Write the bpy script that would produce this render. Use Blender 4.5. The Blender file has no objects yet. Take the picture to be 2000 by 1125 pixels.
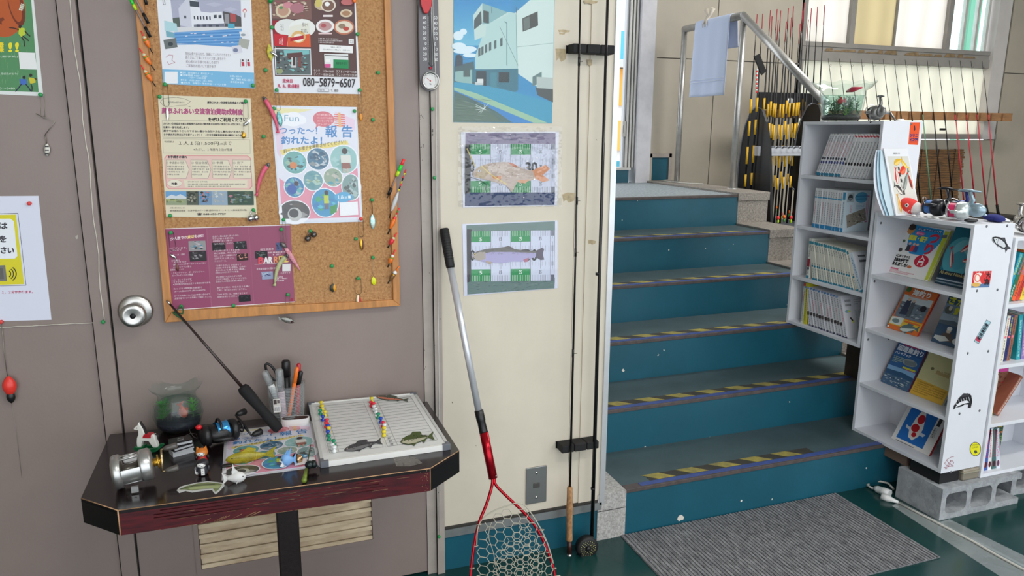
import bpy, bmesh, math, random
from mathutils import Vector, Matrix
from mathutils.geometry import tessellate_polygon
random.seed(7)
SC = bpy.context.scene
COL = SC.collection
# ------------------------------------------------------------------ camera
F, YAW, PIT, ROL = 1450.48, 0.348744, 0.210498, 0.00692352
CAM = Vector((0.0, -2.02, 1.343))
def _basis():
    cy, sy, cp, sp, cr, sr = math.cos(YAW), math.sin(YAW), math.cos(PIT), math.sin(PIT), math.cos(ROL), math.sin(ROL)
    fw = Vector((sy*cp, cy*cp, -sp)); rt = Vector((cy, -sy, 0)); up = rt.cross(fw)
    return rt*cr+up*sr, up*cr-rt*sr, fw
RT, UP, FW = _basis()
cd = bpy.data.cameras.new('camera'); co = bpy.data.objects.new('camera', cd); COL.objects.link(co)
cd.sensor_width = 36; cd.lens = F/2000*36; cd.clip_start = .05; cd.clip_end = 200
co.matrix_world = Matrix(((RT.x, UP.x, -FW.x, CAM.x), (RT.y, UP.y, -FW.y, CAM.y), (RT.z, UP.z, -FW.z, CAM.z), (0, 0, 0, 1)))
SC.camera = co
# ------------------------------------------------------------------ world, lights, exposure
w = bpy.data.worlds.new('sky'); SC.world = w; w.use_nodes = True
bg = w.node_tree.nodes['Background']
bg.inputs[0].default_value = (0.90, 0.95, 1.0, 1); bg.inputs[1].default_value = 2.5
SC.view_settings.view_transform = 'Standard'; SC.view_settings.look = 'None'
SC.view_settings.exposure = 0.0; SC.view_settings.gamma = 1.0
def area(name, loc, size, sy, energy, tgt, col=(1, 1, 1)):
    l = bpy.data.lights.new(name, 'AREA'); l.shape = 'RECTANGLE'; l.size = size; l.size_y = sy; l.energy = energy; l.color = col
    o = bpy.data.objects.new(name, l); COL.objects.link(o); o.location = loc
    d = Vector(tgt)-Vector(loc); o.rotation_euler = d.to_track_quat('-Z', 'Y').to_euler(); return o
area('ceiling_fill', (0.9, -2.3, 2.9), 1.2, .3, 30, (0.9, -2.3, 0), (1, .98, .95))  # unseen fill light added overhead near the camera
area('ceiling_fill', (3.2, -1.6, 2.9), 1.2, .3, 34, (3.2, -1.6, 0), (1, .98, .95))  # second added fill light, also out of view
area('ceiling_fill', (3.6, .7, 2.95), 1.6, .4, 48, (3.6, .9, 0), (1, .98, .95))  # added out of view to brighten the back wall
# ------------------------------------------------------------------ measuring: pixel of the photo -> point on a real plane
def ray(px, py): return FW + RT*((px-1000)/F) - UP*((py-562.5)/F)
def at(px, py, ax, v):
    d = ray(px, py); t = (v-CAM[ax])/d[ax]; return CAM+d*t
def onp(px, py, p0, n):
    d = ray(px, py); t = (Vector(p0)-CAM).dot(n)/d.dot(n); return CAM+d*t
def Wl(px, py, y=0.0): return at(px, py, 1, y)
# ------------------------------------------------------------------ materials
def lin(c):
    out = []
    for v in c[:3]:
        v = v/255.0
        out.append(v/12.92 if v <= .04045 else ((v+.055)/1.055)**2.4)
    return tuple(out)+(1.0,)
_M = {}
def mat(name, rgb=(128, 128, 128), rough=.5, metal=0, var=0, vscale=4, bump=0, bscale=60, spec=.5, coat=0, stretch=None, var2=None, sss=0):
    if name in _M: return _M[name]
    m = bpy.data.materials.new(name); m.use_nodes = True; nt = m.node_tree; b = nt.nodes['Principled BSDF']
    b.inputs['Base Color'].default_value = lin(rgb); b.inputs['Roughness'].default_value = rough
    b.inputs['Metallic'].default_value = metal; b.inputs['Specular IOR Level'].default_value = spec
    b.inputs['Coat Weight'].default_value = coat
    if coat: b.inputs['Coat Roughness'].default_value = .08
    tc = nt.nodes.new('ShaderNodeTexCoord'); src = tc.outputs['Object']
    if stretch:
        mp = nt.nodes.new('ShaderNodeMapping'); mp.inputs['Scale'].default_value = stretch
        nt.links.new(src, mp.inputs['Vector']); src = mp.outputs[0]
    if var or var2:
        n = nt.nodes.new('ShaderNodeTexNoise'); n.inputs['Scale'].default_value = vscale; n.inputs['Detail'].default_value = 6
        n.inputs['Roughness'].default_value = .62
        nt.links.new(src, n.inputs['Vector'])
        r = nt.nodes.new('ShaderNodeValToRGB'); r.color_ramp.elements[0].position = .32; r.color_ramp.elements[1].position = .68
        c2 = var2 if var2 else tuple(max(0, v*(1-var)) for v in rgb)
        r.color_ramp.elements[0].color = lin(c2); r.color_ramp.elements[1].color = lin(rgb)
        nt.links.new(n.outputs[0], r.inputs[0]); nt.links.new(r.outputs[0], b.inputs['Base Color'])
    if bump:
        n2 = nt.nodes.new('ShaderNodeTexNoise'); n2.inputs['Scale'].default_value = bscale; n2.inputs['Detail'].default_value = 4
        nt.links.new(src, n2.inputs['Vector'])
        bp = nt.nodes.new('ShaderNodeBump'); bp.inputs['Strength'].default_value = bump; bp.inputs['Distance'].default_value = .004
        nt.links.new(n2.outputs[0], bp.inputs['Height']); nt.links.new(bp.outputs[0], b.inputs['Normal'])
    _M[name] = m; return m
def add_spots(m, rgb, scale=9, thr=.12, seedw=0.0, stretch=(1, 1, 1)):
    """small chips / stains of another colour (wear with its own shape)"""
    nt = m.node_tree; b = nt.nodes['Principled BSDF']; inp = b.inputs['Base Color']
    tc = nt.nodes.new('ShaderNodeTexCoord'); mp = nt.nodes.new('ShaderNodeMapping'); mp.inputs['Scale'].default_value = stretch
    nt.links.new(tc.outputs['Object'], mp.inputs[0])
    nz = nt.nodes.new('ShaderNodeTexNoise'); nz.inputs['Scale'].default_value = scale*3; nt.links.new(mp.outputs[0], nz.inputs['Vector'])
    mx = nt.nodes.new('ShaderNodeMixRGB'); mx.inputs[0].default_value = .06; nt.links.new(mp.outputs[0], mx.inputs[1]); nt.links.new(nz.outputs['Color'], mx.inputs[2])
    v = nt.nodes.new('ShaderNodeTexVoronoi'); v.inputs['Scale'].default_value = scale; v.inputs['Randomness'].default_value = 1
    nt.links.new(mx.outputs[0], v.inputs['Vector'])
    wn = nt.nodes.new('ShaderNodeTexWhiteNoise'); nt.links.new(v.outputs['Position'], wn.inputs['Vector'])
    mul = nt.nodes.new('ShaderNodeMath'); mul.operation = 'MULTIPLY'; nt.links.new(wn.outputs['Value'], mul.inputs[0]); mul.inputs[1].default_value = thr
    lt = nt.nodes.new('ShaderNodeMath'); lt.operation = 'LESS_THAN'; nt.links.new(v.outputs['Distance'], lt.inputs[0]); nt.links.new(mul.outputs[0], lt.inputs[1])
    mix = nt.nodes.new('ShaderNodeMixRGB'); nt.links.new(lt.outputs[0], mix.inputs[0])
    if inp.is_linked: nt.links.new(inp.links[0].from_socket, mix.inputs[1])
    else: mix.inputs[1].default_value = inp.default_value
    mix.inputs[2].default_value = lin(rgb); nt.links.new(mix.outputs[0], inp)
    return m
def clear(name, tint=(255, 255, 255), refl=1.0, bump=0, bscale=30, rough=.03, haze=0.0):
    if name in _M: return _M[name]
    m = bpy.data.materials.new(name); m.use_nodes = True; nt = m.node_tree; nt.nodes.remove(nt.nodes['Principled BSDF'])
    out = nt.nodes['Material Output']; tr = nt.nodes.new('ShaderNodeBsdfTransparent'); tr.inputs[0].default_value = lin(tint)
    gl = nt.nodes.new('ShaderNodeBsdfGlossy'); gl.inputs['Roughness'].default_value = rough
    lw = nt.nodes.new('ShaderNodeLayerWeight'); lw.inputs['Blend'].default_value = .5
    pw = nt.nodes.new('ShaderNodeMath'); pw.operation = 'POWER'; pw.inputs[1].default_value = 4.0; nt.links.new(lw.outputs['Facing'], pw.inputs[0])
    mu = nt.nodes.new('ShaderNodeMath'); mu.operation = 'MULTIPLY_ADD'; mu.inputs[1].default_value = .8*refl; mu.inputs[2].default_value = .045*refl; mu.use_clamp = True
    nt.links.new(pw.outputs[0], mu.inputs[0])
    mx = nt.nodes.new('ShaderNodeMixShader'); nt.links.new(mu.outputs[0], mx.inputs[0]); nt.links.new(tr.outputs[0], mx.inputs[1]); nt.links.new(gl.outputs[0], mx.inputs[2])
    res = mx.outputs[0]
    if haze:
        df = nt.nodes.new('ShaderNodeBsdfDiffuse'); df.inputs[0].default_value = (.85, .9, .9, 1)
        m2 = nt.nodes.new('ShaderNodeMixShader'); m2.inputs[0].default_value = haze
        nt.links.new(res, m2.inputs[1]); nt.links.new(df.outputs[0], m2.inputs[2]); res = m2.outputs[0]
    nt.links.new(res, out.inputs['Surface'])
    if bump:
        tc = nt.nodes.new('ShaderNodeTexCoord'); n2 = nt.nodes.new('ShaderNodeTexNoise'); n2.inputs['Scale'].default_value = bscale
        nt.links.new(tc.outputs['Object'], n2.inputs['Vector'])
        bp = nt.nodes.new('ShaderNodeBump'); bp.inputs['Strength'].default_value = bump; bp.inputs['Distance'].default_value = .01
        nt.links.new(n2.outputs[0], bp.inputs['Height']); nt.links.new(bp.outputs[0], gl.inputs['Normal']); nt.links.new(bp.outputs[0], lw.inputs['Normal'])
    _M[name] = m; return m
def frosted(name, rgb, rib=True):
    m = bpy.data.materials.new(name); m.use_nodes = True; nt = m.node_tree; nt.nodes.remove(nt.nodes['Principled BSDF'])
    out = nt.nodes['Material Output']; t = nt.nodes.new('ShaderNodeBsdfTranslucent')
    tc = nt.nodes.new('ShaderNodeTexCoord'); wv = nt.nodes.new('ShaderNodeTexWave'); wv.inputs['Scale'].default_value = 1.6; wv.inputs['Distortion'].default_value = 2.5
    nt.links.new(tc.outputs['Object'], wv.inputs['Vector'])
    r = nt.nodes.new('ShaderNodeValToRGB'); r.color_ramp.elements[0].color = lin(tuple(v*.965 for v in rgb)); r.color_ramp.elements[1].color = lin(rgb)
    nt.links.new(wv.outputs[0], r.inputs[0]); nt.links.new(r.outputs[0], t.inputs[0])
    g = nt.nodes.new('ShaderNodeBsdfGlossy'); g.inputs['Roughness'].default_value = .3
    mx = nt.nodes.new('ShaderNodeMixShader'); mx.inputs[0].default_value = .04
    nt.links.new(t.outputs[0], mx.inputs[1]); nt.links.new(g.outputs[0], mx.inputs[2]); nt.links.new(mx.outputs[0], out.inputs['Surface'])
    return m
# ------------------------------------------------------------------ mesh builder
class MB:
    def __init__(s): s.v = []; s.f = []; s.m = []; s.sm = []
    def add(s, vs, fs, mi=0, smooth=False, M=None):
        o = len(s.v)
        s.v += [tuple(M @ Vector(v)) for v in vs] if M else [tuple(v) for v in vs]
        for f in fs: s.f.append([i+o for i in f]); s.m.append(mi); s.sm.append(smooth)
        return s
    def box(s, x0, x1, y0, y1, z0, z1, mi=0, M=None):
        vs = [(x0,y0,z0),(x1,y0,z0),(x1,y1,z0),(x0,y1,z0),(x0,y0,z1),(x1,y0,z1),(x1,y1,z1),(x0,y1,z1)]
        return s.add(vs, [(0,3,2,1),(4,5,6,7),(0,1,5,4),(1,2,6,5),(2,3,7,6),(3,0,4,7)], mi, False, M)
    def bbox(s, x0, x1, y0, y1, z0, z1, b=.002, mi=0, M=None):
        """box with chamfered edges"""
        bm = bmesh.new(); bmesh.ops.create_cube(bm, size=1)
        for v in bm.verts: v.co = Vector(((x0+x1)/2+v.co.x*(x1-x0), (y0+y1)/2+v.co.y*(y1-y0), (z0+z1)/2+v.co.z*(z1-z0)))
        bmesh.ops.bevel(bm, geom=bm.edges[:], offset=b, segments=2, affect='EDGES', profile=.5)
        bm.verts.index_update(); vs = [tuple(v.co) for v in bm.verts]; fs = [[v.index for v in f.verts] for f in bm.faces]; bm.free()
        return s.add(vs, fs, mi, False, M)
    def prism(s, poly, d, mi=0, M=None):
        """poly: list of 3D points (planar), extruded by vector d"""
        n = len(poly); d = Vector(d); vs = [Vector(p) for p in poly]+[Vector(p)+d for p in poly]
        fs = [list(range(n))[::-1], [n+i for i in range(n)]]+[(i, (i+1) % n, n+(i+1) % n, n+i) for i in range(n)]
        return s.add(vs, fs, mi, False, M)
    def tube(s, pts, r, n=8, mi=0, smooth=True, cap=True, M=None, closed=False):
        pts = [Vector(p) for p in pts]; k = len(pts)
        if not hasattr(r, '__len__'): r = [r]*k
        vs = []; fs = []; prev = None
        for i, p in enumerate(pts):
            if closed: t = pts[(i+1) % k]-pts[i-1]
            else: t = pts[min(i+1, k-1)]-pts[max(i-1, 0)]
            if t.length < 1e-9: t = Vector((0, 0, 1))
            t.normalize()
            if prev is None:
                a = Vector((0, 0, 1)) if abs(t.z) < .9 else Vector((1, 0, 0)); u = t.cross(a).normalized()
            else: u = (prev - t*prev.dot(t)); u = u.normalized() if u.length > 1e-6 else t.orthogonal().normalized()
            prev = u; v = t.cross(u)
            for j in range(n):
                a = 2*math.pi*j/n; vs.append(p+(u*math.cos(a)+v*math.sin(a))*r[i])
        rng = k if closed else k-1
        for i in range(rng):
            i2 = (i+1) % k
            for j in range(n): fs.append((i*n+j, i*n+(j+1) % n, i2*n+(j+1) % n, i2*n+j))
        s.add(vs, fs, mi, smooth, M)
        if cap and not closed:
            o = len(s.v)-len(vs)
            s.f.append([o+j for j in range(n)][::-1]); s.m.append(mi); s.sm.append(False)
            s.f.append([o+(k-1)*n+j for j in range(n)]); s.m.append(mi); s.sm.append(False)
        return s
    def cyl(s, p0, p1, r0, r1=None, n=16, mi=0, M=None): return s.tube([p0, p1], [r0, r0 if r1 is None else r1], n, mi, True, True, M)
    def lathe(s, prof, c=(0, 0, 0), ax=(0, 0, 1), n=24, mi=0, smooth=True, M=None, ang=None):
        """prof: list of (r, h) along axis ax from point c"""
        ax = Vector(ax).normalized(); u = ax.orthogonal().normalized(); v = ax.cross(u); c = Vector(c); vs = []; fs = []
        for r, h in prof:
            for j in range(n):
                a = 2*math.pi*j/n; rr = r(a) if callable(r) else r; hh = h(a) if callable(h) else h
                vs.append(c+ax*hh+(u*math.cos(a)+v*math.sin(a))*rr)
        for i in range(len(prof)-1):
            for j in range(n): fs.append((i*n+j, i*n+(j+1) % n, (i+1)*n+(j+1) % n, (i+1)*n+j))
        return s.add(vs, fs, mi, smooth, M)
    def ell(s, c, r, n=16, mi=0, M=None, R=None):
        c = Vector(c); r = r if hasattr(r, '__len__') else (r, r, r); vs = []; fs = []; k = max(6, n//2)
        for i in range(k+1):
            th = math.pi*i/k
            for j in range(n):
                a = 2*math.pi*j/n; q = Vector((r[0]*math.sin(th)*math.cos(a), r[1]*math.sin(th)*math.sin(a), r[2]*math.cos(th)))
                if R: q = R @ q
                vs.append(c+q)
        for i in range(k):
            for j in range(n): fs.append((i*n+j, (i+1)*n+j, (i+1)*n+(j+1) % n, i*n+(j+1) % n))
        return s.add(vs, fs, mi, True, M)
    def tor(s, c, ax, R, r, n=20, k=6, mi=0, M=None, a0=0, a1=2*math.pi):
        ax = Vector(ax).normalized(); u = ax.orthogonal().normalized(); v = ax.cross(u); c = Vector(c)
        full = abs(a1-a0-2*math.pi) < 1e-6; cnt = n if full else n+1
        pts = [c+(u*math.cos(a0+(a1-a0)*i/n)+v*math.sin(a0+(a1-a0)*i/n))*R for i in range(cnt)]
        return s.tube(pts, r, k, mi, True, True, M, closed=full)
    def build(s, name, mats, parent=None, bevel=0):
        me = bpy.data.meshes.new(name); me.from_pydata([tuple(v) for v in s.v], [], s.f); me.update()
        if not isinstance(mats, (list, tuple)): mats = [mats]
        for m in mats: me.materials.append(m)
        me.polygons.foreach_set('material_index', s.m); me.polygons.foreach_set('use_smooth', s.sm)
        me.update(); o = bpy.data.objects.new(name, me); COL.objects.link(o)
        if parent is not None:
            o.parent = parent; q = parent; off = Vector((0, 0, 0))
            while q is not None: off = off+q.location; q = q.parent
            o.location = -off
        if bevel:
            b = o.modifiers.new('bevel', 'BEVEL'); b.width = bevel; b.segments = 2; b.limit_method = 'ANGLE'; b.angle_limit = .7
        return o
def tag(o, label=None, cat=None, group=None, kind=None):
    if label: o['label'] = label
    if cat: o['category'] = cat
    if group: o['group'] = group
    if kind: o['kind'] = kind
    return o
def thing(name, label, cat, loc=(0, 0, 0), group=None):
    o = bpy.data.objects.new(name, None); COL.objects.link(o); o.location = loc; o.empty_display_size = .05
    return tag(o, label, cat, group)
def settle(root): pass
def struct(o): return tag(o, kind='structure')
def kids(o): return [c for c in bpy.data.objects if c.parent == o]
def copy_tree(o, parent=None):
    c = o.copy(); COL.objects.link(c)
    if parent is not None: c.parent = parent
    for ch in list(o.children): copy_tree(ch, c)
    return c
# ------------------------------------------------------------------ flat print (ink on paper) as coloured faces on a real plane
def print_mat():
    m = bpy.data.materials.new('printed_ink'); m.use_nodes = True; nt = m.node_tree; b = nt.nodes['Principled BSDF']
    a = nt.nodes.new('ShaderNodeAttribute'); a.attribute_name = 'ink'; nt.links.new(a.outputs['Color'], b.inputs['Base Color'])
    b.inputs['Roughness'].default_value = .55; b.inputs['Specular IOR Level'].default_value = .3
    return m
INK = print_mat()
_TX = {}
def text_mesh(s):
    if s in _TX: return _TX[s]
    cu = bpy.data.curves.new('t', 'FONT'); cu.body = s; cu.size = 1; cu.resolution_u = 2
    o = bpy.data.objects.new('t', cu); me = bpy.data.meshes.new_from_object(o)
    vs = [(v.co.x, v.co.y) for v in me.vertices]; fs = [list(p.vertices) for p in me.polygons]
    bpy.data.objects.remove(o); bpy.data.curves.remove(cu); bpy.data.meshes.remove(me)
    if not vs: vs = [(0, 0), (1, 0), (1, 1)]; fs = []
    x0 = min(v[0] for v in vs); x1 = max(v[0] for v in vs); y0 = min(v[1] for v in vs); y1 = max(v[1] for v in vs)
    _TX[s] = (vs, fs, x0, x1, y0, y1); return _TX[s]
class Print:
    """draws in a 2D frame (default: measured photo pixels); P maps (x, y, lift) to a point on the sheet"""
    def __init__(s, P, step=8e-6): s.P = P; s.v = []; s.f = []; s.c = []; s.k = 1; s.step = step; s.clip = None
    def _add(s, pts, faces, col):
        o = len(s.v); s.v += [tuple(s.P(x, y, s.k*s.step)) for x, y in pts]
        for f in faces: s.f.append([i+o for i in f]); s.c.append(lin(col))
        return s
    def up(s): s.k += 1; return s
    def poly(s, pts, col):
        s.up(); tr = tessellate_polygon([[Vector((x, y, 0)) for x, y in pts]]); return s._add(pts, tr, col)
    def rect(s, x0, y0, x1, y1, col, ang=0):
        pts = [(x0, y0), (x1, y0), (x1, y1), (x0, y1)]
        if ang:
            a = math.tan(ang); pts = [(x, y+(x-x0)*a) for x, y in pts]
        return s.poly(pts, col)
    def ell(s, cx, cy, rx, ry, col, n=20, rot=0, half=None):
        pts = []
        for i in range(n):
            a = 2*math.pi*i/n; x = rx*math.cos(a); y = ry*math.sin(a)
            pts.append((cx+x*math.cos(rot)-y*math.sin(rot), cy+x*math.sin(rot)+y*math.cos(rot)))
        return s.poly(pts, col)
    def line(s, pts, w, col):
        s.up()
        for (xa, ya), (xb, yb) in zip(pts, pts[1:]):
            d = math.hypot(xb-xa, yb-ya) or 1; nx, ny = -(yb-ya)/d*w/2, (xb-xa)/d*w/2
            s._add([(xa+nx, ya+ny), (xb+nx, yb+ny), (xb-nx, yb-ny), (xa-nx, ya-ny)], [(0, 1, 2, 3)], col)
        return s
    def text(s, t, x, y, w, h, col, ang=0, bold=0, rot=None):
        """text filling a box: left-bottom (x, y), width w, height h, baseline slope ang (dy/dx); rot rotates the whole box"""
        s.up(); vs, fs, x0, x1, y0, y1 = text_mesh(t); sx = w/max(1e-6, x1-x0); sy = h/max(1e-6, y1-y0)
        offs = [(0, 0)] if not bold else [(0, 0), (bold, 0), (bold, -bold), (0, -bold), (-bold, 0), (0, bold)]
        for ox, oy in offs:
            pts = []
            for a, b in vs:
                X = (a-x0)*sx; Y = -(b-y0)*sy
                if rot is not None: X, Y = X*math.cos(rot)-Y*math.sin(rot), X*math.sin(rot)+Y*math.cos(rot)
                pts.append((x+X+ox, y+Y+X*ang*(rot is None)+oy))
            s._add(pts, fs, col); s.k += .5
        return s
    def lines(s, x, y, w, n, gap, h, col, ang=0, seed=0, fill=.75, drift=0):
        """small illegible text: rows of tiny strokes"""
        s.up(); R = random.Random(seed+int(x*7+y*13))
        for i in range(n):
            X = x+drift*i; end = x+drift*i+w*(1 if i < n-1 else R.uniform(.5, .95))
            while X < end:
                cw = h*R.uniform(.7, 1.05); yy = y+i*gap+(X-x)*ang
                if R.random() < fill+.2:
                    k = R.randint(0, 3)
                    for q in range(2): 
                        ty = yy+h*(.1+.55*q+.2*R.random()); s._add([(X, ty), (X+cw*.8, ty), (X+cw*.8, ty+h*.2), (X, ty+h*.2)], [(0, 1, 2, 3)], col)
                    tx = X+cw*.8*R.random()*.8; s.k += .4; s._add([(tx, yy), (tx+h*.2, yy), (tx+h*.2, yy+h), (tx, yy+h)], [(0, 1, 2, 3)], col); s.k -= .4
                X += cw*1.12; s.k += .01
        return s
    def build(s, name, parent=None, m=None):
        me = bpy.data.meshes.new(name); me.from_pydata(s.v, [], s.f); me.update(); me.materials.append(m or INK)
        at_ = me.color_attributes.new('ink', 'FLOAT_COLOR', 'CORNER'); buf = []
        for p, c in zip(me.polygons, s.c): buf += list(c)*p.loop_total
        at_.data.foreach_set('color', buf)
        o = bpy.data.objects.new(name, me); COL.objects.link(o)
        if parent is not None:
            o.parent = parent; q = parent; off = Vector((0, 0, 0))
            while q is not None: off = off+q.location; q = q.parent
            o.location = -off
        return o
def PW(y): return lambda a, b, l: Wl(a, b, y-l)            # on a wall plane facing the room
def sheet(name, label, cat, corners, y, paper=(232, 234, 236), th=.0006, group=None, m=None):
    """paper sheet on a wall plane; corners in measured pixels (TL, TR, BR, BL); returns root, Print"""
    c = sum((Wl(px, py, y) for px, py in corners), Vector())/4
    root = thing(name, label, cat, c, group)
    pr = MB().prism([Wl(px, py, y) for px, py in corners], (0, th, 0)); pr.build('sheet', m or mat('paper_%d_%d_%d' % tuple(paper), paper, .5), root)
    return root, Print(PW(y-.0001))
# ================================================================== THE SETTING
BROWN = mat('brown_paint', (144, 129, 123), .42, var=.06, vscale=2.5, bump=.05, bscale=180)
add_spots(BROWN, (178, 168, 160), 9, .05)
CREAM = mat('cream_panel_paint', (218, 209, 191), .5, var=.035, vscale=5, bump=.04, bscale=90); add_spots(CREAM, (96, 88, 78), 14, .045)
FRAME = mat('greige_frame_paint', (176, 166, 157), .45, var=.1, vscale=9)
add_spots(FRAME, (70, 62, 56), 30, .12)
ALU = mat('aluminium', (176, 178, 178), .38, .75, var=.12, vscale=20)
ALU2 = mat('aluminium_bright', (214, 216, 218), .32, .55, var=.05, vscale=12)
TEAL = mat('teal_paint', (18, 88, 107), .42, var=.12, vscale=3, bump=.05, bscale=120); add_spots(TEAL, (190, 190, 180), 9, .055)
FLOORM = mat('dark_green_floor_vinyl', (22, 66, 64), .2, var=.16, vscale=2.2, bump=.03, bscale=30); add_spots(FLOORM, (110, 130, 125), 7, .03)
TREAD = mat('grey_green_tread_vinyl', (72, 92, 96), .55, var=.14, vscale=9, bump=.25, bscale=420)
NOSE = mat('dark_nosing_strip', (88, 78, 76), .6, var=.25, vscale=30)
GRAN = mat('granite', (196, 194, 190), .5, var2=(138, 134, 130), vscale=160, bump=.1, bscale=200)
GRAN2 = mat('granite_brown', (170, 162, 152), .55, var2=(112, 106, 100), vscale=140, bump=.1, bscale=200)
BLACKGAP = mat('dark_gap', (22, 20, 20), .8)
def boxo(name, m, x0, x1, y0, y1, z0, z1, parent=None, bevel=0):
    return MB().box(x0, x1, y0, y1, z0, z1).build(name, m, parent, bevel)
# floor, ceiling
struct(boxo('floor', FLOORM, -2.6, 7.0, -4.6, 3.0, -.1, 0))
struct(boxo('ceiling', mat('ceiling_board', (222, 220, 214), .8), -2.6, 7.0, -4.6, 2.5, 3.05, 3.15))
# partition wall W (plane y = 0)
xg0, xg1 = Wl(818, 300).x, Wl(828, 300).x
XC0 = Wl(862, 640).x; XCE = 1.045
struct(boxo('wall_left', BROWN, -2.6, Wl(150.7, 300).x-.035, .004, .09, 0, 3.05))
# mullion strip of the brown partition
mx0, mx1 = Wl(146, 300).x, Wl(181, 300).x
m_ = MB().box(-2.6, mx0-.004, -.001, .004, 0, 3.05)
m_.box(mx0, mx1, -.012, .05, 0, 3.05); m_.box(mx0-.004, mx0, .003, .03, 0, 3.05, 1)
m_.box(mx1, mx1+.004, .003, .03, 0, 3.05, 1)
struct(m_.build('trim_1', [BROWN, BLACKGAP]))
# door leaf with louver
DX0, DX1 = mx1+.004, xg1-.004
LV = [Wl(388, 1030, 0), Wl(727, 982, 0), Wl(727, 1052, 0), Wl(392, 1112, 0)]
lx0, lx1 = (LV[0].x+LV[3].x)/2, (LV[1].x+LV[2].x)/2; lz1, lz0 = (LV[0].z+LV[1].z)/2, (LV[2].z+LV[3].z)/2
lz1 += .06
door = struct(thing('door_1', None, None, ((DX0+DX1)/2, 0, 0)))
d = MB(); d.box(DX0, lx0, 0, .04, 0.01, 2.1); d.box(lx1, DX1, 0, .04, .01, 2.1); d.box(lx0, lx1, 0, .04, lz1, 2.1); d.box(lx0, lx1, 0, .04, .01, lz0)
d.build('door_leaf', BROWN, door)
boxo('door_backing', BLACKGAP, DX0-.004, XC0, .042, .06, 0, 2.1, door)
fr = MB(); e = .012
fr.box(lx0-e, lx1+e, -.004, 0, lz1, lz1+e); fr.box(lx0-e, lx1+e, -.004, 0, lz0-e, lz0); fr.box(lx0-e, lx0, -.004, 0, lz0, lz1); fr.box(lx1, lx1+e, -.004, 0, lz0, lz1)
fr.build('louver_frame', BROWN, door)
SL = mat('cream_louver', (226, 208, 176), .5, var2=(176, 152, 122), vscale=9, stretch=(1, 1, 3))
ns = round((lz1-lz0)/.0285); hs = (lz1-lz0)/ns
for i in range(ns):
    z = lz0+i*hs
    MB().prism([(lx0+.001, .001, z+.002), (lx0+.001, .004, z+.0), (lx0+.001, .028, z+hs*1.05), (lx0+.001, .024, z+hs*1.15)], (lx1-lx0-.002, 0, 0)).prism(
        [(lx0+.001, -.001, z), (lx0+.001, .004, z), (lx0+.001, .004, z+.012), (lx0+.001, -.001, z+.012)], (lx1-lx0-.002, 0, 0)).build('slat', SL, door)
# knob
kc = Wl(265, 607, 0); kb = MB()
STEEL = mat('brushed_steel', (190, 188, 184), .28, .95, bump=.05, bscale=200)
kb.lathe([(.0, -.0), (.041, 0), (.0405, .003), (.036, .007), (.02, .009), (0, .009)], kc, (0, -1, 0), 32)
knob = kb.build('door_knob', STEEL, door)
kb = MB(); kb.lathe([(.012, .008), (.012, .024), (.022, .034), (.0295, .046), (.030, .052), (.027, .060), (.018, .0605), (.010, .058), (0, .0575)], kc, (0, -1, 0), 32)
kb.build('handle', STEEL, knob)
kb = MB(); kb.lathe([(0, .0605), (.0065, .0605), (.0065, .058)], kc, (0, -1, 0), 16); kb.box(kc.x-.001, kc.x+.001, -.0612, -.06, kc.z-.003, kc.z+.003)
kb.build('keyhole', mat('dark_metal', (40, 40, 42), .4, .6), knob)
# over the door
struct(boxo('trim_2', BROWN, DX0-.004, XC0+.03, 0, .09, 2.104, 3.05))
# dark gap + hinge side, greige frame strips
xa, xb, xc = Wl(826, 640).x, Wl(846, 640).x, Wl(861, 640).x
t = MB(); t.box(xa+.001, xb, -.004, .09, 0, 2.1); t.box(xb, xc, -.014, .09, 0, 2.1); 
t.box(xa-.0, xa+.001, -.002, .02, 0, 2.1, 1); t.box(xb-.0012, xb, -.0145, 0, 0, 2.1, 1)
struct(t.build('door_frame', [FRAME, BLACKGAP]))
# cream wall: panels with joints
j1, j2 = Wl(1117, 600).x, Wl(1140, 600).x
ZS = (Wl(861, 1031).z+Wl(1176, 981).z)/2          # top of the aluminium strip
wr = MB(); wr.box(xc, j1, .0, .1, ZS, 3.05); wr.box(j1+.004, j2, .0045, .1, ZS, 3.05, 0); wr.box(j1, j1+.004, .009, .1, ZS, 3.05, 0); wr.box(j2, XCE, .0, .1, ZS, 3.05)
wr.box(xc, XCE, .0, .1, 0, ZS-.03, 1)
struct(wr.build('wall_right', [CREAM, TEAL]))
s_ = MB(); s_.box(xc, XCE+.008, -.006, .01, ZS-.028, ZS-.002); s_.box(xc, XCE+.002, -.0025, .004, ZS, ZS+.007, 1)
struct(s_.build('baseboard_front', [ALU, mat('dark_strip', (60, 56, 50), .8)]))  # thin dark strip along the top of the aluminium one
s_ = MB().box(XCE, XCE+.018, -.006, .12, ZS-.01, 3.05).box(XCE+.018, XCE+.026, .01, .12, 0.2, 3.05)
struct(s_.build('trim_3', ALU2))
# left granite curb
s_ = MB(); s_.box(XCE-.005, 1.145, -.004, .278, 0, .166, 0); 
for i in range(1, 7): s_.box(XCE-.005, 1.145, .28*i-.002, .28*(i+1)-.002, 0, .1667*(i+1), 0)
s_.box(XCE-.006, 1.1455, -.0052, -.004, .105, .1065, 1)
struct(s_.build('granite_curb_left', [GRAN, BLACKGAP]))
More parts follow.
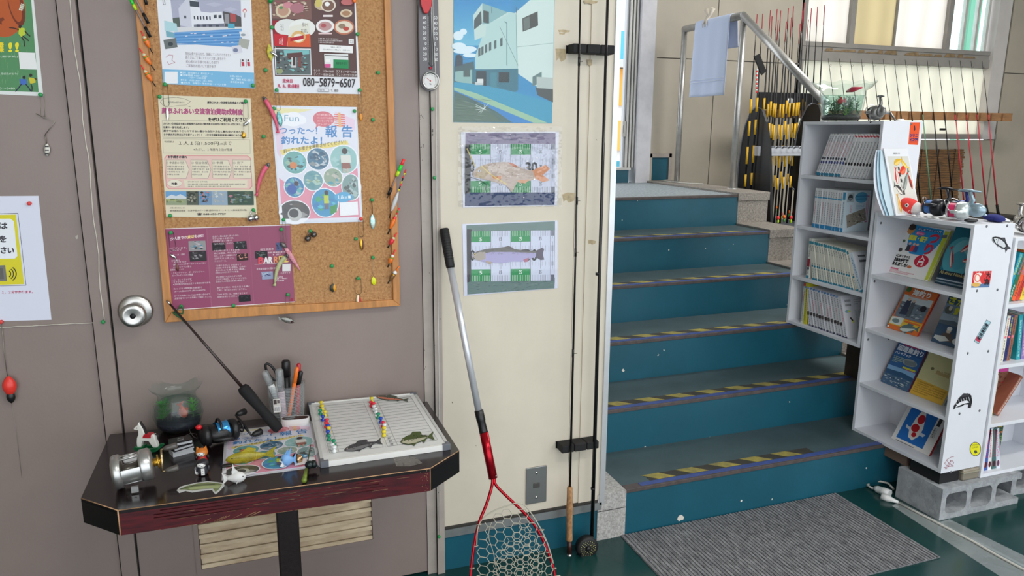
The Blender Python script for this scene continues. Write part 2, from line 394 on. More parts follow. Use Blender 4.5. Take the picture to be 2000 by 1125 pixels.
# stairs
SX0, SX1 = 1.145, 2.56
RS, TD = .1667, .28
TAPEB = mat('blue_nosing_tape', (62, 84, 150), .5, var=.15, vscale=30)
YEL = mat('hazard_yellow', (176, 160, 70), .6, var2=(122, 116, 72), vscale=25); BLK = mat('hazard_black', (62, 60, 52), .7, var=.2, vscale=25)
stair = struct(thing('stairs', None, None, (1.8, 0, 0)))
for i in range(6):
    y = TD*i; z = RS*(i+1); d_ = TD if i < 5 else 1.03
    MB().box(SX0, SX1, y, 2.45, z-RS, z-.012).build('riser', TEAL, stair)
    MB().bbox(SX0, SX1, y-.004, y+.03, z-.0122, z+.0012, .0015).build('nosing', NOSE, stair)
    if i < 5:
        MB().box(SX0, SX1, y+.03, y+d_, z-.012, z).build('tread', TREAD, stair)
        MB().box(SX0+(.06 if i == 0 else 0), SX1-.01, y+.004, y+.026, z, z+.0025).build('nosing_tape', TAPEB, stair)
        # hazard tape stripes
        x0h, x1h = ((1.255, 1.955) if i == 0 else (1.1, 2.46))
        tp = MB(); x = x0h; k = 0; st = .068
        tp.box(x0h, x1h, y+.030, y+.073, z, z+.0008, 1)
        while x < x1h-.05:
            tp.add([(x+.035, y+.030, z+.0012), (x+.035+st, y+.030, z+.0012), (x+st-.012, y+.073, z+.0012), (x-.012, y+.073, z+.0012)], [(0, 1, 2, 3)], 0)
            x += st*2
        tp.build('hazard_tape', [YEL, BLK], stair)
# paint chips on the risers
CH = mat('bare_plaster', (214, 208, 196), .8)
def chip(px, py, y, r, sd):
    R = random.Random(sd); c = Wl(px, py, y); pts = [(c.x+math.cos(a)*r*R.uniform(.5, 1.1), y-.0008, c.z+math.sin(a)*r*R.uniform(.5, 1.2)) for a in [k*.7 for k in range(9)]]
    MB().prism(pts, (0, .0007, 0)).build('paint_chip', CH, stair)
for k, (px, py, i, r) in enumerate([(1329, 1011, 0, .014), (1448, 978, 0, .005), (1217, 723, 2, .007), (1367, 592, 4, .006), (1542, 785, 1, .003), (1371, 578, 4, .003), (1424, 577, 4, .003), (1306, 488, 5-1, .005), (1260, 873, 1, .005), (1215, 430, 5, .004), (1245, 392, 5, .003), (1432, 477, 4, .003), (1692, 914, 0, .004), (1378, 485, 4, .003)]):
    chip(px, py, TD*i, r, k)
# landing carpet-like concrete top
LAND = mat('landing_grey_stone', (178, 186, 190), .6, var2=(104, 116, 122), vscale=70, bump=.3, bscale=120)
struct(boxo('landing_floor', LAND, -2.5, 2.56, TD*5+.03, 2.43, .96, RS*6))
# right granite curb, stepped
s_ = MB()
for i in range(6):
    y = TD*i; z = RS*(i+1); y1 = TD*(i+1) if i < 5 else 2.43
    s_.bbox(SX1, SX1+.20, y-.002, y1+(.004 if i == 5 else 0), 0, z-.035, .002); s_.bbox(SX1-.004, SX1+.206, y-.008, y1, z-.034, z+.012, .003)
struct(s_.build('granite_curb_right', GRAN2))
# back wall (y = 2.43) with door opening and window
YB = 2.43
TILE = mat('beige_wall_board', (180, 171, 155), .5, var=.07, vscale=2.5, bump=.04, bscale=60)
WX0, WX1, WZ0, WZ1 = 3.775, 5.66, 1.335, 3.0
DXr = 2.46
bw = struct(thing('wall_back', None, None, (3.5, YB, 0)))
jz = 1.809
def panel(x0, x1, z0, z1): MB().bbox(x0+.003, x1-.003, YB, YB+.1, z0+.003, z1-.003, .0015).build('wall_panel', TILE, bw)
cols = [2.50, 3.07, 3.775]
for a, b in zip(cols, cols[1:]):
    for z0, z1 in ((0, jz), (jz, 3.05)): panel(a, b, z0, z1)
for a, b in ((3.775, 4.45), (4.45, 5.15), (5.15, 5.78)): panel(a, b, 0, 1.285)
for z0, z1 in ((0, jz), (jz, 3.05)): panel(5.79, 7.0, z0, z1)
boxo('wall_core', mat('joint_grey', (96, 92, 84), .8), 2.5, 3.775, YB+.008, YB+.1, 0, 3.05, bw)  # darker grey core showing in the panel joints
boxo('wall_core', mat('joint_grey', (96, 92, 84), .8), 5.78, 7, YB+.008, YB+.1, 0, 3.05, bw)
boxo('wall_core', mat('joint_grey', (96, 92, 84), .8), 3.775, 5.78, YB+.008, YB+.1, 0, 1.28, bw)
struct(boxo('wall_far_left', TILE, -2.5, 1.3, YB, YB+.1, 1.0, 3.05))
struct(boxo('wall_side', TILE, 6.9, 7.0, -4.6, YB, 0, 3.05))
struct(boxo('wall_entry', TILE, -2.6, -2.5, -4.6, YB, 0, 3.05))
# window
WHT = mat('window_frame_grey', (146, 142, 136), .45, var=.08, vscale=8)
WFL = mat('window_sash_aluminium', (206, 204, 198), .4, .2, var=.08, vscale=8)
win = struct(thing('window_1', None, None, (4.7, YB, 1.3)))
f_ = MB(); T = WX1+.03
f_.box(WX0-.03, WX1+.12, YB-.015, YB+.07, WZ0-.045, WZ0-.004); f_.box(WX0-.02, WX0+.03, YB+.0, YB+.07, WZ0, 3.05); 
f_.build('window_frame', WHT, win)
mb = MB(); mb.box(WX0, WX1+.04, YB-.006, YB+.06, 1.838, 1.90); mb.box(WX0, WX1+.04, YB+.004, YB+.06, 1.90, 1.935); mb.box(WX0, WX1+.04, YB-.004, YB+.06, 1.935, 1.965)
mb.build('transom', WHT, win)
# old torn tape along the transom
R = random.Random(3); tp = MB()
for a, b in ((3.98, 4.62), (4.72, 5.33)):
    x = a
    while x < b:
        w_ = R.uniform(.05, .16); h_ = R.uniform(.012, .03); tp.add([(x, YB-.0005, 1.905), (x+w_, YB-.0005, 1.905+R.uniform(-.004, .004)), (x+w_*.9, YB-.0005, 1.905+h_), (x+w_*.2, YB-.0005, 1.905+h_*R.uniform(.6, 1))], [(0, 1, 2, 3)]); x += w_*R.uniform(.8, 1.2)
tp.build('tape_remnants', mat('old_tape', (150, 126, 92), .6, var=.3, vscale=30), win)
mb = MB()
for x in (Wl(1661, 60, YB+.02).x, Wl(1850, 60, YB+.02).x): mb.box(x-.022, x+.022, YB+.0, YB+.05, 1.965, 3.05)
mb.box(Wl(1752, 60, YB).x-.006, Wl(1752, 60, YB).x+.006, YB+.012, YB+.04, 1.965, 3.05)
mb.build('mullion', WHT, win)
mb = MB()
for x in (5.17, 5.32, 5.45, 5.56): mb.box(x-.010, x+.014, YB+.02, YB+.05, 1.965, 3.05)
mb.build('sash_frame', WFL, win)
PW_ = frosted('frosted_pane_white', (246, 240, 233)); PC_ = frosted('frosted_pane_cream', (226, 214, 186)); PG_ = frosted('frosted_pane_lower', (240, 236, 224))
xs = [WX0, Wl(1661, 60, YB+.02).x, Wl(1752, 60, YB).x, Wl(1850, 60, YB+.02).x]
for a, b, m in ((xs[0], xs[1], PW_), (xs[1], xs[2], PC_), (xs[2], xs[3], PW_)): boxo('pane', m, a, b, YB+.03, YB+.031, 1.96, 3.05, win)
boxo('pane', PG_, WX0, WX1, YB+.03, YB+.031, WZ0-.01, 1.84, win)
boxo('pane', clear('window_glass', (240, 250, 248), .8), xs[3], 5.56, YB+.035, YB+.036, 1.96, 3.05, win)
# window reveal at the right and bottom
struct(boxo('window_reveal', mat('white_reveal', (206, 200, 196), .5, var=.05, vscale=5), 5.60, 5.735, YB-.03, YB+.06, 1.29, 3.05))
# left doorway: sill, white frame posts, sliding door
DW = mat('white_door_frame', (214, 212, 216), .4, var=.08, vscale=10)
dr = struct(thing('door_2', None, None, (2.3, YB, 1.0)))
MB().box(1.3, 2.43, YB-.02, YB+.1, 1.0, 1.085).build('door_sill', TEAL, dr)
MB().box(1.3, 2.44, YB-.03, YB+.1, 1.085, 1.10).build('sill_track', WFL, dr)
mb = MB(); a, b = Wl(1247, 100, YB).x+.0, 2.565
mb.box(2.468, 2.572, YB-.05, YB+.1, 1.0, 3.05); mb.build('door_post', DW, dr)
mb = MB(); mb.box(2.414, 2.426, YB+.0, YB+.08, 1.1, 3.05); mb.box(2.432, 2.444, YB-.01, YB+.06, 1.1, 3.05); mb.box(2.45, 2.462, YB-.02, YB+.06, 1.1, 3.05); mb.build('sliding_track', WFL, dr)
mb = MB(); mb.box(2.398, 2.412, YB+.02, YB+.05, 1.1, 3.05); mb.build('sash_frame', mat('sash_grey', (186, 188, 190), .4, .3), dr)
mb = MB(); mb.box(2.388, 2.41, YB+.004, YB+.02, 1.30, 1.40); mb.box(2.392, 2.406, YB-.004, YB+.004, 1.325, 1.375); mb.build('latch', mat('latch_metal', (170, 168, 162), .4, .5), dr)
# beige post beside + teal plate with metal trim
struct(boxo('wall_post', TILE, 2.573, 2.60, YB-.03, YB+.02, 1.0, 3.05))
mb = MB(); mb.box(2.575, 2.73, YB-.016, YB, 1.0, 1.165); mb.box(2.565, 2.75, YB-.03, YB, 1.165, 1.19, 1); mb.box(2.73, 2.755, YB-.03, YB, 1.0, 1.19, 1)
struct(mb.build('baseboard_back', [TEAL, FRAME]))
# outside: neighbouring building with orange and blue blinds, pool deck
ext = thing('apartment_building', 'white building outside the left doorway with orange and blue balcony screens', 'building', (5.2, 9.5, 0))
EW = mat('white_facade', (236, 238, 240), .7, var=.05, vscale=1)
boxo('wall', EW, 3.0, 9.0, 9.6, 10.5, -1, 9, ext)
for k, (z0, z1, c) in enumerate([(1.0, 1.5, (240, 176, 84)), (1.75, 2.35, (240, 168, 70)), (2.5, 2.95, (90, 178, 208))]):
    m = mat('screen_%d' % k, c, .6)
    for q in range(3): boxo('balcony_screen', m, 3.6+q*1.7, 4.9+q*1.7, 9.52, 9.6, z0, z1, ext)
mb = MB()
for q in range(30): mb.box(3.4+q*.15, 3.43+q*.15, 9.45, 9.48, 4.2, 4.9)
mb.box(3.3, 8, 9.44, 9.5, 4.9, 4.95); mb.build('balcony_rail', mat('rail_grey', (180, 184, 188), .5), ext)
for z in (.7, 2.36, 3.9): boxo('balcony_slab', mat('slab_grey', (196, 196, 192), .7), 3.3, 8.6, 9.3, 9.6, z, z+.12, ext)  # slabs in a greyer tone than the facade
struct(boxo('pool_deck', mat('pool_deck', (196, 204, 206), .6, var=.05, vscale=1), -4, 12, 2.6, 30, -.3, -.05))
fence = thing('pool_fence', 'green and blue low fence outside the left doorway', 'fence', (3.5, 5.5, 0))
mb = MB(); mb.box(2, 6, 5.5, 5.56, .55, .7, 0); mb.box(2, 6, 5.5, 5.56, .80, 1.0, 1); mb.box(2, 6, 5.5, 5.56, -.05, .45, 2)
mb.build('fence_board', [mat('fence_green', (130, 176, 120), .6), mat('fence_blue', (96, 190, 214), .6), mat('fence_white', (214, 226, 228), .6)], fence)
g = thing('green_shed', 'mint green clad house seen through the narrow right window', 'building', (9.5, 7, 0))
boxo('wall', mat('mint_cladding', (120, 176, 150), .6, var=.05, vscale=2), at(1893, 40, 1, 7).x, at(1915, 40, 1, 7).x, 7, 7.08, -.05, 5.5, g)
# doormat
MATM = mat('grey_ribbed_mat', (150, 150, 152), .95, var2=(84, 84, 88), vscale=130, bump=.6, bscale=300, stretch=(1, .25, 1))
mm = MB(); x0, x1, y0, y1 = 1.13, 2.045, -.46, -.006
nr = 70
mm.box(x0, x1, y0, y1, 0, .003)
for i in range(nr):
    xx = x0+(x1-x0)*i/nr; mm.box(xx+.001, xx+(x1-x0)/nr*.72, y0, y1, .003, .0055)
mo = mm.build('floor_mat', MATM); tag(mo, 'grey ribbed rectangular mat lying at the foot of the teal stairs', 'mat')
# ================================================================== CORK BOARD AND WALL POSTERS
YC = -.013     # cork face
CORK = mat('cork', (196, 152, 104), .85, var2=(160, 112, 68), vscale=170, bump=.35, bscale=220)
add_spots(CORK, (110, 70, 40), 60, .22)
OAK = mat('honey_wood_frame', (206, 142, 78), .45, var=.16, vscale=14, stretch=(6, 1, 1))
PINE = mat('honey_wood_frame_upright', (204, 140, 78), .45, var=.16, vscale=14, stretch=(6, 1, .6))
def Wc(px, py): return Wl(px, py, -.02)
oBL, oBR, oTL, oTR = Wc(322.5, 630), Wc(782, 597), Wc(256, -60), Wc(761, -60)
iBL, iBR, iTL, iTR = Wc(337, 607), Wc(768, 586), Wc(276, -50), Wc(748.5, -50)
cork = thing('cork_board', 'wood framed cork notice board hanging on the brown door, covered in posters', 'notice board', (oBL+oTR)/2)
def slab(pts, y0, y1): return MB().prism([(p.x, y0, p.z) for p in pts], (0, y1-y0, 0))
slab([iBL-Vector((.003, 0, .003)), iBR+Vector((.003, 0, -.003)), iTR, iTL], YC, -.001).build('cork_panel', CORK, cork)
slab([oBL, oBR, iBR, iBL], -.022, -.0008).build('frame_rail', OAK, cork, .0015)
slab([oTL, oTR, iTR, iTL], -.022, -.0008).build('frame_rail', OAK, cork, .0015)
slab([oBL, iBL, iTL, oTL], -.022, -.0008).build('frame_upright', PINE, cork, .0015)
slab([oBR, oTR, iTR, iBR], -.022, -.0008).build('frame_upright', PINE, cork, .0015)
PY = YC-.0012
WHITE = (232, 234, 238); INKD = (60, 58, 66)
def house_photo(p, q):
    """the white swimming-pool building by the water; q maps unit square to pixels"""
    def Q(pts): return [q(*a) for a in pts]
    p.poly(Q([(0, 0), (1, 0), (1, .62), (0, .62)]), (172, 174, 196))
    for a, b, r in ((.2, .12, .1), (.62, .1, .13), (.85, .2, .1)): p.poly(Q([(a-r, b), (a, b-.05), (a+r, b), (a, b+.05)]), (184, 186, 206))
    p.poly(Q([(.0, .42), (.10, .40), (.10, .62), (0, .62)]), (90, 100, 96))
    p.poly(Q([(.74, .24), (.92, .30), (1, .36), (1, .62), (.74, .62)]), (86, 84, 86))
    p.poly(Q([(.84, .28), (.92, .30), (.92, .46), (.84, .46)]), (176, 84, 84)); p.poly(Q([(.76, .3), (.82, .3), (.82, .5), (.76, .5)]), (150, 150, 156))
    p.poly(Q([(.10, .2), (.22, -.0), (.38, .02), (.42, .26), (.56, .28), (.72, .25), (.76, .56), (.28, .62), (.10, .58)]), (226, 228, 236))
    p.poly(Q([(.10, .2), (.22, 0), (.27, .0), (.27, .62), (.10, .58)]), (204, 206, 220))
    p.poly(Q([(.27, .02), (.40, .05), (.40, .17), (.27, .15)]), (70, 78, 88))
    for i in range(6): p.poly(Q([(.31+i*.045, .36), (.33+i*.045, .36), (.33+i*.045, .44), (.31+i*.045, .43)]), (60, 64, 76))
    for a in (.60, .67): p.poly(Q([(a, .33), (a+.045, .32), (a+.045, .39), (a, .40)]), (70, 76, 86))
    p.poly(Q([(.17, .36), (.2, .36), (.2, .42), (.17, .42)]), (70, 78, 92))
    p.poly(Q([(.30, .55), (.75, .50), (.76, .62), (.30, .66)]), (120, 124, 140)); 
    for a in (.34, .43, .52, .62): p.poly(Q([(a, .54), (a+.05, .54), (a+.05, .62), (a, .62)]), (76, 80, 98))
    p.poly(Q([(0, .62), (1, .56), (1, .72), (0, .80)]), (214, 216, 220)); p.poly(Q([(.80, .50), (.9, .50), (.9, .6), (.80, .6)]), (84, 168, 196))
    p.poly(Q([(0, .74), (1, .60), (1, .98), (.9, 1), (0, .98)]), (96, 152, 208))
    for i in range(9):
        b = .70+i*.033; p.poly(Q([(0, b+.05), (1, b-.07), (1, b-.055), (0, b+.06)]), (74, 130, 190) if i % 2 else (128, 178, 224))
    R = random.Random(4)
    for i in range(14):
        a, b = R.uniform(.1, .9), R.uniform(.72, .94); p.poly(Q([(a, b), (a+.035, b-.008), (a+.04, b+.008), (a+.005, b+.014)]), (236, 226, 230))
def quad(tl, tr, br, bl):
    def q(u, v):
        a = tl[0]+(tr[0]-tl[0])*u, tl[1]+(tr[1]-tl[1])*u; b = bl[0]+(br[0]-bl[0])*u, bl[1]+(br[1]-bl[1])*u
        return (a[0]+(b[0]-a[0])*v, a[1]+(b[1]-a[1])*v)
    return q
def photo_fill(p, q, cols, n=70, seed=1, s=.16):
    R = random.Random(seed); p.poly([q(0, 0), q(1, 0), q(1, 1), q(0, 1)], cols[0])
    for i in range(n):
        u, v = R.random()*(1-s), R.random()*(1-s); a, b = R.uniform(.3, 1)*s, R.uniform(.3, 1)*s*.7
        p.poly([q(u, v+b*.3), q(u+a*.6, v), q(u+a, v+b*.6), q(u+a*.4, v+b)], cols[R.randrange(len(cols))])
# --- poster: pool building
root, p = sheet('poster', 'white poster with a pool building photo and a light blue band at its foot', 'poster', [(303, -40), (489, -40), (497.5, 173), (319, 164)], PY, (228, 230, 236), group=None)
q = quad((329, -34), (469, -34), (473, 93), (343, 86)); house_photo(p, lambda u, v: q(u, .27+.73*v))
for pts, c in (([(321, 40), (345, 46), (347, 62), (322, 60)], (178, 214, 222)), ([(319, 78), (343, 74), (347, 92), (323, 96)], (110, 116, 116)), ([(467, 62), (484, 60), (487, 73), (470, 73)], (226, 228, 232)), ([(468, 74), (488, 78), (484, 96), (465, 90)], (170, 172, 164)), ([(452, 90), (470, 88), (474, 102), (457, 106)], (214, 214, 226)), ([(324, 60), (340, 64), (342, 74), (325, 72)], (120, 172, 190))): p.poly(pts, c)
p.ell(460, 98, 5, 4, (120, 130, 160)); p.ell(333, 86, 5, 4, (60, 70, 76)); p.ell(475, 68, 5, 2.5, (150, 160, 170))
for k, t in enumerate(['当社は魚であるので、気軽にてぶらでできます♪', '釣り方はご丁寧にアドバイス致しますので', '初心者のお子様でも楽しめます?', 'ご家族をお誘いして遊びます']):
    p.text(t, 362+k*.6, 107.5+k*7.8, [88, 78, 64, 58][k], 6, (150, 140, 150), .035)
p.line([(324, 112), (330, 107), (338, 108), (336, 118), (342, 122), (330, 126), (326, 120)], .8, (190, 130, 140)); p.line([(470, 115), (470, 130)], .7, INKD); p.line([(481, 115), (481, 130)], .7, INKD)
for a in (474, 485): p.ell(a, 118, 2, 2, (90, 70, 70)); p.poly([(a-2.5, 121), (a+3, 121), (a+3.5, 129), (a-1, 129)], (196, 60, 80))
p.ell(478, 21, 4, 4, (214, 120, 130)); p.ell(478, 22, 2.6, 2.6, (240, 226, 220)); p.line([(478, 26), (478, 34)], 1, (120, 80, 90)); p.line([(318, 0), (319, 9), (323, 9), (321, 0)], .7, INKD)
p.poly([(317, 135), (496, 142), (497.5, 172.6), (319, 163.6)], (124, 184, 222))
for k, (x, t, w_) in enumerate([(352, '■住所　蕨市錦町5-3　蕨市民プール', 64), (352, '■営業時間 9:00〜16:00', 52), (368, '11:30〜13:00休憩', 34), (352, '■料金　2時間1,800円　(大・学生)', 62), (352, '■定休日　水曜日・年末年始・イベント時', 88)]): p.text(t, x+k*.4, 143.5+k*4.9, w_, 4, (232, 244, 250), .05)
p.text('お問い合わせ', 449, 150.5, 24, 4, (232, 244, 250), .05); p.text('TEL 048-432-2011', 450, 156.5, 44, 4, (232, 244, 250), .05); p.text('蕨市民体育館', 450, 162, 26, 4, (232, 244, 250), .05)
p.rect(321.5, 140, 347, 163, (236, 238, 242)); p.build('print', root)
# --- menu poster
MR = (110, 60, 66)
root, p = sheet('poster', 'dark red restaurant menu poster with food photos and a phone number in large figures', 'poster', [(524, -30), (693, -30), (704, 184), (535, 181)], PY, (226, 228, 234))
p.poly([(528, -25), (691, -25), (698, 151), (537, 148)], (98, 74, 72))
R = random.Random(11)
def P4(x0, y0, x1, y1): return [(x0, y0), (x1, y0+.6), (x1+1, y1+.6), (x0+1, y1)]
photo_fill(p, quad((529, -10), (607, -8), (609, 38), (531, 36)), [(128, 96, 90), (190, 170, 150), (150, 90, 96), (214, 196, 180), (96, 66, 62)], 90, 5)
p.ell(553, 21, 15, 14, (214, 198, 172)); p.ell(553, 21, 11, 10, (190, 150, 130)); p.ell(549, 15, 4, 3, (96, 140, 96)); p.ell(563, 10, 10, 6, (206, 140, 150)); p.ell(580, 16, 14, 10, (176, 120, 130))
for c in ((630, 9, 16, 11), (640, 9, 14, 12)): p.ell(*c, (196, 176, 150))
p.ell(641, 10, 15, 13, (226, 214, 200)); p.ell(641, 11, 12, 10, (126, 96, 84)); p.ell(639, 8, 5, 4.5, (240, 240, 238)); p.ell(622, 6, 7, 8, (206, 190, 110))
p.rect(664, -10, 692, 12, (90, 50, 52)); p.ell(678, 4, 12, 6, (190, 110, 110)); p.ell(676, 26, 12, 8, (214, 196, 170)); p.ell(676, 26, 8, 5, (170, 130, 100))
p.ell(635, 51, 18, 13, (236, 232, 232)); p.ell(635, 51, 13, 9, (190, 150, 150)); p.ell(632, 50, 5, 4, (176, 90, 96)); p.ell(672, 53, 20, 15, (190, 120, 96)); p.ell(672, 53, 17, 12, (226, 214, 196)); p.ell(668, 51, 7, 5, (150, 130, 110)); p.ell(676, 56, 6, 4, (190, 80, 70))
p.rect(631, 29, 650, 33, (230, 220, 220)); p.rect(622, 64, 648, 67, (230, 200, 200))
p.poly([(532, 40), (604, 41), (607, 92), (535, 90)], (150, 40, 52)); p.ell(560, 53, 24, 16, (224, 226, 224)); p.ell(590, 55, 26, 18, (232, 234, 230)); p.poly([(566, 52), (604, 44), (606, 92), (560, 90)], (226, 226, 214))
p.poly([(534, 66), (560, 68), (560, 90), (535, 89)], (196, 44, 56)); p.poly([(562, 73), (606, 66), (607, 92), (561, 91)], (216, 96, 60)); p.ell(583, 72, 14, 12, (220, 180, 120)); p.ell(583, 74, 10, 8, (240, 232, 216)); p.rect(567, 74, 593, 81, (184, 40, 60), -.2)
p.text('ランビール', 548, 60, 6, 14, (50, 40, 44)); p.text('特製のビール', 590, 52, 12, 8, (60, 44, 44)); p.text('お試し', 588, 64, 14, 8, (60, 44, 44)); p.text('のみ放', 545, 88, 8, 15, (240, 230, 226))
p.poly([(536, 94), (607, 95), (609, 147), (538, 146)], (226, 228, 232))
photo_fill(p, quad((538, 96), (606, 97), (607, 146), (540, 145)), [(96, 108, 110), (130, 190, 190), (70, 70, 74), (160, 160, 156), (84, 60, 56)], 80, 7)
p.poly([(554, 98), (604, 98), (604, 106), (556, 110)], (128, 188, 190)); p.poly([(560, 104), (590, 102), (592, 110), (562, 114)], (100, 70, 70)); p.rect(569, 112, 579, 132, (206, 206, 206)); p.rect(572, 112, 577, 128, (70, 56, 56)); p.rect(582, 112, 588, 130, (130, 80, 76)); p.ell(546, 139, 7, 5, (150, 160, 120)); p.rect(540, 100, 546, 120, (60, 66, 70))
for k in range(3): p.lines(622, 74+k*3.6, 54, 1, 3, 2.4, (226, 216, 216), .03, k)
p.rect(681, 76, 691, 86, (236, 236, 236)); p.text('本日\n休止', 683, 84.5, 7, 7, INKD)
p.poly([(624, 87), (689, 90), (689, 104), (624, 101)], (238, 238, 238)); p.text('写真は一例です', 646, 93.5, 20, 2.8, INKD, .03); p.text('※写真は季節及び大人の事情により、一部変更します。', 630, 98, 54, 2.8, INKD, .03)
p.poly([(633, 105), (680, 106), (681, 134), (634, 132)], (226, 228, 228)); p.poly([(651, 116), (681, 117), (681, 134), (651, 133)], (44, 140, 88)); p.text('蕨駅徒歩五分', 656, 126, 22, 5, (34, 60, 46)); p.rect(634, 125, 646, 132, (214, 90, 150)); p.rect(636, 115, 645, 121, (240, 240, 240)); p.line([(634, 108), (680, 110)], 1.6, (60, 54, 54))
p.text('ランチ　11:30~14:00　ラストオーダー13:30', 613, 141, 83, 5.8, (236, 230, 228), .03); p.text('ディナー18:00~22:00　ラストオーダー21:00', 613, 147.5, 84, 5.8, (236, 230, 228), .03)
p.text('定休日', 552, 161.5, 19, 7.5, (196, 40, 90), .02, .2); p.text('月、火、第3日曜日', 542, 171.5, 42, 7.5, (196, 40, 90), .02, .2)
p.text('080−5879−6507', 592, 168, 102, 16.5, (58, 54, 58), .03, .3); p.rect(621, 173, 643, 179, (150, 152, 158), .02); p.rect(621.8, 173.8, 642.2, 178.2, (228, 230, 236), .02); p.text('検索', 624, 177.3, 10, 3, INKD); p.text('で、検索!', 646, 179.5, 15, 5.5, (70, 66, 70), .02)
p.build('print', root)
# --- beige form poster
root, p = sheet('poster', 'beige grant leaflet with pink flow chart on the cork board', 'poster', [(308, 185.5), (489.5, 192), (502, 425.5), (324.5, 423.5)], PY, (222, 214, 188))
pk = (222, 150, 152)
p.text('蕨市ふれあい交流宿泊助成金のご案内', 405, 202.5, 74, 4.4, INKD, .01, .2); p.text('蕨市ふれあい交流宿泊費助成制度', 316, 222, 158, 11.5, (176, 84, 128), .018, .55)
p.text('をぜひご利用ください', 407, 237.5, 74, 8.2, (40, 38, 44), .005, .35); p.text('要件同の紹介あり！', 328, 201.5, 32, 3.4, INKD, .01)
cl = [(313, 200), (318, 193), (330, 191), (345, 190), (360, 193), (372, 198), (364, 205), (350, 206), (336, 208), (320, 207), (313, 200)]; p.line(cl, .7, (130, 124, 110)); p.line([(366, 207), (372, 209)], .8, (130, 124, 110))
def frame(x0, y0, x1, y1, c=(150, 144, 128), sk=0): p.line([(x0, y0), (x1, y0+2), (x1+sk, y1+1), (x0+sk, y1), (x0, y0)], .5, c)
frame(317, 235, 485, 268, sk=1); frame(318, 271, 488, 299, sk=1)
for k, t in enumerate(['ふれあい交流協定を結ぶ群馬県片品村及び栃木県大田原市に宿泊される方に対し、宿', '泊費の一部を助成します。', '蕨市では味わうことのできない豊かな自然や文化と触れ合いませんか', 'お手続き方法等は以下を要チェック！！　※交付申請書等諸事項は裏面にあります']):
    p.text(t, 318.5+k*.4, 243.5+k*7.1, [160, 50, 156, 157][k], 4.2, INKD, .01, .12)
p.text('助成額は', 321, 278.5, 19, 3.6, INKD, .01); p.text('１人１泊1,500円', 349, 283.5, 78, 7.8, (58, 56, 60), .006); p.text('(上限)', 428, 283, 8, 3.4, INKD); p.text('まで', 437, 283.5, 15, 7.6, (58, 56, 60)); p.text('※ただし、１年度内２泊が限度', 378, 294.5, 76, 5, (70, 66, 70), .005)
rr = [(321, 309), (325, 303), (484, 304), (490, 309), (493, 364), (488, 370), (329, 369), (324, 364)]; p.poly(rr, pk); p.poly([(322.4, 310), (326, 304.6), (483, 305.4), (488.6, 310), (491.4, 363), (487, 368.6), (330, 367.6), (325.4, 363)], (228, 196, 186))
p.text('お手続きの流れ', 328, 309, 37, 5, INKD, .005, .3)
for k, (x, t) in enumerate([(324, '① 申請書の可否'), (372.5, '② 宿泊宿屋'), (413.5, '③ 申請'), (454, '④ 完了')]):
    w_ = 36 if k else 42; tip = 8 if k < 3 else 0; p.poly([(x, 312), (x+w_-(4 if tip else 0), 312.5), (x+w_+tip*.5, 331), (x+w_-(4 if tip else 0)+2, 349), (x+2, 348)], (150, 140, 128)); p.poly([(x+.6, 312.6), (x+w_-(4 if tip else 0)-.4, 313.1), (x+w_+tip*.5-.8, 331), (x+w_-(4 if tip else 0)+1.4, 348.4), (x+2.6, 347.4)], (226, 218, 196))
    p.text(t, x+1, 320.5, [35, 32, 21, 20][k], 5, (70, 64, 66)); p.lines(x+3, 323.5, 32, 4, 5.2, 3, (104, 98, 94), .01, k)
p.ell(341, 358, 15, 7.4, (190, 150, 140)); p.ell(341, 358, 14.4, 6.8, (230, 224, 206)); p.text('対象', 335, 361, 11, 4.6, (56, 50, 54), 0, .3)
p.poly([(359, 352), (483, 352), (483, 367), (361, 366.5)], (226, 218, 196)); p.lines(367, 353.5, 56, 1, 4, 2.6, (110, 104, 98)); p.lines(367, 358.3, 112, 2, 4.6, 2.6, (110, 104, 98))
def strip(x0, x1, cols, sd): photo_fill(p, quad((x0, 373.5), (x1, 373.5), (x1+1, 400.5), (x0+1, 400.5)), cols, 40, sd, .3)
strip(323, 364, [(150, 160, 130), (120, 130, 90), (170, 176, 120)], 1); p.poly([(323, 373.5), (364, 373.5), (364.5, 386), (323.5, 386)], (110, 160, 204)); p.poly([(324, 386), (335, 380), (344, 383), (352, 379), (364, 385), (364, 388), (324, 388)], (206, 214, 220))
strip(364, 388, [(90, 96, 84), (160, 156, 140), (60, 66, 60)], 2); strip(388, 413, [(120, 150, 180), (190, 130, 130), (80, 130, 180), (60, 60, 50)], 3); strip(413, 444, [(150, 170, 190), (200, 206, 206), (170, 176, 176)], 4); strip(444, 495, [(70, 90, 80), (180, 130, 140), (90, 110, 90), (130, 150, 150), (60, 80, 80)], 5)
p.text('お問い合わせはこちら', 332, 407.5, 30, 3.2, (110, 104, 98)); p.text('蕨市教育委員会　生涯学習スポーツ課 (蕨市中央５−１４−１５ 蕨市役所３階)', 332, 414, 150, 4, (84, 78, 76), -.01); p.text('☎ 048-433-7729', 385, 420.5, 56, 4.4, (56, 52, 54), -.01, .15)
p.build('print', root)
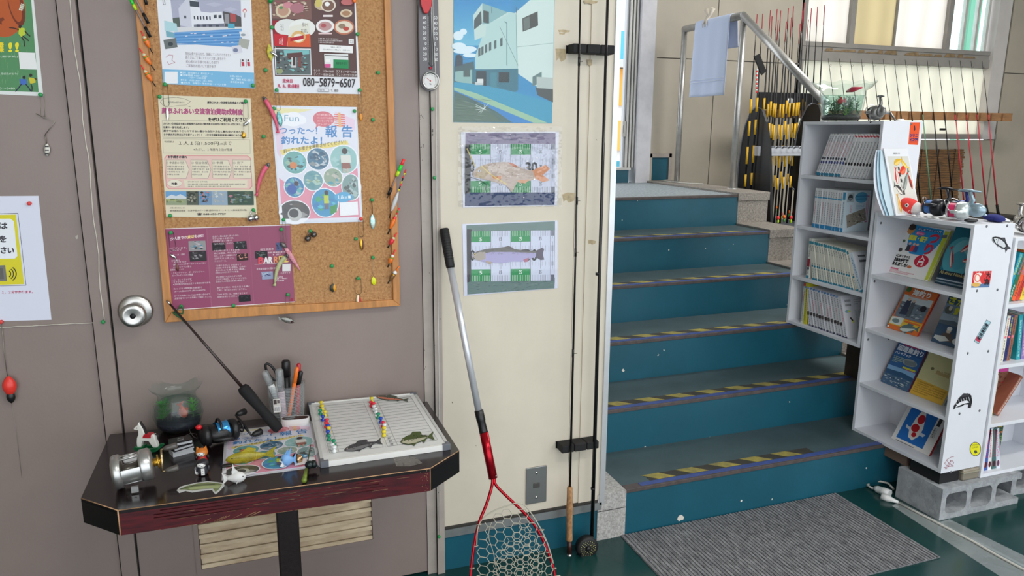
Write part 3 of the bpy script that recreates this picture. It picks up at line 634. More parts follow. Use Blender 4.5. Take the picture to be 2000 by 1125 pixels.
# --- report poster
def report_print(p, q, mini=False):
    """'caught it! report' sheet drawn in a unit square via q"""
    S = lambda pts: [q(*a) for a in pts]
    def E(cx, cy, rx, ry, c, n=18): p.poly([q(cx+rx*math.cos(2*math.pi*i/n), cy+ry*math.sin(2*math.pi*i/n)) for i in range(n)], c)
    def T(t, x, y, w_, h, c, b=0):
        a, b_, c_ = q(x, y), q(x+w_, y), q(x, y-h); ang = math.atan2(b_[1]-a[1], b_[0]-a[0]); p.text(t, a[0], a[1], math.dist(a, b_), math.dist(a, c_), c, math.tan(ang), b)
    p.poly(S([(.0, .0), (1, 0), (1, 1), (0, 1)]), (226, 228, 240))
    p.poly(S([(.02, .01), (.5, .015), (.3, .05), (.02, .06)]), (232, 226, 170)); p.poly(S([(.01, .10), (.14, .2), (.05, .45), (.01, .4)]), (226, 206, 224)); p.poly(S([(.75, .03), (.99, .1), (.98, .2), (.8, .12)]), (232, 206, 226))
    p.poly(S([(.01, .62), (.2, .72), (.5, .68), (.99, .60), (.99, .98), (.01, .98)]), (226, 148, 170)); p.poly(S([(.86, .55), (.99, .54), (.99, .8), (.88, .78)]), (228, 150, 172))
    for cx, cy, rx in ((.13, .07, .07), (.22, .06, .09), (.30, .09, .07), (.20, .11, .1), (.10, .10, .06)): E(cx+.03, cy+.02, rx, .04, (240, 242, 248))
    T('Fun', .13, .125, .18, .055, (120, 170, 196), .0); E(.61, .10, .13, .07, (214, 108, 122)); p.poly(S([(.52, .15), (.56, .15), (.5, .19)]), (214, 108, 122))
    for k, t in enumerate(['釣り堀を楽しもう', 'インスタグラム投稿', 'ストラップを1個', 'プレゼント']): T(t, .53, .07+k*.028, .19, .017, (244, 224, 228))
    for k in range(6): p.poly(S([(.74, .05+k*.02), (.87, .055+k*.02), (.87, .065+k*.02), (.74, .06+k*.02)]), (226, 110, 100))
    p.poly(S([(.79, .04), (.82, .04), (.82, .17), (.79, .17)]), (232, 180, 120))
    BL_ = (40, 128, 196)
    T('つった〜！', .06, .235, .46, .06, BL_, .3); T('釣れたよ！', .07, .325, .50, .068, BL_, .5); T('報 告', .62, .262, .33, .105, BL_, .5)
    p.poly(S([(.05, .375), (.88, .29), (.90, .325), (.07, .42)]), (232, 214, 120)); a = q(.09, .405); b = q(.86, .315)
    p.text('釣っている様子を撮影させてください！', a[0], a[1], b[0]-a[0], abs(q(0, 0)[1]-q(0, .035)[1]), (80, 66, 60), (b[1]-a[1])/(b[0]-a[0]), .1)
    circ = [(.22, .485, .145, .098, [(108, 170, 168), (70, 96, 96), (150, 190, 170), (120, 190, 200)]), (.51, .455, .135, .095, [(70, 120, 150), (140, 150, 156), (50, 90, 120), (190, 200, 206)]), (.83, .46, .17, .125, [(150, 196, 196), (170, 206, 206), (130, 180, 180)]), (.19, .70, .12, .087, [(60, 130, 180), (90, 180, 180), (170, 190, 196)]), (.43, .645, .12, .087, [(110, 160, 170), (170, 200, 190), (90, 150, 160), (150, 170, 120)]), (.68, .62, .115, .08, [(150, 170, 150), (110, 130, 120), (80, 160, 180), (190, 190, 180)]), (.90, .71, .115, .115, [(130, 160, 160), (170, 190, 190), (80, 90, 90)]), (.56, .845, .165, .125, [(60, 150, 196), (90, 190, 210), (70, 170, 120), (60, 130, 190)]), (.17, .92, .19, .10, [(70, 70, 70), (150, 150, 150), (90, 84, 80), (40, 44, 46)])]
    for i, (cx, cy, rx, ry, cs) in enumerate(circ):
        if cy+ry > .99: cy_hi = .985
        E(cx, cy, rx+.012, ry+.009, (240, 242, 248)); 
        R = random.Random(i)
        n = 20; pts = [(min(.985, max(.015, cx+rx*math.cos(2*math.pi*k/n))), min(.975, cy+ry*math.sin(2*math.pi*k/n))) for k in range(n)]
        p.poly(S(pts), cs[0])
        for k in range(26):
            th, rad = R.uniform(0, 6.28), R.random()**.5*.72; x, y = cx+rx*rad*math.cos(th), cy+ry*rad*math.sin(th); a_, b_ = R.uniform(.1, .4)*rx, R.uniform(.08, .25)*ry
            if x+a_ < .985 and y+b_ < .975: p.poly(S([(x-a_, y), (x, y-b_), (x+a_, y+b_*.3), (x, y+b_)]), cs[R.randrange(len(cs))])
    # child at the pool edge, child in yellow shirt, girl crouching
    p.poly(S([(.79, .42), (.91, .42), (.92, .49), (.79, .49)]), (220, 222, 216)); p.poly(S([(.80, .49), (.90, .49), (.91, .54), (.86, .545), (.80, .54)]), (150, 96, 84)); E(.845, .385, .035, .028, (60, 50, 50)); p.poly(S([(.81, .54), (.83, .54), (.83, .58), (.81, .58)]), (214, 180, 160)); p.poly(S([(.86, .54), (.88, .54), (.88, .58), (.86, .58)]), (214, 180, 160))
    p.poly(S([(.55, .78), (.61, .78), (.61, .85), (.55, .85)]), (196, 206, 60)); E(.585, .755, .025, .022, (60, 48, 44)); p.poly(S([(.55, .85), (.61, .85), (.60, .90), (.555, .90)]), (110, 110, 120)); p.poly(S([(.62, .88), (.71, .86), (.70, .93), (.62, .95)]), (60, 150, 80))
    E(.16, .72, .06, .045, (30, 90, 170)); E(.22, .67, .03, .022, (60, 50, 60)); E(.20, .51, .045, .03, (214, 130, 70)); E(.17, .94, .09, .06, (190, 192, 190)); E(.16, .93, .06, .04, (60, 62, 64))
    for cx, cy, rx in ((.74, .795, .06), (.80, .78, .08), (.86, .80, .06), (.79, .815, .08)): E(cx, cy, rx, .03, (84, 170, 214))
    T('Like', .73, .815, .11, .035, (240, 246, 250)); p.poly(S([(.855, .785), (.885, .785), (.885, .81), (.855, .81)]), (240, 246, 250))
    p.poly(S([(.74, .845), (.97, .84), (.97, .96), (.74, .965)]), (240, 242, 246))
root, p = sheet('poster', 'laminated catch report poster with round photos and big blue lettering', 'poster', [(529, 206), (696.5, 209), (708.5, 433), (547, 438)], PY, (214, 222, 234))
q = quad((532, 208.5), (693.5, 212), (705, 428), (550.5, 433)); report_print(p, q); p.build('print', root)
MB().prism([Wl(*a, PY-.0045) for a in ((529, 206), (696.5, 209), (708.5, 433), (547, 438))], (0, .0003, 0)).build('laminate', clear('laminate_film', refl=.7), root)
# --- maroon bar leaflet
MAR = (146, 72, 104)
root, p = sheet('poster', 'maroon bar leaflet in three folded columns at the bottom left of the cork board', 'poster', [(321, 447), (567, 439.5), (576, 590), (336, 606)], PY, (150, 76, 106))
p.line([(321, 447), (567, 439.5)], 1.3, (236, 230, 234)); p.line([(336, 605.5), (576, 589.5)], 1.3, (236, 230, 234))
p.poly([(403, 446), (404, 446), (413.5, 599), (412, 599)], (166, 96, 124)); p.poly([(484.5, 443), (486, 443), (497, 594), (495.5, 594)], (164, 92, 120)); p.poly([(322, 448), (403, 445.5), (412, 600), (337, 604.5)], (150, 76, 108))
LW = (236, 218, 226); sl = -.055
p.text('少人数での', 333, 470, 32, 6, LW, -.12, .2); p.text('貸切', 366, 466.5, 13, 6, (236, 208, 140), -.12, .3); p.text('もOK！', 380, 465, 17, 6, LW, -.12, .25)
for q4, cs, sd in ((((368, 471), (401, 470), (403, 489), (369, 490.5)), [(150, 150, 150), (60, 62, 66), (190, 180, 190), (90, 140, 160)], 1), (((369, 491.5), (403, 490), (404, 509), (371, 511)), [(50, 46, 50), (150, 146, 150), (80, 76, 80)], 2), (((414, 474), (440, 473.5), (441, 488), (415, 489.5)), [(40, 38, 42), (70, 66, 72)], 3), (((456, 472), (481, 470.5), (482.5, 486), (457, 487)), [(46, 46, 50), (150, 156, 160), (90, 90, 96)], 4), (((462, 496), (484, 495), (485, 508), (463, 510)), [(60, 40, 40), (214, 150, 140), (40, 36, 40)], 5), (((539, 474), (550, 474), (551, 489), (540, 490)), [(90, 100, 140), (60, 60, 80)], 6), (((498, 491), (522, 490.5), (523, 503), (499, 505)), [(44, 44, 48), (110, 120, 116)], 7), (((510, 531), (533, 530), (534, 544.5), (512, 546)), [(150, 160, 190), (60, 70, 110), (190, 200, 210)], 8), (((466, 577), (489, 575), (490, 588), (467, 590)), [(34, 34, 40), (60, 60, 66)], 9)):
    photo_fill(p, quad(*q4), cs, 24, sd, .3)
col1 = [(332, 487, 34, 'もございます。'), (333, 491.5, 22, 'ご人数まで'), (334, 500, 28, '・コース（例）'), (336, 511, 16, 'お料理は'), (337, 514.5, 28, '・旬のサラダ'), (337, 519, 66, '・鎌倉のベルコラボーのアンティパスト'), (339, 524, 36, '・お腹のワイン蒸し'), (334, 529, 26, '自家製ソーセージ'), (336, 535.5, 66, '・スモークチキン、ポークジンジャー、'), (338, 540, 40, 'ローストビーフの三種盛'), (337, 549, 38, '・ペーコントマトピザ'), (337, 553, 39, '・キラクのポリトーゲ'), (339, 557.5, 74, '※注料理の内容は変更する場合があります。'), (340, 566, 56, 'たっぷり3時間飲み放題で'), (342, 571.5, 60, 'お一人様4,000円 (税込4,400円)'), (341, 580, 70, 'コースの内容についてはご予算に合わせて'), (342, 585, 72, '変更可能ですのでお気軽にご相談ください。')]
for x, y, w_, t in col1: p.text(t, x-1, y, w_, 3.6, LW, sl)
col2 = [(415, 464, 52, '店主が、蕨に出会い会いたのは、'), (415, 468.5, 42, '今から7数十年前の話。'), (416, 473, 38, '仲卸問屋であって働けた'), (417, 478.5, 40, '『BAR RIZZ』のです。'), (417, 492, 52, '午前2時に近づこする音場。'), (418, 497, 50, '時には静画、時には学ぶ。'), (418, 502, 45, 'など、スポーツ観戦だけが'), (419, 507, 38, '店内でキンキンに'), (419, 512, 24, '冷えたビール。'), (421, 521, 50, '『お帰りなさい』の気持ちで'), (421, 525.5, 60, 'お出会いするを深い時間は、仕事帰り'), (421, 530, 58, '疲れた心を癒すのに最適。'), (421, 534.5, 46, '自由な心の光を見て下ず用意。'), (422, 543, 50, '遅い時間でも変わらずに元気'), (422, 547.5, 60, 'したがつまみた、マグラーメンなど、'), (422, 552, 56, '店長がしの雨店主を飲う明近で。'), (424, 564, 64, '眠れない夜に、地位を生うを機に'), (424, 569, 58, 'た時に、帰り迎える存在でありたい。'), (425, 577, 58, '『BAR RIZZ』は、地静が皆さまで'), (425, 582, 42, '皆様のお帰りをお待ちして')]
for x, y, w_, t in col2: p.text(t, x, y, w_, 3.5, LW, sl)
p.text('埼玉県蕨市', 508, 490, 27, 4.6, LW, sl); p.text('B', 505, 515, 9, 12, (226, 84, 96), sl, .6); p.text('AR', 515, 514.5, 17, 12, (236, 230, 232), sl, .6); p.text('R', 535, 513.5, 8, 12, (226, 150, 110), sl, .6); p.text('IZZ', 545, 512.5, 18, 12, (230, 200, 110), sl, .6)
p.lines(524, 492, 40, 1, 4, 3, LW, sl); p.lines(533, 496, 26, 1, 4, 3, LW, sl); p.line([(497, 516.5), (562, 513)], .6, LW); p.text('居酒屋営業中の隠れ家', 501, 528, 38, 4.4, LW, sl)
p.rect(551.5, 515.5, 567.5, 530, (226, 222, 224), -.03); p.text('公式サイト', 548, 535.5, 19, 3.4, LW, sl); p.lines(541, 539, 14, 1, 4, 3, LW, sl); p.lines(540, 543, 20, 2, 4, 2.6, LW, sl); p.rect(568, 583, 572, 588, (176, 40, 76))
p.build('print', root)
# ------------------------------------------------ left wall posters
GY = -.0015
root, p = sheet('poster', 'green athletics poster with two small runners at the top left wall', 'poster', [(-90, -60), (60, -60), (84.5, 188), (-90, 180)], GY, (222, 226, 224))
p.poly([(-90, -60), (56, -60), (75.5, 180), (-90, 174)], (86, 142, 96))
p.ell(8, 22, 42, 51, (184, 90, 44)); p.ell(32, 12, 15, 40, (116, 52, 30), 20, -.25); p.ell(29, 8, 11, 36, (178, 86, 42), 20, -.25); p.poly([(-4, 38), (6, 33), (9, 39), (3, 42), (4, 48), (-4, 46)], (120, 56, 34))
p.text('大谷記念', 41, 6, 14, 8, (226, 240, 220), 1.2, .2, rot=1.9); 
R = random.Random(5)
for i in range(60): x = R.uniform(-10, 60); y = R.uniform(70, 160); p.line([(x, y), (x+R.uniform(-2, 2), y+R.uniform(3, 9))], .5, (120, 168, 120))
p.poly([(37, 53), (48, 55), (50, 66), (42, 73), (36, 66)], (190, 206, 60)); p.ell(39, 52, 3, 3.5, (50, 40, 36)); p.line([(37, 58), (28, 55), (18, 54)], 2, (60, 40, 34)); p.line([(48, 60), (55, 68), (59, 71)], 2.2, (50, 40, 34)); p.line([(42, 72), (47, 80), (48, 91)], 2.4, (50, 46, 44)); p.line([(44, 70), (52, 76), (56, 80)], 2.2, (50, 46, 44))
p.text('業', -2, 102, 9, 19, (236, 214, 50), 0, .6); p.text('!!', 17, 101, 19, 17, (236, 222, 50), 0, 1.0)
p.poly([(36, 102), (68, 103), (72.5, 136), (39, 135)], (232, 234, 232)); p.text('(要予約)', 1, 113, 34, 4.6, (214, 232, 214)); p.text('見頃見がおり)', 1, 147, 34, 5, (214, 232, 214)); p.text('31−2480', 0, 175, 29, 4.4, (214, 232, 214))
p.poly([(38, 154), (52, 155), (53, 165), (40, 166)], (70, 110, 190)); p.ell(47, 151, 3, 3.4, (50, 44, 50)); p.line([(42, 164), (36, 172), (30, 179)], 2, (40, 46, 80)); p.line([(50, 164), (56, 171), (60, 178)], 2, (40, 46, 80))
p.poly([(56, 151), (68, 153), (70, 161), (59, 164)], (206, 196, 60)); p.ell(60, 147, 3, 3.4, (50, 44, 40)); p.line([(60, 163), (63, 171), (62, 179)], 2, (50, 50, 50)); p.line([(67, 153), (72, 155)], 2, (80, 56, 44))
p.build('print', root)
root, p = sheet('poster', 'white notice with a yellow bordered announcement on the left wall', 'poster', [(-60, 383.5), (75, 382.5), (100.5, 624.5), (-60, 629)], GY, (220, 224, 240))
p.line([(-60, 419), (35, 416.5), (51, 557), (-60, 560)], 1, (90, 92, 100)); p.poly([(-60, 421), (31, 419), (47, 555), (-60, 558)], (222, 212, 50)); p.poly([(-60, 428), (20, 427), (27, 432), (34, 500), (29, 505), (-60, 506)], (236, 240, 246))
p.text('は', -2, 447, 16, 12, (66, 66, 74), 0, .7); p.text('を', -2, 473, 14, 12, (66, 66, 74), 0, .7); p.text('ださい', -14, 495, 41, 12, (66, 66, 74), 0, .7)
p.poly([(-60, 520), (10, 518), (14, 549), (-60, 550)], (120, 120, 120)); p.poly([(-60, 524), (5, 523), (8, 545), (-60, 546)], (100, 100, 96))
for r in (10, 16, 22): p.line([(12+r*math.cos(a)*.9, 535-r*math.sin(a)*.75) for a in [(-50+i*12.5)*math.pi/180 for i in range(9)]], 2.2, (70, 62, 40))
p.text('、１、２分かかります。', -4, 573.5, 68, 5.4, (186, 40, 90), -.01, .2); p.build('print', root)
# ------------------------------------------------ cream panel posters
CY = -.0015
root, p = sheet('poster', 'glossy photo poster of a pale building beside a blue swimming pool on the cream panel', 'poster', [(886, -70), (1085, -70), (1078, 241), (885.5, 238.5)], CY, (90, 170, 200))
p.poly([(887, -70), (1084, -70), (1078, 241), (886, 238)], (38, 138, 190))
for i in range(8): p.poly([(887, 0+i*11), (1000, 0+i*11), (1000, 12+i*11), (887, 12+i*11)], (38+i*9, 138+i*6, 196+i*2))
for c in ((895, 70, 10, 9), (905, 62, 7, 6), (896, 90, 14, 7), (915, 96, 16, 6), (905, 100, 20, 5), (918, 108, 14, 4)): p.ell(*c, (214, 232, 240))
p.poly([(887, 130), (925, 120), (930, 172), (887, 172)], (60, 92, 96)); p.poly([(890, 108), (898, 106), (904, 112), (904, 128), (888, 130)], (44, 60, 76)); p.line([(890, 118), (925, 114)], .8, (70, 90, 100)); p.line([(890, 124), (925, 122)], .8, (70, 90, 100)); p.poly([(889, 140), (922, 136), (922, 168), (889, 158)], (140, 180, 176)); p.rect(905, 136, 918, 150, (70, 90, 90))
p.poly([(1006, 25), (1035, 0), (1060, -40), (1084, -70), (1079, 190), (1006, 140)], (200, 220, 216)); p.poly([(950, 48), (994, 23), (1008, 26), (1012, 136), (928, 135), (928, 110)], (176, 208, 206)); p.poly([(924, 30), (942, 6), (992, 24), (992, 28), (950, 48), (948, 70), (927, 79)], (190, 214, 210)); p.poly([(942, 6), (992, 24), (955, 46), (942, 48)], (130, 176, 180))
p.poly([(926, 39), (940, 20), (941, 46), (926, 58)], (60, 78, 82)); p.poly([(944, 20), (955, 23), (955, 46), (944, 44)], (54, 66, 66)); p.poly([(1020, 36), (1050, 22), (1051, 50), (1021, 62)], (50, 56, 50)); p.poly([(1022, 38), (1034, 32), (1035, 54), (1023, 60)], (96, 110, 104))
for x, y in ((936, 95), (942, 92), (949, 88), (957, 84), (967, 80), (979, 75)): p.poly([(x-2, y), (x+2.5, y-2), (x+2.5, y+14), (x-2, y+16)], (70, 90, 92))
p.line([(985, 42), (990, 45), (990, 128)], 2, (110, 150, 150)); p.line([(976, 52), (1012, 128)], .7, (80, 110, 110)); p.line([(1008, 92), (1080, 84)], .8, (120, 160, 160)); p.line([(1008, 28), (1010, 150)], 1, (110, 150, 150))
p.poly([(922, 136), (1012, 134), (1012, 176), (1006, 180), (922, 160)], (46, 112, 130)); p.rect(930, 139, 950, 168, (30, 50, 60)); p.rect(974, 141, 995, 161, (28, 44, 50)); p.rect(958, 142, 970, 172, (60, 130, 146)); p.poly([(1040, 150), (1058, 140), (1058, 162), (1040, 168)], (90, 120, 120)); p.poly([(1046, 170), (1080, 172), (1080, 200), (1050, 186)], (60, 70, 70)); p.poly([(1048, 150), (1080, 152), (1080, 174), (1048, 172)], (176, 190, 186))
p.poly([(887, 160), (930, 164), (1006, 180), (1079, 200), (1078, 241), (980, 220), (887, 176)], (48, 150, 184)); p.poly([(887, 170), (930, 182), (1070, 240), (1040, 240), (887, 180)], (150, 190, 160)); p.poly([(887, 176), (1042, 240), (1000, 240), (887, 186)], (46, 130, 196))
p.poly([(887, 178), (915, 190), (970, 218), (1000, 239), (886, 238)], (70, 104, 100)); p.poly([(887, 188), (950, 214), (980, 238), (886, 238)], (84, 110, 96))
R = random.Random(9)
for i in range(46): x = R.uniform(888, 950); y = R.uniform(192, 234); p.line([(x, y), (x+R.uniform(6, 22), y+R.uniform(0, 4))], .6, (60, 84, 76) if i % 2 else (120, 146, 130))
for i in range(10): p.line([(945, 212), (945+R.uniform(-18, 14), 212+R.uniform(-12, 12))], .7, (214, 230, 226))
for x in (960, 1008): p.rect(x, 14, x+1, 26, (70, 90, 92))
p.rect(928, 160, 944, 166, (190, 200, 200)); p.rect(932, 154, 944, 162, (214, 220, 220))
p.build('print', root); 
MB().prism([Wl(*a, CY-.0035) for a in ((887, -70), (1084, -70), (1078, 241), (886, 238))], (0, .0002, 0)).build('gloss_coat', clear('gloss_film', refl=.55, bump=.4, bscale=7), root)
def ruler(p, x0, y0, x1, y1, dy, fx, col_water, trout):
    """printed fish-on-a-ruler photo: ruler from (x0,y0) to (x1,y1)"""
    w_ = (x1-x0)/4.2; H = y1-y0
    gr = (44, 146, 86); wh = (206, 212, 232)
    for k, c in enumerate([gr, wh, gr, wh, wh]):
        a = x0+k*w_; b = min(x1, a+w_)
        if a >= x1: break
        t = lambda x: (x-x0)*dy
        p.poly([(a, y0+t(a)), (b, y0+t(b)), (b, y0+H*.22+t(b)), (a, y0+H*.22+t(a))], c); p.poly([(a, y0+H*.22+t(a)), (b, y0+H*.22+t(b)), (b, y0+H*.76+t(b)), (a, y0+H*.76+t(a))], wh); p.poly([(a, y0+H*.76+t(a)), (b, y0+H*.76+t(b)), (b, y1+t(b)), (a, y1+t(a))], c)
        lc = (236, 240, 240) if c == gr else (80, 84, 96)
        for i in range(12):
            x = a+(b-a)*i/12; p.line([(x, y0+t(x)), (x, y0+t(x)+H*(.11 if i % 6 else .16))], .4, lc); p.line([(x, y1+t(x)-H*.12), (x, y1+t(x))], .5, lc)
            if i % 2: p.line([(x, y0+t(x)+H*.30), (x, y0+t(x)+H*.42)], .4, (120, 124, 140)); p.line([(x, y0+t(x)+H*.62), (x, y0+t(x)+H*.7)], .4, (120, 124, 140))
        p.line([(a, y0+t(a)), (a, y1+t(a))], .5, (90, 96, 110)); m_ = (a+b)/2; p.line([(m_, y0+H*.22+t(m_)), (m_, y0+H*.76+t(m_))], .5, (70, 74, 90))
        if k < 4 and m_ < x1-1:
            p.text(str(5+10*k), m_-3, y0+t(m_)+H*.20, 5, H*.07, lc, 0, .1); p.text(str(5+10*k), m_-3, y0+t(m_)+H*.86, 5, H*.07, lc, 0, .1)
            if c != gr: p.text('35', m_-3+.0, y0+t(m_)+H*.52, 6, H*.09, (60, 62, 70), 0, .1)
    p.text('30', x0+3.05*w_-w_*.3, y0+t(x0+3*w_)+H*.60, w_*.56, H*.22, (44, 44, 52), 0, .8); p.text('0', x0-2, y0+H*.58, w_*.24, H*.2, (44, 44, 52), 0, .7)
root, p = sheet('poster', 'photo sheet of a pale orange finned carp on a green and white ruler', 'poster', [(900, 258), (1092, 257), (1088, 401.5), (904, 405.5)], CY, (222, 224, 236))
p.poly([(909, 260), (1085, 260), (1083, 400), (908, 403)], (60, 70, 110)); p.poly([(909, 260), (1085, 260), (1085, 282), (909, 282)], (150, 136, 160)); photo_fill(p, quad((910, 260), (1085, 260), (1085, 280), (910, 281)), [(130, 120, 150), (170, 160, 180), (90, 90, 120)], 40, 8, .2)
photo_fill(p, quad((909, 376), (1084, 377), (1083, 400), (908, 402)), [(24, 50, 100), (34, 66, 124), (20, 40, 84)], 90, 3, .05)
ruler(p, 919, 281, 1084, 376, .0, 0, None, False); p.poly([(909, 282), (919, 282), (917, 378), (908, 378)], (40, 40, 44))
F1 = [(922, 338), (930, 330), (944, 322), (960, 318), (985, 316), (1004, 321), (1022, 330), (1040, 333), (1050, 328), (1066, 322), (1074, 330), (1060, 342), (1074, 352), (1060, 356), (1046, 349), (1036, 353), (1010, 356), (1000, 376), (988, 362), (960, 354), (938, 348), (926, 346)]
p.poly(F1, (196, 178, 168)); p.poly([(1040, 333), (1050, 328), (1066, 322), (1074, 330), (1060, 342), (1074, 352), (1060, 356), (1046, 349)], (218, 150, 110)); p.poly([(990, 316), (1004, 320), (1014, 327), (1002, 325)], (196, 120, 90)); p.poly([(960, 344), (984, 343), (978, 350), (964, 350)], (214, 144, 96)); p.poly([(1010, 352), (1036, 350), (1026, 358), (1014, 357)], (216, 160, 120))
p.poly([(945, 324), (985, 320), (1020, 332), (1035, 338), (1010, 342), (975, 338), (950, 335)], (206, 190, 180)); p.poly([(934, 326), (952, 322), (956, 338), (944, 350), (928, 345)], (190, 170, 140)); p.ell(936, 334, 2.6, 2.6, (220, 224, 236)); p.ell(936, 334, 1.3, 1.3, (30, 30, 40)); p.line([(940, 324), (958, 340), (976, 352), (990, 360)], 2, (226, 206, 130))
R = random.Random(2)
for i in range(70): x = R.uniform(950, 1030); y = R.uniform(323, 347); p.poly([(x, y), (x+2, y-1), (x+3, y+.6), (x+1, y+1.2)], (222, 208, 200) if i % 2 else (176, 158, 150))
p.line([(912, 290), (922, 312), (928, 326)], 2.4, (190, 176, 110)); p.line([(916, 345), (938, 352), (950, 360), (948, 372)], 1.2, (50, 50, 56))
p.build('print', root)
WRAP = clear('crinkled_plastic', (250, 250, 250), refl=1.5, bump=1.6, bscale=26, rough=.12, haze=.03)
wr = MB(); N = 14; g_ = []
R = random.Random(21)
for j in range(N+1):
    for i in range(N+1):
        px = 895+(1097-895)*i/N; py = 247+(404-247)*j/N; g_.append(Wl(px, py, CY-.0075-R.uniform(0, .0015)-(.002 if j < 3 else 0)*R.random()))
wr.add(g_, [(j*(N+1)+i, j*(N+1)+i+1, (j+1)*(N+1)+i+1, (j+1)*(N+1)+i) for j in range(N) for i in range(N)], 0, True).build('plastic_wrap', WRAP, root)
root, p = sheet('poster', 'laminated photo sheet of a silver violet trout on a green and white ruler', 'poster', [(903, 437.5), (1089, 430.5), (1089, 563), (906, 578)], CY, (214, 218, 236))
p.poly([(911, 440), (1084, 432), (1083, 563), (913, 575)], (116, 138, 134)); photo_fill(p, quad((911, 440), (1084, 432), (1084, 452), (912, 460)), [(110, 134, 132), (90, 112, 110), (134, 150, 148)], 130, 13, .06); photo_fill(p, quad((913, 548), (1084, 542), (1083, 563), (913, 575)), [(104, 128, 126), (70, 88, 90), (130, 146, 142)], 150, 14, .06)
p.poly([(912, 448), (921, 448), (918, 550), (913, 552)], (64, 62, 68)); ruler(p, 920, 451.5, 1083, 550, -.012, 0, None, True)
F2 = [(921, 503), (922, 497), (932, 491), (950, 486), (975, 484), (992, 481), (1003, 486), (1030, 490), (1046, 490), (1058, 484), (1063, 486), (1060, 496), (1063, 507), (1056, 508), (1046, 502), (1036, 505), (1020, 511), (1000, 511), (980, 514), (950, 513), (935, 509)]
p.poly(F2, (170, 164, 206)); p.poly([(922, 497), (932, 491), (950, 486), (975, 484), (992, 481), (1003, 486), (1030, 490), (1046, 490), (1058, 484), (1060, 494), (1040, 494), (1000, 492), (960, 492), (932, 498)], (110, 108, 104)); p.poly([(1048, 490), (1058, 484), (1063, 486), (1060, 496), (1063, 507), (1056, 508), (1046, 502)], (90, 84, 100)); p.poly([(924, 499), (936, 492), (948, 492), (948, 506), (936, 509), (922, 505)], (170, 160, 150)); p.ell(927.5, 497, 2.3, 2.3, (206, 190, 130)); p.ell(927.5, 497, 1.2, 1.2, (20, 20, 30)); p.poly([(948, 509), (962, 512), (958, 516), (950, 513)], (176, 160, 140)); p.poly([(1022, 507), (1033, 503), (1032, 511), (1024, 512)], (176, 110, 130)); p.poly([(1018, 488), (1028, 486), (1032, 491), (1020, 491)], (84, 80, 84)); p.poly([(985, 483), (993, 480), (1004, 485), (995, 487)], (96, 90, 90))
for i in range(90): x = R.uniform(940, 1045); y = R.uniform(487, 497); p.ell(x, y, .6, .6, (60, 58, 62), 5)
p.line([(921, 505), (925, 503), (928, 507)], .9, (40, 36, 44)); p.build('print', root)
MB().prism([Wl(*a, CY-.0065) for a in ((903, 437.5), (1089, 430.5), (1089, 563), (906, 578))], (0, .0002, 0)).build('laminate', clear('laminate_film2', refl=.5), root)
tp = MB()
for x, y, w_, h_ in ((1082, 428, 10, 9), (898, 428, 10, 10), (1085, 252, 10, 6)): tp.prism([Wl(x, y, CY-.002), Wl(x+w_, y, CY-.002), Wl(x+w_, y+h_, CY-.002), Wl(x, y+h_, CY-.002)], (0, .0004, 0))
# old tape marks on the cream wall: parts of the wall
wall_r = bpy.data.objects['wall_right']
om = mat('old_tape_mark', (196, 176, 138), .4, var=.2, vscale=60); R = random.Random(31)
for x, y, w_, h_ in ((1085, 95, 22, 26), (1090, 58, 24, 6), (1147, 116, 10, 14), (1140, 0, 28, 8), (1148, 468, 16, 10), (1098, 376, 26, 20), (1092, 64, 12, 4)):
    pts = [(x+w_*a, y+h_*b) for a, b in ((0, R.uniform(0, .3)), (.4, 0), (1, R.uniform(0, .4)), (.9, .8), (.5, 1), (.3, .7), (.1, .9))]
    MB().prism([Wl(a, b, -.0003) for a, b in pts], (0, .0003, 0)).build('tape_remnant', om, wall_r)
# ================================================================== PINS, LURES, FLOATS, STRINGS ON THE WALL
def Cp(px, py, l=0.0): return Wl(px, py, YC-.0025-l)
GRN = mat('green_plastic', (30, 146, 76), .35); REDP = mat('red_plastic', (222, 62, 58), .35); ORG = mat('orange_plastic', (240, 118, 30), .35)
CHR = mat('chrome', (206, 206, 208), .15, 1); DCHN = mat('dark_chain', (52, 58, 56), .4, .5); SCHN = mat('steel_chain', (150, 146, 136), .35, .8)
BLKP = mat('black_plastic', (22, 22, 24), .35); YLW = mat('yellow_plastic', (226, 206, 36), .35); WHP = mat('white_plastic', (232, 232, 230), .4)
GOLD = mat('gold_metal', (206, 160, 60), .25, .9); PINK = mat('pink_soft_plastic', (232, 100, 130), .35, var=.1, vscale=60); LEAD = mat('lead_grey', (120, 116, 114), .4, .6)
def pin_mb(m): 
    b = MB(); b.lathe([(0, .0075), (.0034, .0074), (.0046, .0066), (.0048, .0052), (.0036, .0036), (.0030, .0016), (.0044, .0006), (.0044, 0), (0, 0)], (0, 0, 0), (0, -1, 0), 12)
    return b
pin_proto = pin_mb(GRN).build('push_pin', GRN); _first = [True]
def pin(px, py, where, y=None, color='green'):
    global pin_proto
    if color == 'green' and not _first[0]: o = pin_proto.copy(); COL.objects.link(o)
    elif color == 'green': o = pin_proto; _first[0] = False
    else: o = pin_mb(None).build('push_pin', {'red': REDP, 'orange': ORG}[color])
    o.location = Wl(px, py, YC-.001 if y is None else y)
    tag(o, '%s push pin %s' % (color, where), 'push pin', 'push pins on the door and walls'); return o
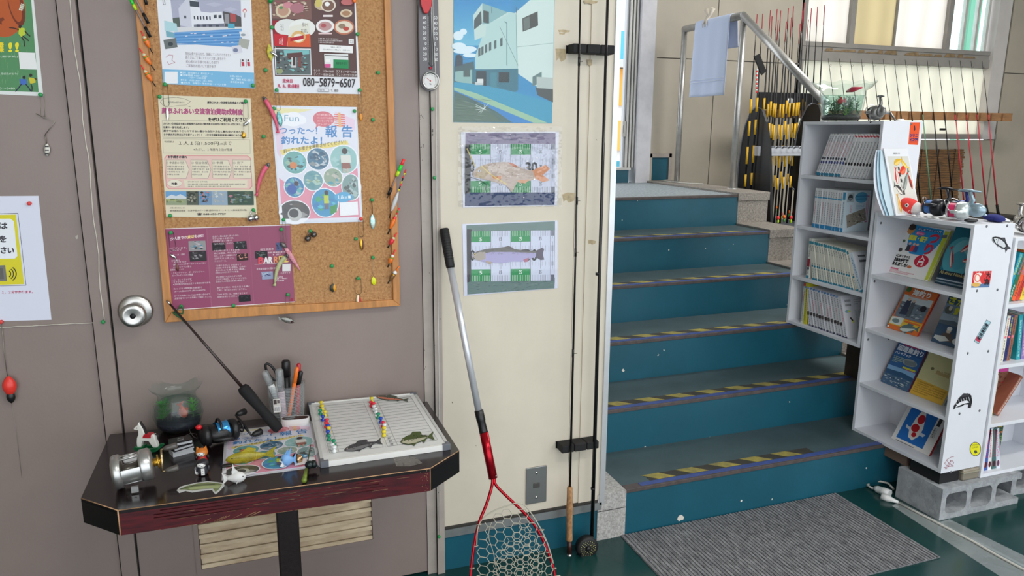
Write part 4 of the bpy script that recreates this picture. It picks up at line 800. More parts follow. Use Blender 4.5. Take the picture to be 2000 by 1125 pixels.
for px, py, wh in [(322.5, 165, 'at the bottom left corner of the pool building poster'), (494, 167, 'at the bottom right corner of the pool building poster'),
    (531, 54, 'on the left edge of the restaurant menu, upper one'), (540, 176, 'at the bottom left corner of the restaurant menu'), (518.6, 137, 'on bare cork left of the menu phone number'),
    (698, 67, 'on the right edge of the restaurant menu'), (738, 142, 'on bare cork right of the menu phone number'), (702, 176, 'at the bottom right corner of the restaurant menu'),
    (535, 212, 'at the top left corner of the catch report poster'), (692, 217, 'at the top right corner of the catch report poster'), (312, 189, 'at the top left corner of the beige leaflet'),
    (480, 198, 'at the top right corner of the beige leaflet'), (332.5, 421, 'at the bottom left corner of the beige leaflet'), (495, 410, 'at the bottom right corner of the beige leaflet'),
    (514.6, 266.5, 'on cork between the beige leaflet and the report poster'), (728, 234, 'on bare cork right of the report poster'), (726, 390, 'above the holographic spoon lure'),
    (553.6, 428.6, 'at the bottom left corner of the report poster'), (549.5, 447.6, 'at the top right part of the maroon leaflet'), (334, 454, 'at the top left corner of the maroon leaflet'),
    (354, 598, 'at the bottom left of the maroon leaflet'), (456, 596, 'at the bottom middle of the maroon leaflet'), (562, 575, 'at the bottom right of the maroon leaflet'),
    (606, 451, 'above the silver bells on bare cork'), (695, 466, 'just left of the small gold spoon'), (728, 502.5, 'above the yellow spoon'), (648, 519, 'above the black and orange spoon'), (699, 543, 'above the red and white spoon')]:
    pin(px, py, wh)
pin(704.5, 427, 'at the bottom right corner of the catch report poster', None, 'red'); pin(691.6, 2, 'at the top right corner of the restaurant menu', None, 'orange')
for px, py, wh in [(844, 213, 'on the grey frame strip below the thermometer'), (848, 347, 'halfway down the grey frame strip'), (857, 1047, 'low on the grey frame strip near the skirting'), ]: pin(px, py, wh, -.014)
pin(80, 185, 'at the bottom right corner of the green athletics poster', -.002); pin(202, 628, 'on the brown mullion where the white cord turns', -.012)
pin(58, 397, 'at the top right of the yellow bordered notice', -.002, 'red'); pin(3, 628, 'below the yellow bordered notice', -.002, 'red')
def mpp(px, py): return (Wl(px+1, py, YC)-Wl(px, py, YC)).length
def ovoid(mb, a, b, w, d=None, lift=.003, mi=0, n=14, taper=0):
    """flattened egg between two measured points, w = width in px; taper > 0 narrows towards b"""
    A, B = Cp(*a, lift), Cp(*b, lift); ax = B-A; L = ax.length; W_ = w*mpp(*a)/2; D_ = (d if d else W_*.5)
    t = ax.normalized(); s = t.cross(Vector((0, 1, 0))).normalized(); vs = []; k = 10; fs = []
    for i in range(k+1):
        u = i/k; r = math.sin(math.pi*min(1, max(0, u)))**.75*(1-taper*(u-.3))
        for j in range(n):
            q = 2*math.pi*j/n; vs.append(A+ax*u+s*(math.cos(q)*W_*r)+Vector((0, 1, 0))*(math.sin(q)*D_*r))
    for i in range(k):
        for j in range(n): fs.append((i*n+j, i*n+(j+1) % n, (i+1)*n+(j+1) % n, (i+1)*n+j))
    return mb.add(vs, fs, mi, True)
def stick(mb, pts, r, lift=.003, mi=0, n=8): return mb.tube([Cp(*p, lift) for p in pts], r, n, mi)
def chain(root, pin_, bot, w=7, m=None, beads=True):
    x0, y0 = pin_; x1, y1 = bot; pts = []
    for i in range(9):
        a = math.pi*i/8; pts.append((x1+w*math.cos(a)*.5, y1-w*.5+w*.5*math.sin(a)))
    pts = [(x0+w*.42, y0+2)]+pts+[(x0-w*.42, y0+2), (x0, y0-3)]
    b = MB(); P3 = [Cp(x, y, .002) for x, y in pts]; b.tube(P3+[P3[0]], .00035, 5)
    if beads:
        L = 0; tot = []
        for A, B in zip(P3, P3[1:]+[P3[0]]):
            n = max(1, int((B-A).length/.0026))
            for i in range(n): tot.append(A+(B-A)*(i/n))
        for c in tot: b.ell(c, .00075, 5)
    return b.build('bead_chain', m or SCHN, root)
def eye(mb, px, py, r, lift, mi): mb.ell(Cp(px, py, lift), r*mpp(px, py), 8, mi)
def lure(name, label, px, py, cat='fishing lure', grp='lures pinned to the cork board'): return thing(name, label, cat, Cp(px, py), grp)
# slim silver spoon, upper left
r = lure('spoon_lure', 'slim silver spoon hanging on a bead chain over the beige leaflet', 326, 210); chain(r, (322.5, 165), (325, 208), 11, mat('teal_chain', (40, 84, 70), .4, .4))
b = MB(); ovoid(b, (325.5, 209), (328, 237), 6.5, .0012); b.build('blade', CHR, r)
r = lure('fish_lure', 'small silver fish charm with a gold drop at the right of the beige leaflet', 480, 240); chain(r, (480, 198), (480.5, 232), 9)
b = MB(); ovoid(b, (487, 236), (475, 246), 7, .003); b.prism([Cp(484, 236, .004), Cp(490, 231, .004), Cp(488, 240, .004)], (0, .002, 0)); stick(b, [(476, 246), (476.5, 254)], .0006); b.build('body', CHR, r)
b = MB(); ovoid(b, (476, 256), (476, 271), 7, .002, taper=-.8); b.build('drop', GOLD, r)
def jig(label, head, knee, tail, w=9, hm=LEAD, bm_=PINK, fork=True, nm='soft_bait'):
    r = lure(nm, label, *knee); b = MB(); n = 8
    mid = ((head[0]+tail[0])/2+(knee[0]-(head[0]+tail[0])/2), 0)
    pts = []; rad = []
    for i in range(n+1):
        u = i/n; x = (1-u)**2*head[0]+2*u*(1-u)*knee[0]+u*u*tail[0]; y = (1-u)**2*head[1]+2*u*(1-u)*knee[1]+u*u*tail[1]
        pts.append(Cp(x, y, .005)); rad.append(mpp(x, y)*w*.5*(1-.0*u)*(1.0 if u < .45 else 1.0-1.05*(u-.45)))
    b.tube(pts, rad, 12); dx, dy = tail[0]-knee[0], tail[1]-knee[1]; L = math.hypot(dx, dy); dx /= L; dy /= L
    if fork: b.tube([Cp(tail[0]-dx*2, tail[1]-dy*2, .005), Cp(tail[0]+dx*2, tail[1]+dy*2, .005), Cp(tail[0]+dx*4-dy*5, tail[1]+dy*4+dx*5-2, .005)], [mpp(*tail)*2.4, mpp(*tail)*3.6, mpp(*tail)*.8], 10)
    b.build('soft_body', bm_, r); b = MB(); hx, hy = head; kx, ky = knee; L = math.hypot(kx-hx, ky-hy); ux, uy = (kx-hx)/L, (ky-hy)/L
    ovoid(b, (hx-ux*9, hy-uy*9), (hx+ux*6, hy+uy*6), w*.95, .0045, .005); b.build('jig_head', hm, r)
    b = MB(); eye(b, hx-ux*3, hy-uy*3, 1.5, .010, 0); b.build('eye', BLKP, r); return r
jig('pink soft shad with a grey jig head left of the menu poster foot', (518, 195), (538, 225), (543, 256))
jig('pink soft shad with a grey jig head between the beige leaflet and the report', (521, 325), (505, 345), (502, 379))
r = jig('pale green soft shad with a grey head on the maroon leaflet', (557, 502), (538, 518), (537, 555), 9, LEAD, mat('pale_green_rubber', (196, 200, 150), .4, var=.15, vscale=50)); chain(r, (549.5, 447), (553, 478), 7)
r = lure('soft_bait', 'translucent pink minnow with sparkle on the right of the maroon leaflet', 570, 505); chain(r, (554, 429), (557, 476), 7)
b = MB(); ovoid(b, (553, 477), (588, 531), 11, .004, taper=.7); b.build('soft_body', mat('pink_glitter', (196, 96, 120), .3, var2=(226, 170, 180), vscale=220), r)
b = MB(); ovoid(b, (548, 473), (560, 485), 9, .005, .005); b.build('jig_head', LEAD, r)
r = lure('spoon_lure', 'teal abalone oval spoon at the top left of the report poster', 546, 232); chain(r, (540, 176), (544, 216), 8)
b = MB(); ovoid(b, (543, 216), (549, 248), 11, .0025); b.build('blade', mat('abalone_teal', (30, 120, 130), .2, .4, var2=(150, 206, 200), vscale=160), r); b = MB(); b.tor(Cp(546, 232, .004), (0, 1, 0), .006, .0005, 16, 5); 
r = lure('spoon_lure', 'small amber oval spoon hanging right of the report poster top', 705, 228); chain(r, (702, 176), (705, 221), 7)
b = MB(); ovoid(b, (704.5, 221), (705.5, 236), 7, .002); b.build('blade', mat('amber_plastic', (224, 146, 40), .25), r)
for px, py, lab, n2 in ((491, 420, 'pair of small silver bells hanging at the foot of the beige leaflet', 0), (604, 460, 'pair of dark silver bells pinned on bare cork right of the maroon leaflet', 1)):
    r = thing('rod_bell', lab, 'bell', Cp(px, py), 'rod bells')
    m = CHR if not n2 else mat('dark_nickel', (110, 104, 100), .25, .9)
    for dx, dy in ((-2, 10), (9, 8)) if not n2 else ((-3, 9), (9, 1)):
        b = MB(); c = Cp(px+dx, py+dy-3, .008); b.ell(c, .0082, 16); b.tor(c, (0, .3, 1), .0082, .0006, 16, 5); b.box(c.x-.0055, c.x+.0055, c.y-.0086, c.y-.007, c.z-.003, c.z-.002, 1); b.build('bell', [m, BLKP], r)
    b = MB(); b.tube([Cp(px+4, py-10, .003), Cp(px-2, py-4, .008), Cp(px+2, py+2, .008), Cp(px+9, py-1, .007), Cp(px+6, py-8, .004)], .0016, 6); b.build('clip', m, r)
r = lure('fish_lure', 'silver minnow with a brown spoon on a dark chain, left of the maroon leaflet', 340, 495); chain(r, (334, 454), (338, 490), 12, DCHN)
b = MB(); ovoid(b, (331, 496), (345, 505), 7, .003); stick(b, [(344, 504), (346, 516)], .0005); b.build('body', CHR, r); b = MB(); ovoid(b, (345, 515), (348, 531), 7, .0015); b.build('blade', mat('brown_blade', (110, 60, 56), .3, .3), r)
r = lure('fish_lure', 'grey vibration lure hanging below the cork board frame', 562, 625); chain(r, (562, 575), (562, 620), 9, SCHN)
b = MB(); ovoid(b, (547, 621), (577, 630), 12, .004, .012); b.prism([Cp(550, 623, .014), Cp(543, 618, .014), Cp(546, 627, .014)], (0, .001, 0)); b.build('body', mat('silver_scale', (160, 160, 154), .3, .6, var=.4, vscale=200), r)
b = MB(); eye(b, 571, 629, 2.6, .0165, 0); b.build('eye', mat('dark_red_eye', (70, 20, 24), .2), r)
r = thing('elastic_band', 'tangle of dark green elastic hanging at the lower left frame corner', 'elastic band', Cp(350, 610)); b = MB()
stick(b, [(354, 598), (358, 605), (357, 613), (351, 613), (340, 608), (337, 611), (345, 617), (352, 621), (362, 631)], .0016, .012); stick(b, [(352, 600), (345, 606), (339, 609), (348, 616), (360, 629)], .0014, .010); b.build('elastic_loop', mat('green_elastic', (34, 92, 50), .7), r)
r = lure('spoon_lure', 'holographic silver leaf spoon on the right side of the cork', 728, 432); b = MB(); stick(b, [(726, 393), (727, 404), (727, 418)], .0009); b.build('swivel', mat('dark_steel', (76, 70, 66), .35, .8), r)
b = MB(); ovoid(b, (727, 418), (729, 448), 11, .002); b.build('blade', mat('holographic', (214, 224, 214), .2, .5, var2=(120, 180, 180), vscale=110), r)
r = lure('spoon_lure', 'slim gold and brown spoon below the report poster corner', 706, 478); chain(r, (704.5, 427), (706, 463), 10, DCHN); b = MB(); ovoid(b, (705, 466), (707, 490), 6, .002); b.build('blade', GOLD, r); b = MB(); ovoid(b, (708, 467), (709, 489), 3.2, .002, .0035); b.build('stripe', mat('brown_enamel', (96, 54, 30), .3), r)
r = lure('spoon_lure', 'black and orange round spoon on the lower cork', 650, 562); b = MB(); stick(b, [(648, 521), (650, 553)], .0003); b.build('line', SCHN, r)
b = MB(); ovoid(b, (650, 554), (650, 571), 12, .002); b.build('blade', mat('black_green_enamel', (44, 50, 36), .3), r); b = MB(); ovoid(b, (653, 555), (653.5, 569), 6, .002, .0042); b.build('stripe', mat('amber_enamel', (230, 160, 40), .3), r)
r = lure('spoon_lure', 'fluorescent yellow teardrop spoon on the lower right cork', 730, 548); b = MB(); stick(b, [(728, 505), (727, 530), (730, 541)], .0003); b.build('line', SCHN, r); b = MB(); ovoid(b, (729, 540), (731, 557), 9, .0018, taper=-.5); b.build('blade', mat('fluo_yellow', (220, 226, 20), .3), r); b = MB(); b.ell(Cp(731, 554, .005), .0008, 6); b.build('ring', LEAD, r)
r = lure('spoon_lure', 'red and white spoon on a dark chain near the bottom frame', 700, 585); chain(r, (699, 543), (700, 575), 13, DCHN); b = MB(); ovoid(b, (699, 575), (700, 599), 8, .0022); b.build('blade', mat('cream_enamel', (224, 214, 180), .3, .2), r); b = MB(); ovoid(b, (702.5, 577), (703.5, 598), 5, .002, .0042); b.build('stripe', mat('red_enamel', (200, 40, 44), .3), r)
r = lure('spoon_lure', 'yellow crinkled spoon with a silver fish at the left edge of the menu', 528, 105); b = MB(); ovoid(b, (525, 86), (530, 119), 12, .0015); b.build('blade', mat('yellow_foil', (214, 204, 50), .35, var=.3, vscale=160), r)
b = MB(); ovoid(b, (527, 100), (543, 111), 6, .003, .006); stick(b, [(532, 100), (538, 93), (535, 88)], .0005, .006); b.build('body', CHR, r)
r = thing('float', 'long white stick lure with a green head at the top left of the menu', 'fishing float', Cp(528, 20)); b = MB(); stick(b, [(527, 6), (529, 52)], .0018); b.build('stem', WHP, r); b = MB(); ovoid(b, (528, -6), (528, 7), 11, .006, .006); b.build('head', GRN, r)
# floats stuck into the frame
def fl(label, tip, bot, segs, body=None):
    """segs: (u0, u1, radius px, material) along the stick"""
    r = thing('fishing_float', label, 'fishing float', Cp(*bot), 'fishing floats along the frame edges'); L = lambda u: (tip[0]+(bot[0]-tip[0])*u, tip[1]+(bot[1]-tip[1])*u)
    for nm, u0, u1, w_, m, kind in segs:
        b = MB()
        if kind == 'o': ovoid(b, L(u0), L(u1), w_*2, w_*mpp(*tip), .011)
        else: stick(b, [L(u0), L(u1)], w_*mpp(*tip), .011)
        b.build(nm, m, r)
FY = mat('fluo_green', (40, 220, 60), .4); FYY = mat('fluo_lime', (190, 230, 40), .4); FR = mat('fluo_red', (240, 60, 60), .4); FO = mat('float_orange', (240, 120, 36), .35); CRM = mat('float_cream', (216, 206, 166), .4); GRD = mat('float_green', (70, 150, 50), .35); STM = mat('float_stem', (150, 130, 122), .5)
for k, (a, b_, l) in enumerate([((275, 60), (298, 104), 'orange and green egg float on the left frame, topmost of three'), ((272, 94), (302, 137), 'orange and green egg float on the left frame, middle of three'), ((275, 127), (304, 169), 'orange and green egg float on the left frame, lowest of three')]):
    fl(l, a, b_, [('tip', 0, .3, 1.2, FR, 's'), ('body', .24, .78, 5.2, FO, 'o'), ('cap', .22, .42, 4, CRM, 'o'), ('band', .36, .52, 5.1, GRD, 'o'), ('stem', .72, 1, 1.2, BLKP, 's')])
fl('long stick float with bright green and lime top at the upper left frame', (255, -1), (295, 75), [('tip', 0, .13, 3.2, FY, 's'), ('band', .13, .27, 3.3, FYY, 's'), ('stem', .27, .72, 1.9, STM, 's'), ('body', .70, .97, 3.3, BLKP, 's')])
fl('black ended stick float left of the pool poster, second one', (262, -8), (291, 48), [('stem', 0, .62, 2.2, STM, 's'), ('body', .60, .96, 3.3, BLKP, 's')])
fl('black ended stick float at the very top of the left frame', (276, -30), (287, 12), [('stem', 0, .62, 2, STM, 's'), ('body', .60, .93, 3.2, BLKP, 's')])
fl('long stick float with red, green and lime top on the right frame', (789, 311), (756, 387), [('tip', 0, .16, 3, FR, 's'), ('band', .15, .31, 3.4, FY, 's'), ('band', .31, .44, 3.4, FYY, 's'), ('stem', .44, .76, 1.6, STM, 's'), ('body', .74, .92, 3.2, BLKP, 's'), ('stem', .92, 1, .8, BLKP, 's')])
fl('thin white float with banded red antenna on the right frame', (793, 331), (760, 426), [('tip', 0, .07, 1.5, FR, 's')]+[('band', .07+.055*i, .125+.055*i, 1.3, [YLW, FR, BLKP][i % 3], 's') for i in range(7)]+[('body', .44, .88, 4.2, mat('float_white', (206, 206, 206), .35), 'o'), ('stem', .85, 1, .9, BLKP, 's')])
fl('orange carrot float with a beaded antenna on the right frame', (780, 406), (757, 458), [('tip', 0, .3, 1.4, FR, 's'), ('band', .1, .18, 1.6, GRD, 's'), ('band', .26, .34, 1.7, CRM, 's'), ('body', .3, .82, 4.2, FO, 'o'), ('cap', .3, .5, 3.2, FR, 'o'), ('stem', .78, 1, 1.3, BLKP, 's')])
fl('red egg float with a white cap on the right frame', (775, 455), (757, 484), [('tip', 0, .35, 1.3, FR, 's'), ('body', .28, .82, 4.6, mat('float_red', (220, 50, 60), .35), 'o'), ('cap', .26, .5, 3.6, CRM, 'o'), ('band', .42, .58, 4.4, YLW, 'o'), ('stem', .76, 1, 1.3, BLKP, 's')])
fl('orange egg float with a green ring on the right frame', (772, 488), (757, 522), [('tip', 0, .35, 1.3, FR, 's'), ('body', .3, .82, 4.4, FO, 'o'), ('cap', .26, .46, 3.6, WHP, 'o'), ('band', .4, .54, 4.4, GRD, 'o'), ('stem', .76, 1, 1.3, BLKP, 's')])
fl('brown egg float with white and gold cap, lowest on the right frame', (780, 520), (757, 554), [('tip', 0, .35, 1.3, FO, 's'), ('body', .3, .85, 4.4, mat('float_brown', (120, 84, 44), .35), 'o'), ('cap', .26, .5, 4.2, WHP, 'o'), ('band', .42, .58, 4.3, GOLD, 'o'), ('stem', .78, 1, 1.3, BLKP, 's')])
# left wall: cord, wire spinner, red float on line
r = thing('wall_string', 'thin white cord running down the brown mullion and across to the left', 'cord', Wl(200, 628, -.012)); b = MB(); R = random.Random(6)
pts = []
for i in range(41):
    u = i/40; y = -30+658*u; pts.append(Wl(131+(203-131)*u+math.sin(u*26)*1.6+R.uniform(-.8, .8)+(3.5*math.sin(math.pi*u)), y, -.0128))
b.tube(pts, .0011, 6); b.tube([pts[-1]]+[Wl(202-i*14, 629+i*.75+R.uniform(-.6, .6), -.004 if i else -.013) for i in range(1, 17)], .0011, 6); b.build('cord_line', mat('white_cord', (214, 208, 196), .7), r)
r = lure('spinner_rig', 'bent wire rig with a striped spoon hanging below the green poster', 90, 240, 'fishing lure', None); b = MB()
def Lw(x, y, l=.004): return Wl(x, y, -.002-l)
b.tube([Lw(70, 222), (Lw(86, 230)), Lw(107, 238), Lw(88, 263)], .0009, 6); b.tube([Lw(79, 188), Lw(80, 228)], .0003, 5); b.tube([Lw(86, 188), Lw(88, 228)], .0003, 5); b.tube([Lw(88, 263), Lw(91, 281)], .0012, 6); b.tube([Lw(85, 226), Lw(90, 230), Lw(84, 231)], .0008, 6); b.build('wire_arm', SCHN, r)
def wov(mb, a, bb, w_, d, l=.004, mi=0):
    A, B = Lw(*a, l), Lw(*bb, l); ax = B-A; vs = []; fs = []; n = 12; k = 10; s_ = ax.normalized().cross(Vector((0, 1, 0)))
    for i in range(k+1):
        rr_ = math.sin(math.pi*i/k)**.7
        for j in range(n): q = 2*math.pi*j/n; vs.append(A+ax*(i/k)+s_*(math.cos(q)*w_/2*.00139*rr_)+Vector((0, math.sin(q)*d*rr_, 0)))
    for i in range(k):
        for j in range(n): fs.append((i*n+j, i*n+(j+1) % n, (i+1)*n+(j+1) % n, (i+1)*n+j))
    mb.add(vs, fs, mi, True)
b = MB(); wov(b, (91, 279), (92, 306), 10, .0015); b.build('blade', mat('pale_blade', (176, 172, 164), .3, .6), r)
b = MB()
for q in (285, 292, 299): b.box(Lw(88, q).x, Lw(95.5, q).x, -.0085, -.006, Lw(88, q+2.4).z, Lw(88, q).z)
b.build('stripe', BLKP, r)
r = thing('fishing_float', 'red and black teardrop float hanging on a line at the far left', 'fishing float', Lw(20, 765)); b = MB(); b.tube([Lw(3, 632), Lw(8, 690), Lw(15, 738)], .0008, 6); b.tube([Lw(22, 786), Lw(33, 850), Lw(43, 934)], .0003, 5); b.build('line', SCHN, r)
b = MB(); wov(b, (16, 734), (21, 774), 22, .012, .014); b.build('body', mat('float_bright_red', (230, 60, 50), .3), r); b = MB(); wov(b, (19.5, 762), (23, 788), 14, .008, .014); b.build('base_cap', BLKP, r)
# thermometer on the frame strip
TY = -.016
r = thing('thermometer', 'dark grey wall thermometer with a round hygrometer dial on the frame strip', 'thermometer', Wl(839, 90, TY)); TG = mat('thermometer_grey', (96, 94, 98), .4, .2)
def Tq(x, y, l=0): return Wl(x, y, TY-l)
out = [(817, -40), (855, -40), (859, 155)]+[(840+19.5*math.cos(a), 156+22*math.sin(a)) for a in [math.pi*i/10 for i in range(1, 10)]]+[(820, 155)]
MB().prism([Tq(x, y, .006) for x, y in out], (0, .006, 0)).build('back_plate', TG, r)
MB().prism([Tq(*a, .0095) for a in ((838.5, -40), (844.5, -40), (848, 128), (844, 130), (838.5, 126))], (0, .0035, 0)).build('tube_channel', mat('channel_dark', (60, 58, 60), .4), r)
MB().tube([Tq(841, -40, .011), Tq(844.5, 128, .011)], .0012, 8).build('glass_tube', mat('tube_glass', (190, 190, 194), .1), r)
MB().tube([Tq(838, 133, .008), Tq(843, 133, .008)], .0035, 8).build('bulb', mat('bulb_red', (170, 30, 50), .2), r)
p = Print(lambda x, y, l: Tq(x, y, .0062+l))
for k, t in enumerate(['50', '40', '30', '20', '10', '0', '10', '20', '30']):
    y = 36+k*10.2; w_ = 7 if t != '0' else 3.5; x = 825.5+k*.15+(3.5 if t == '0' else 0); p.text(t, x, y+1, w_, 6, (226, 226, 226), 0, .1); p.text(t, x+21.5-(3 if t == '0' else 0), y+2, w_, 6, (226, 226, 226), 0, .1)
for k in range(46): y = 33+k*1.95; p.line([(834.5+k*.03, y), (838+k*.03, y)], .45, (214, 214, 214)); p.line([(845.5+k*.04, y+.5), (848+k*.04, y+.5)], .45, (214, 214, 214))
p.build('scale_marks', r)
c = Tq(840.5, 158, .006); b = MB(); b.lathe([(0, .006), (.020, .006), (.0215, .008), (.0235, .008), (.0235, 0)], c, (0, -1, 0), 28, 0); b.build('dial_bezel', STEEL, r)
p = Print(lambda x, y, l: Tq(x, y, .0123+l)); p.ell(840.5, 158, 14, 14.5, (222, 222, 220), 28)
for k in range(25): a = math.pi*(.75+1.5*k/24); p.line([(840.5+11*math.cos(a), 158+11*math.sin(a)), (840.5+13.2*math.cos(a), 158+13.2*math.sin(a))], .5, (70, 70, 74))
p.line([(833, 152), (840.5, 158), (842, 159)], .7, (190, 40, 50)); p.ell(840.5, 158, 1.4, 1.4, (190, 60, 70)); p.text('%', 838.5, 166, 4, 3.5, (60, 60, 60)); p.build('dial_face', r)
r = thing('red_clip', 'red plastic paddle hanging over the top of the thermometer', 'clip', Tq(832, 10, .012)); b = MB().prism([Tq(*a, .018) for a in ((820, -30), (846, -30), (843, 12), (836, 26), (829, 26), (822, 8))], (0, .006, 0)); b.build('paddle', mat('red_gloss', (196, 24, 34), .25), r, .0015)
r = thing('white_string', 'loose white string falling over the thermometer and down the frame edge', 'string', Tq(850, 160, .012)); b = MB(); b.tube([Tq(845, -20, .014), Tq(846, 60, .013), Tq(849, 110, .013), Tq(851, 150, .0155), Tq(852, 190, .004), Tq(853, 400, .001), Tq(857, 700, .001), Tq(858, 1044, .001)], .0008, 5); b.build('string_line', mat('white_string', (222, 222, 216), .7), r)
r = thing('swivel', 'tiny steel swivel hanging from a pin under the thermometer', 'fishing swivel', Tq(845, 260)); b = MB(); b.tube([Tq(844, 215, .002), Tq(844, 250, .002)], .0003, 5); b.ell(Tq(845, 255, .003), (.002, .002, .004), 8); b.ell(Tq(845, 263, .003), (.0016, .0016, .003), 8); b.build('swivel_body', LEAD, r)
r = thing('outlet_plate', 'steel single outlet plate low on the cream panel', 'wall outlet', Wl(1047, 944)); a, b2 = Wl(1027, 911), Wl(1066, 978)
b = MB(); b.bbox(a.x, b2.x, -.005, -.0002, b2.z, Wl(1047, 911).z, .0015); b.build('plate', mat('plate_steel', (150, 150, 148), .35, .85), r)
cx = (a.x+b2.x)/2; cz = (b2.z+Wl(1047, 911).z)/2
b = MB(); b.bbox(cx-.011, cx+.011, -.0075, -.004, cz-.0085, cz+.0085, .0015); b.build('socket', mat('socket_grey', (74, 72, 70), .4), r)
for dz in (.042, -.042):
    b = MB(); b.lathe([(0, .0015), (.004, .001), (.0045, 0)], (cx, -.005, cz+dz), (0, -1, 0), 12); b.box(cx-.003, cx+.003, -.0068, -.0062, cz+dz-.0005, cz+dz+.0005, 1); b.build('screw', [STEEL, BLKP], r)
# ================================================================== TABLE AND WHAT STANDS ON IT
ZT = .585
def T(px, py, z=0.0): return at(px, py, 2, ZT+z)
ST = 2.0e-5
tv = [T(158, 973), T(230, 997), T(840, 915), T(897, 880), T(834, 784), T(215, 848)]
tv[4].y = min(tv[4].y, -.03); tv[5].y = min(tv[5].y, -.03)
th = ZT-at(228, 1047, 1, tv[1].y).z
TOPM = mat('black_lacquer', (30, 19, 21), .2, var2=(20, 13, 15), vscale=6, coat=.2, bump=.02, bscale=20)
def apron_mat():
    m = mat('red_mahogany_apron', (96, 22, 26), .25, coat=.4); nt = m.node_tree; b = nt.nodes['Principled BSDF']
    tc = nt.nodes.new('ShaderNodeTexCoord'); mp = nt.nodes.new('ShaderNodeMapping'); mp.inputs['Scale'].default_value = (3, 3, 26); n = nt.nodes.new('ShaderNodeTexNoise'); n.inputs['Scale'].default_value = 5
    nt.links.new(tc.outputs['Object'], mp.inputs[0]); nt.links.new(mp.outputs[0], n.inputs['Vector']); r = nt.nodes.new('ShaderNodeValToRGB')
    r.color_ramp.elements[0].position = .35; r.color_ramp.elements[1].position = .7; r.color_ramp.elements[0].color = lin((62, 14, 22)); r.color_ramp.elements[1].color = lin((92, 20, 28))
    nt.links.new(n.outputs[0], r.inputs[0]); nt.links.new(r.outputs[0], b.inputs['Base Color']); return m
APR = apron_mat(); WORN = mat('worn_wood_edge', (206, 160, 118), .6, var=.25, vscale=60)
tc_ = sum(tv, Vector())/6
table = thing('side_table', 'dark red lacquered side table with clipped corners standing against the brown door', 'table', (tc_.x, tc_.y, 0))
MB().prism([(v.x, v.y, ZT-.008) for v in tv], (0, 0, .008)).build('table_top', TOPM, table)
def edge(i, j, m, n):
    a, b = tv[i], tv[j]; c = Vector((tc_.x, tc_.y, 0)); d_ = (b-a).normalized(); nrm = Vector((d_.y, -d_.x, 0))
    if nrm.dot(a-tc_) < 0: nrm = -nrm
    q = [(a.x, a.y, ZT-th), (b.x, b.y, ZT-th), (b.x, b.y, ZT-.0081), (a.x, a.y, ZT-.0081)]
    return MB().prism(q, -nrm*.02).build(n, m, table)
DK = mat('black_lacquer_side', (14, 11, 13), .4)
edge(0, 1, DK, 'apron'); edge(1, 2, APR, 'apron'); edge(2, 3, DK, 'apron'); edge(3, 4, DK, 'apron'); edge(4, 5, DK, 'apron'); edge(5, 0, DK, 'apron')
MB().prism([(v.x*.97+tc_.x*.03, v.y*.97+tc_.y*.03, ZT-th+.001) for v in tv], (0, 0, .004)).build('underside', DK, table)
b = MB()
def eb(p, q, r=.0011): b.tube([p, q], r, 5)
for i, j in ((0, 1), (1, 2), (2, 3)): eb(tv[i], tv[j])
eb(tv[1], Vector((tv[1].x, tv[1].y, ZT-th)), .0014); eb(tv[2]-Vector((0, .0005, 0)), Vector((tv[2].x, tv[2].y-.0005, ZT-th)), .0007); b.build('worn_edge', WORN, table)
ex = (tv[2]-tv[1]).normalized(); nn = Vector((ex.y, -ex.x, 0)); L_ = (tv[2]-tv[1]).length
b = MB()
for k, (u0, u1, h) in enumerate([(.12, .80, .012), (.10, .82, .020), (.10, .84, .027), (.14, .80, .034)]):
    p0 = tv[1]+ex*L_*u0+nn*.0004-Vector((0, 0, h)); p1 = tv[1]+ex*L_*u1+nn*.0004-Vector((0, 0, h)); b.tube([p0, p1], .0009, 5)
b.build('groove', mat('groove_dark_red', (60, 14, 20), .3), table)
b = MB(); R = random.Random(12)
for k in range(30):
    u = R.uniform(.1, .9); h = R.choice([.0135, .0215, .0285, .0355, th-.001, th-.001]); w_ = R.uniform(.004, .05)
    p0 = tv[1]+ex*L_*u+nn*.0012-Vector((0, 0, h)); b.tube([p0, p0+ex*w_], .00028, 4)
for k in range(26): u = R.uniform(.965, .99); h = R.uniform(.004, th-.002); p0 = tv[1]+ex*L_*u+nn*.0006-Vector((0, 0, h)); b.ell(p0, .0006, 5)
for k in range(9): p0 = tv[1]+ex*L_*R.uniform(.12, .4)+nn*.0008-Vector((0, 0, th-.002)); b.tube([p0, p0+ex*.02+Vector((0, 0, .008))], .0003, 4)
tag(b.build('scratches', WORN, table), kind='stuff')
lc = Vector((at(561, 1010, 1, -.26).x, -.26, 0)); LEGM = mat('dark_brown_steel', (40, 30, 30), .45, .3, var=.3, vscale=120, bump=.1, bscale=300)
MB().bbox(lc.x-.026, lc.x+.026, -.286, -.234, .02, ZT-th+.001, .004).build('leg', LEGM, table)
b = MB(); b.bbox(lc.x-.2, lc.x+.2, -.285, -.235, 0, .022, .004); b.bbox(lc.x-.025, lc.x+.025, -.42, -.10, 0, .021, .004); b.build('foot', LEGM, table)
p = Print(lambda x, y, l: T(x, y)+Vector((0, 0, .0002+l))); R = random.Random(8)
p.poly([(768, 895), (785, 891), (812, 893), (825, 905), (800, 911), (774, 911)], (112, 108, 104))
for k in range(46): x, y = R.uniform(770, 820), R.uniform(893, 910); p.ell(x, y, R.uniform(.5, 2.4), R.uniform(.3, 1), (86, 82, 80) if k % 2 else (130, 126, 120), 6)
for x, y in ((228, 891), (232, 893), (236, 890)): p.ell(x, y, 2.2, 1, (150, 130, 104), 7)
tag(p.build('glue_residue', table), kind='stuff')
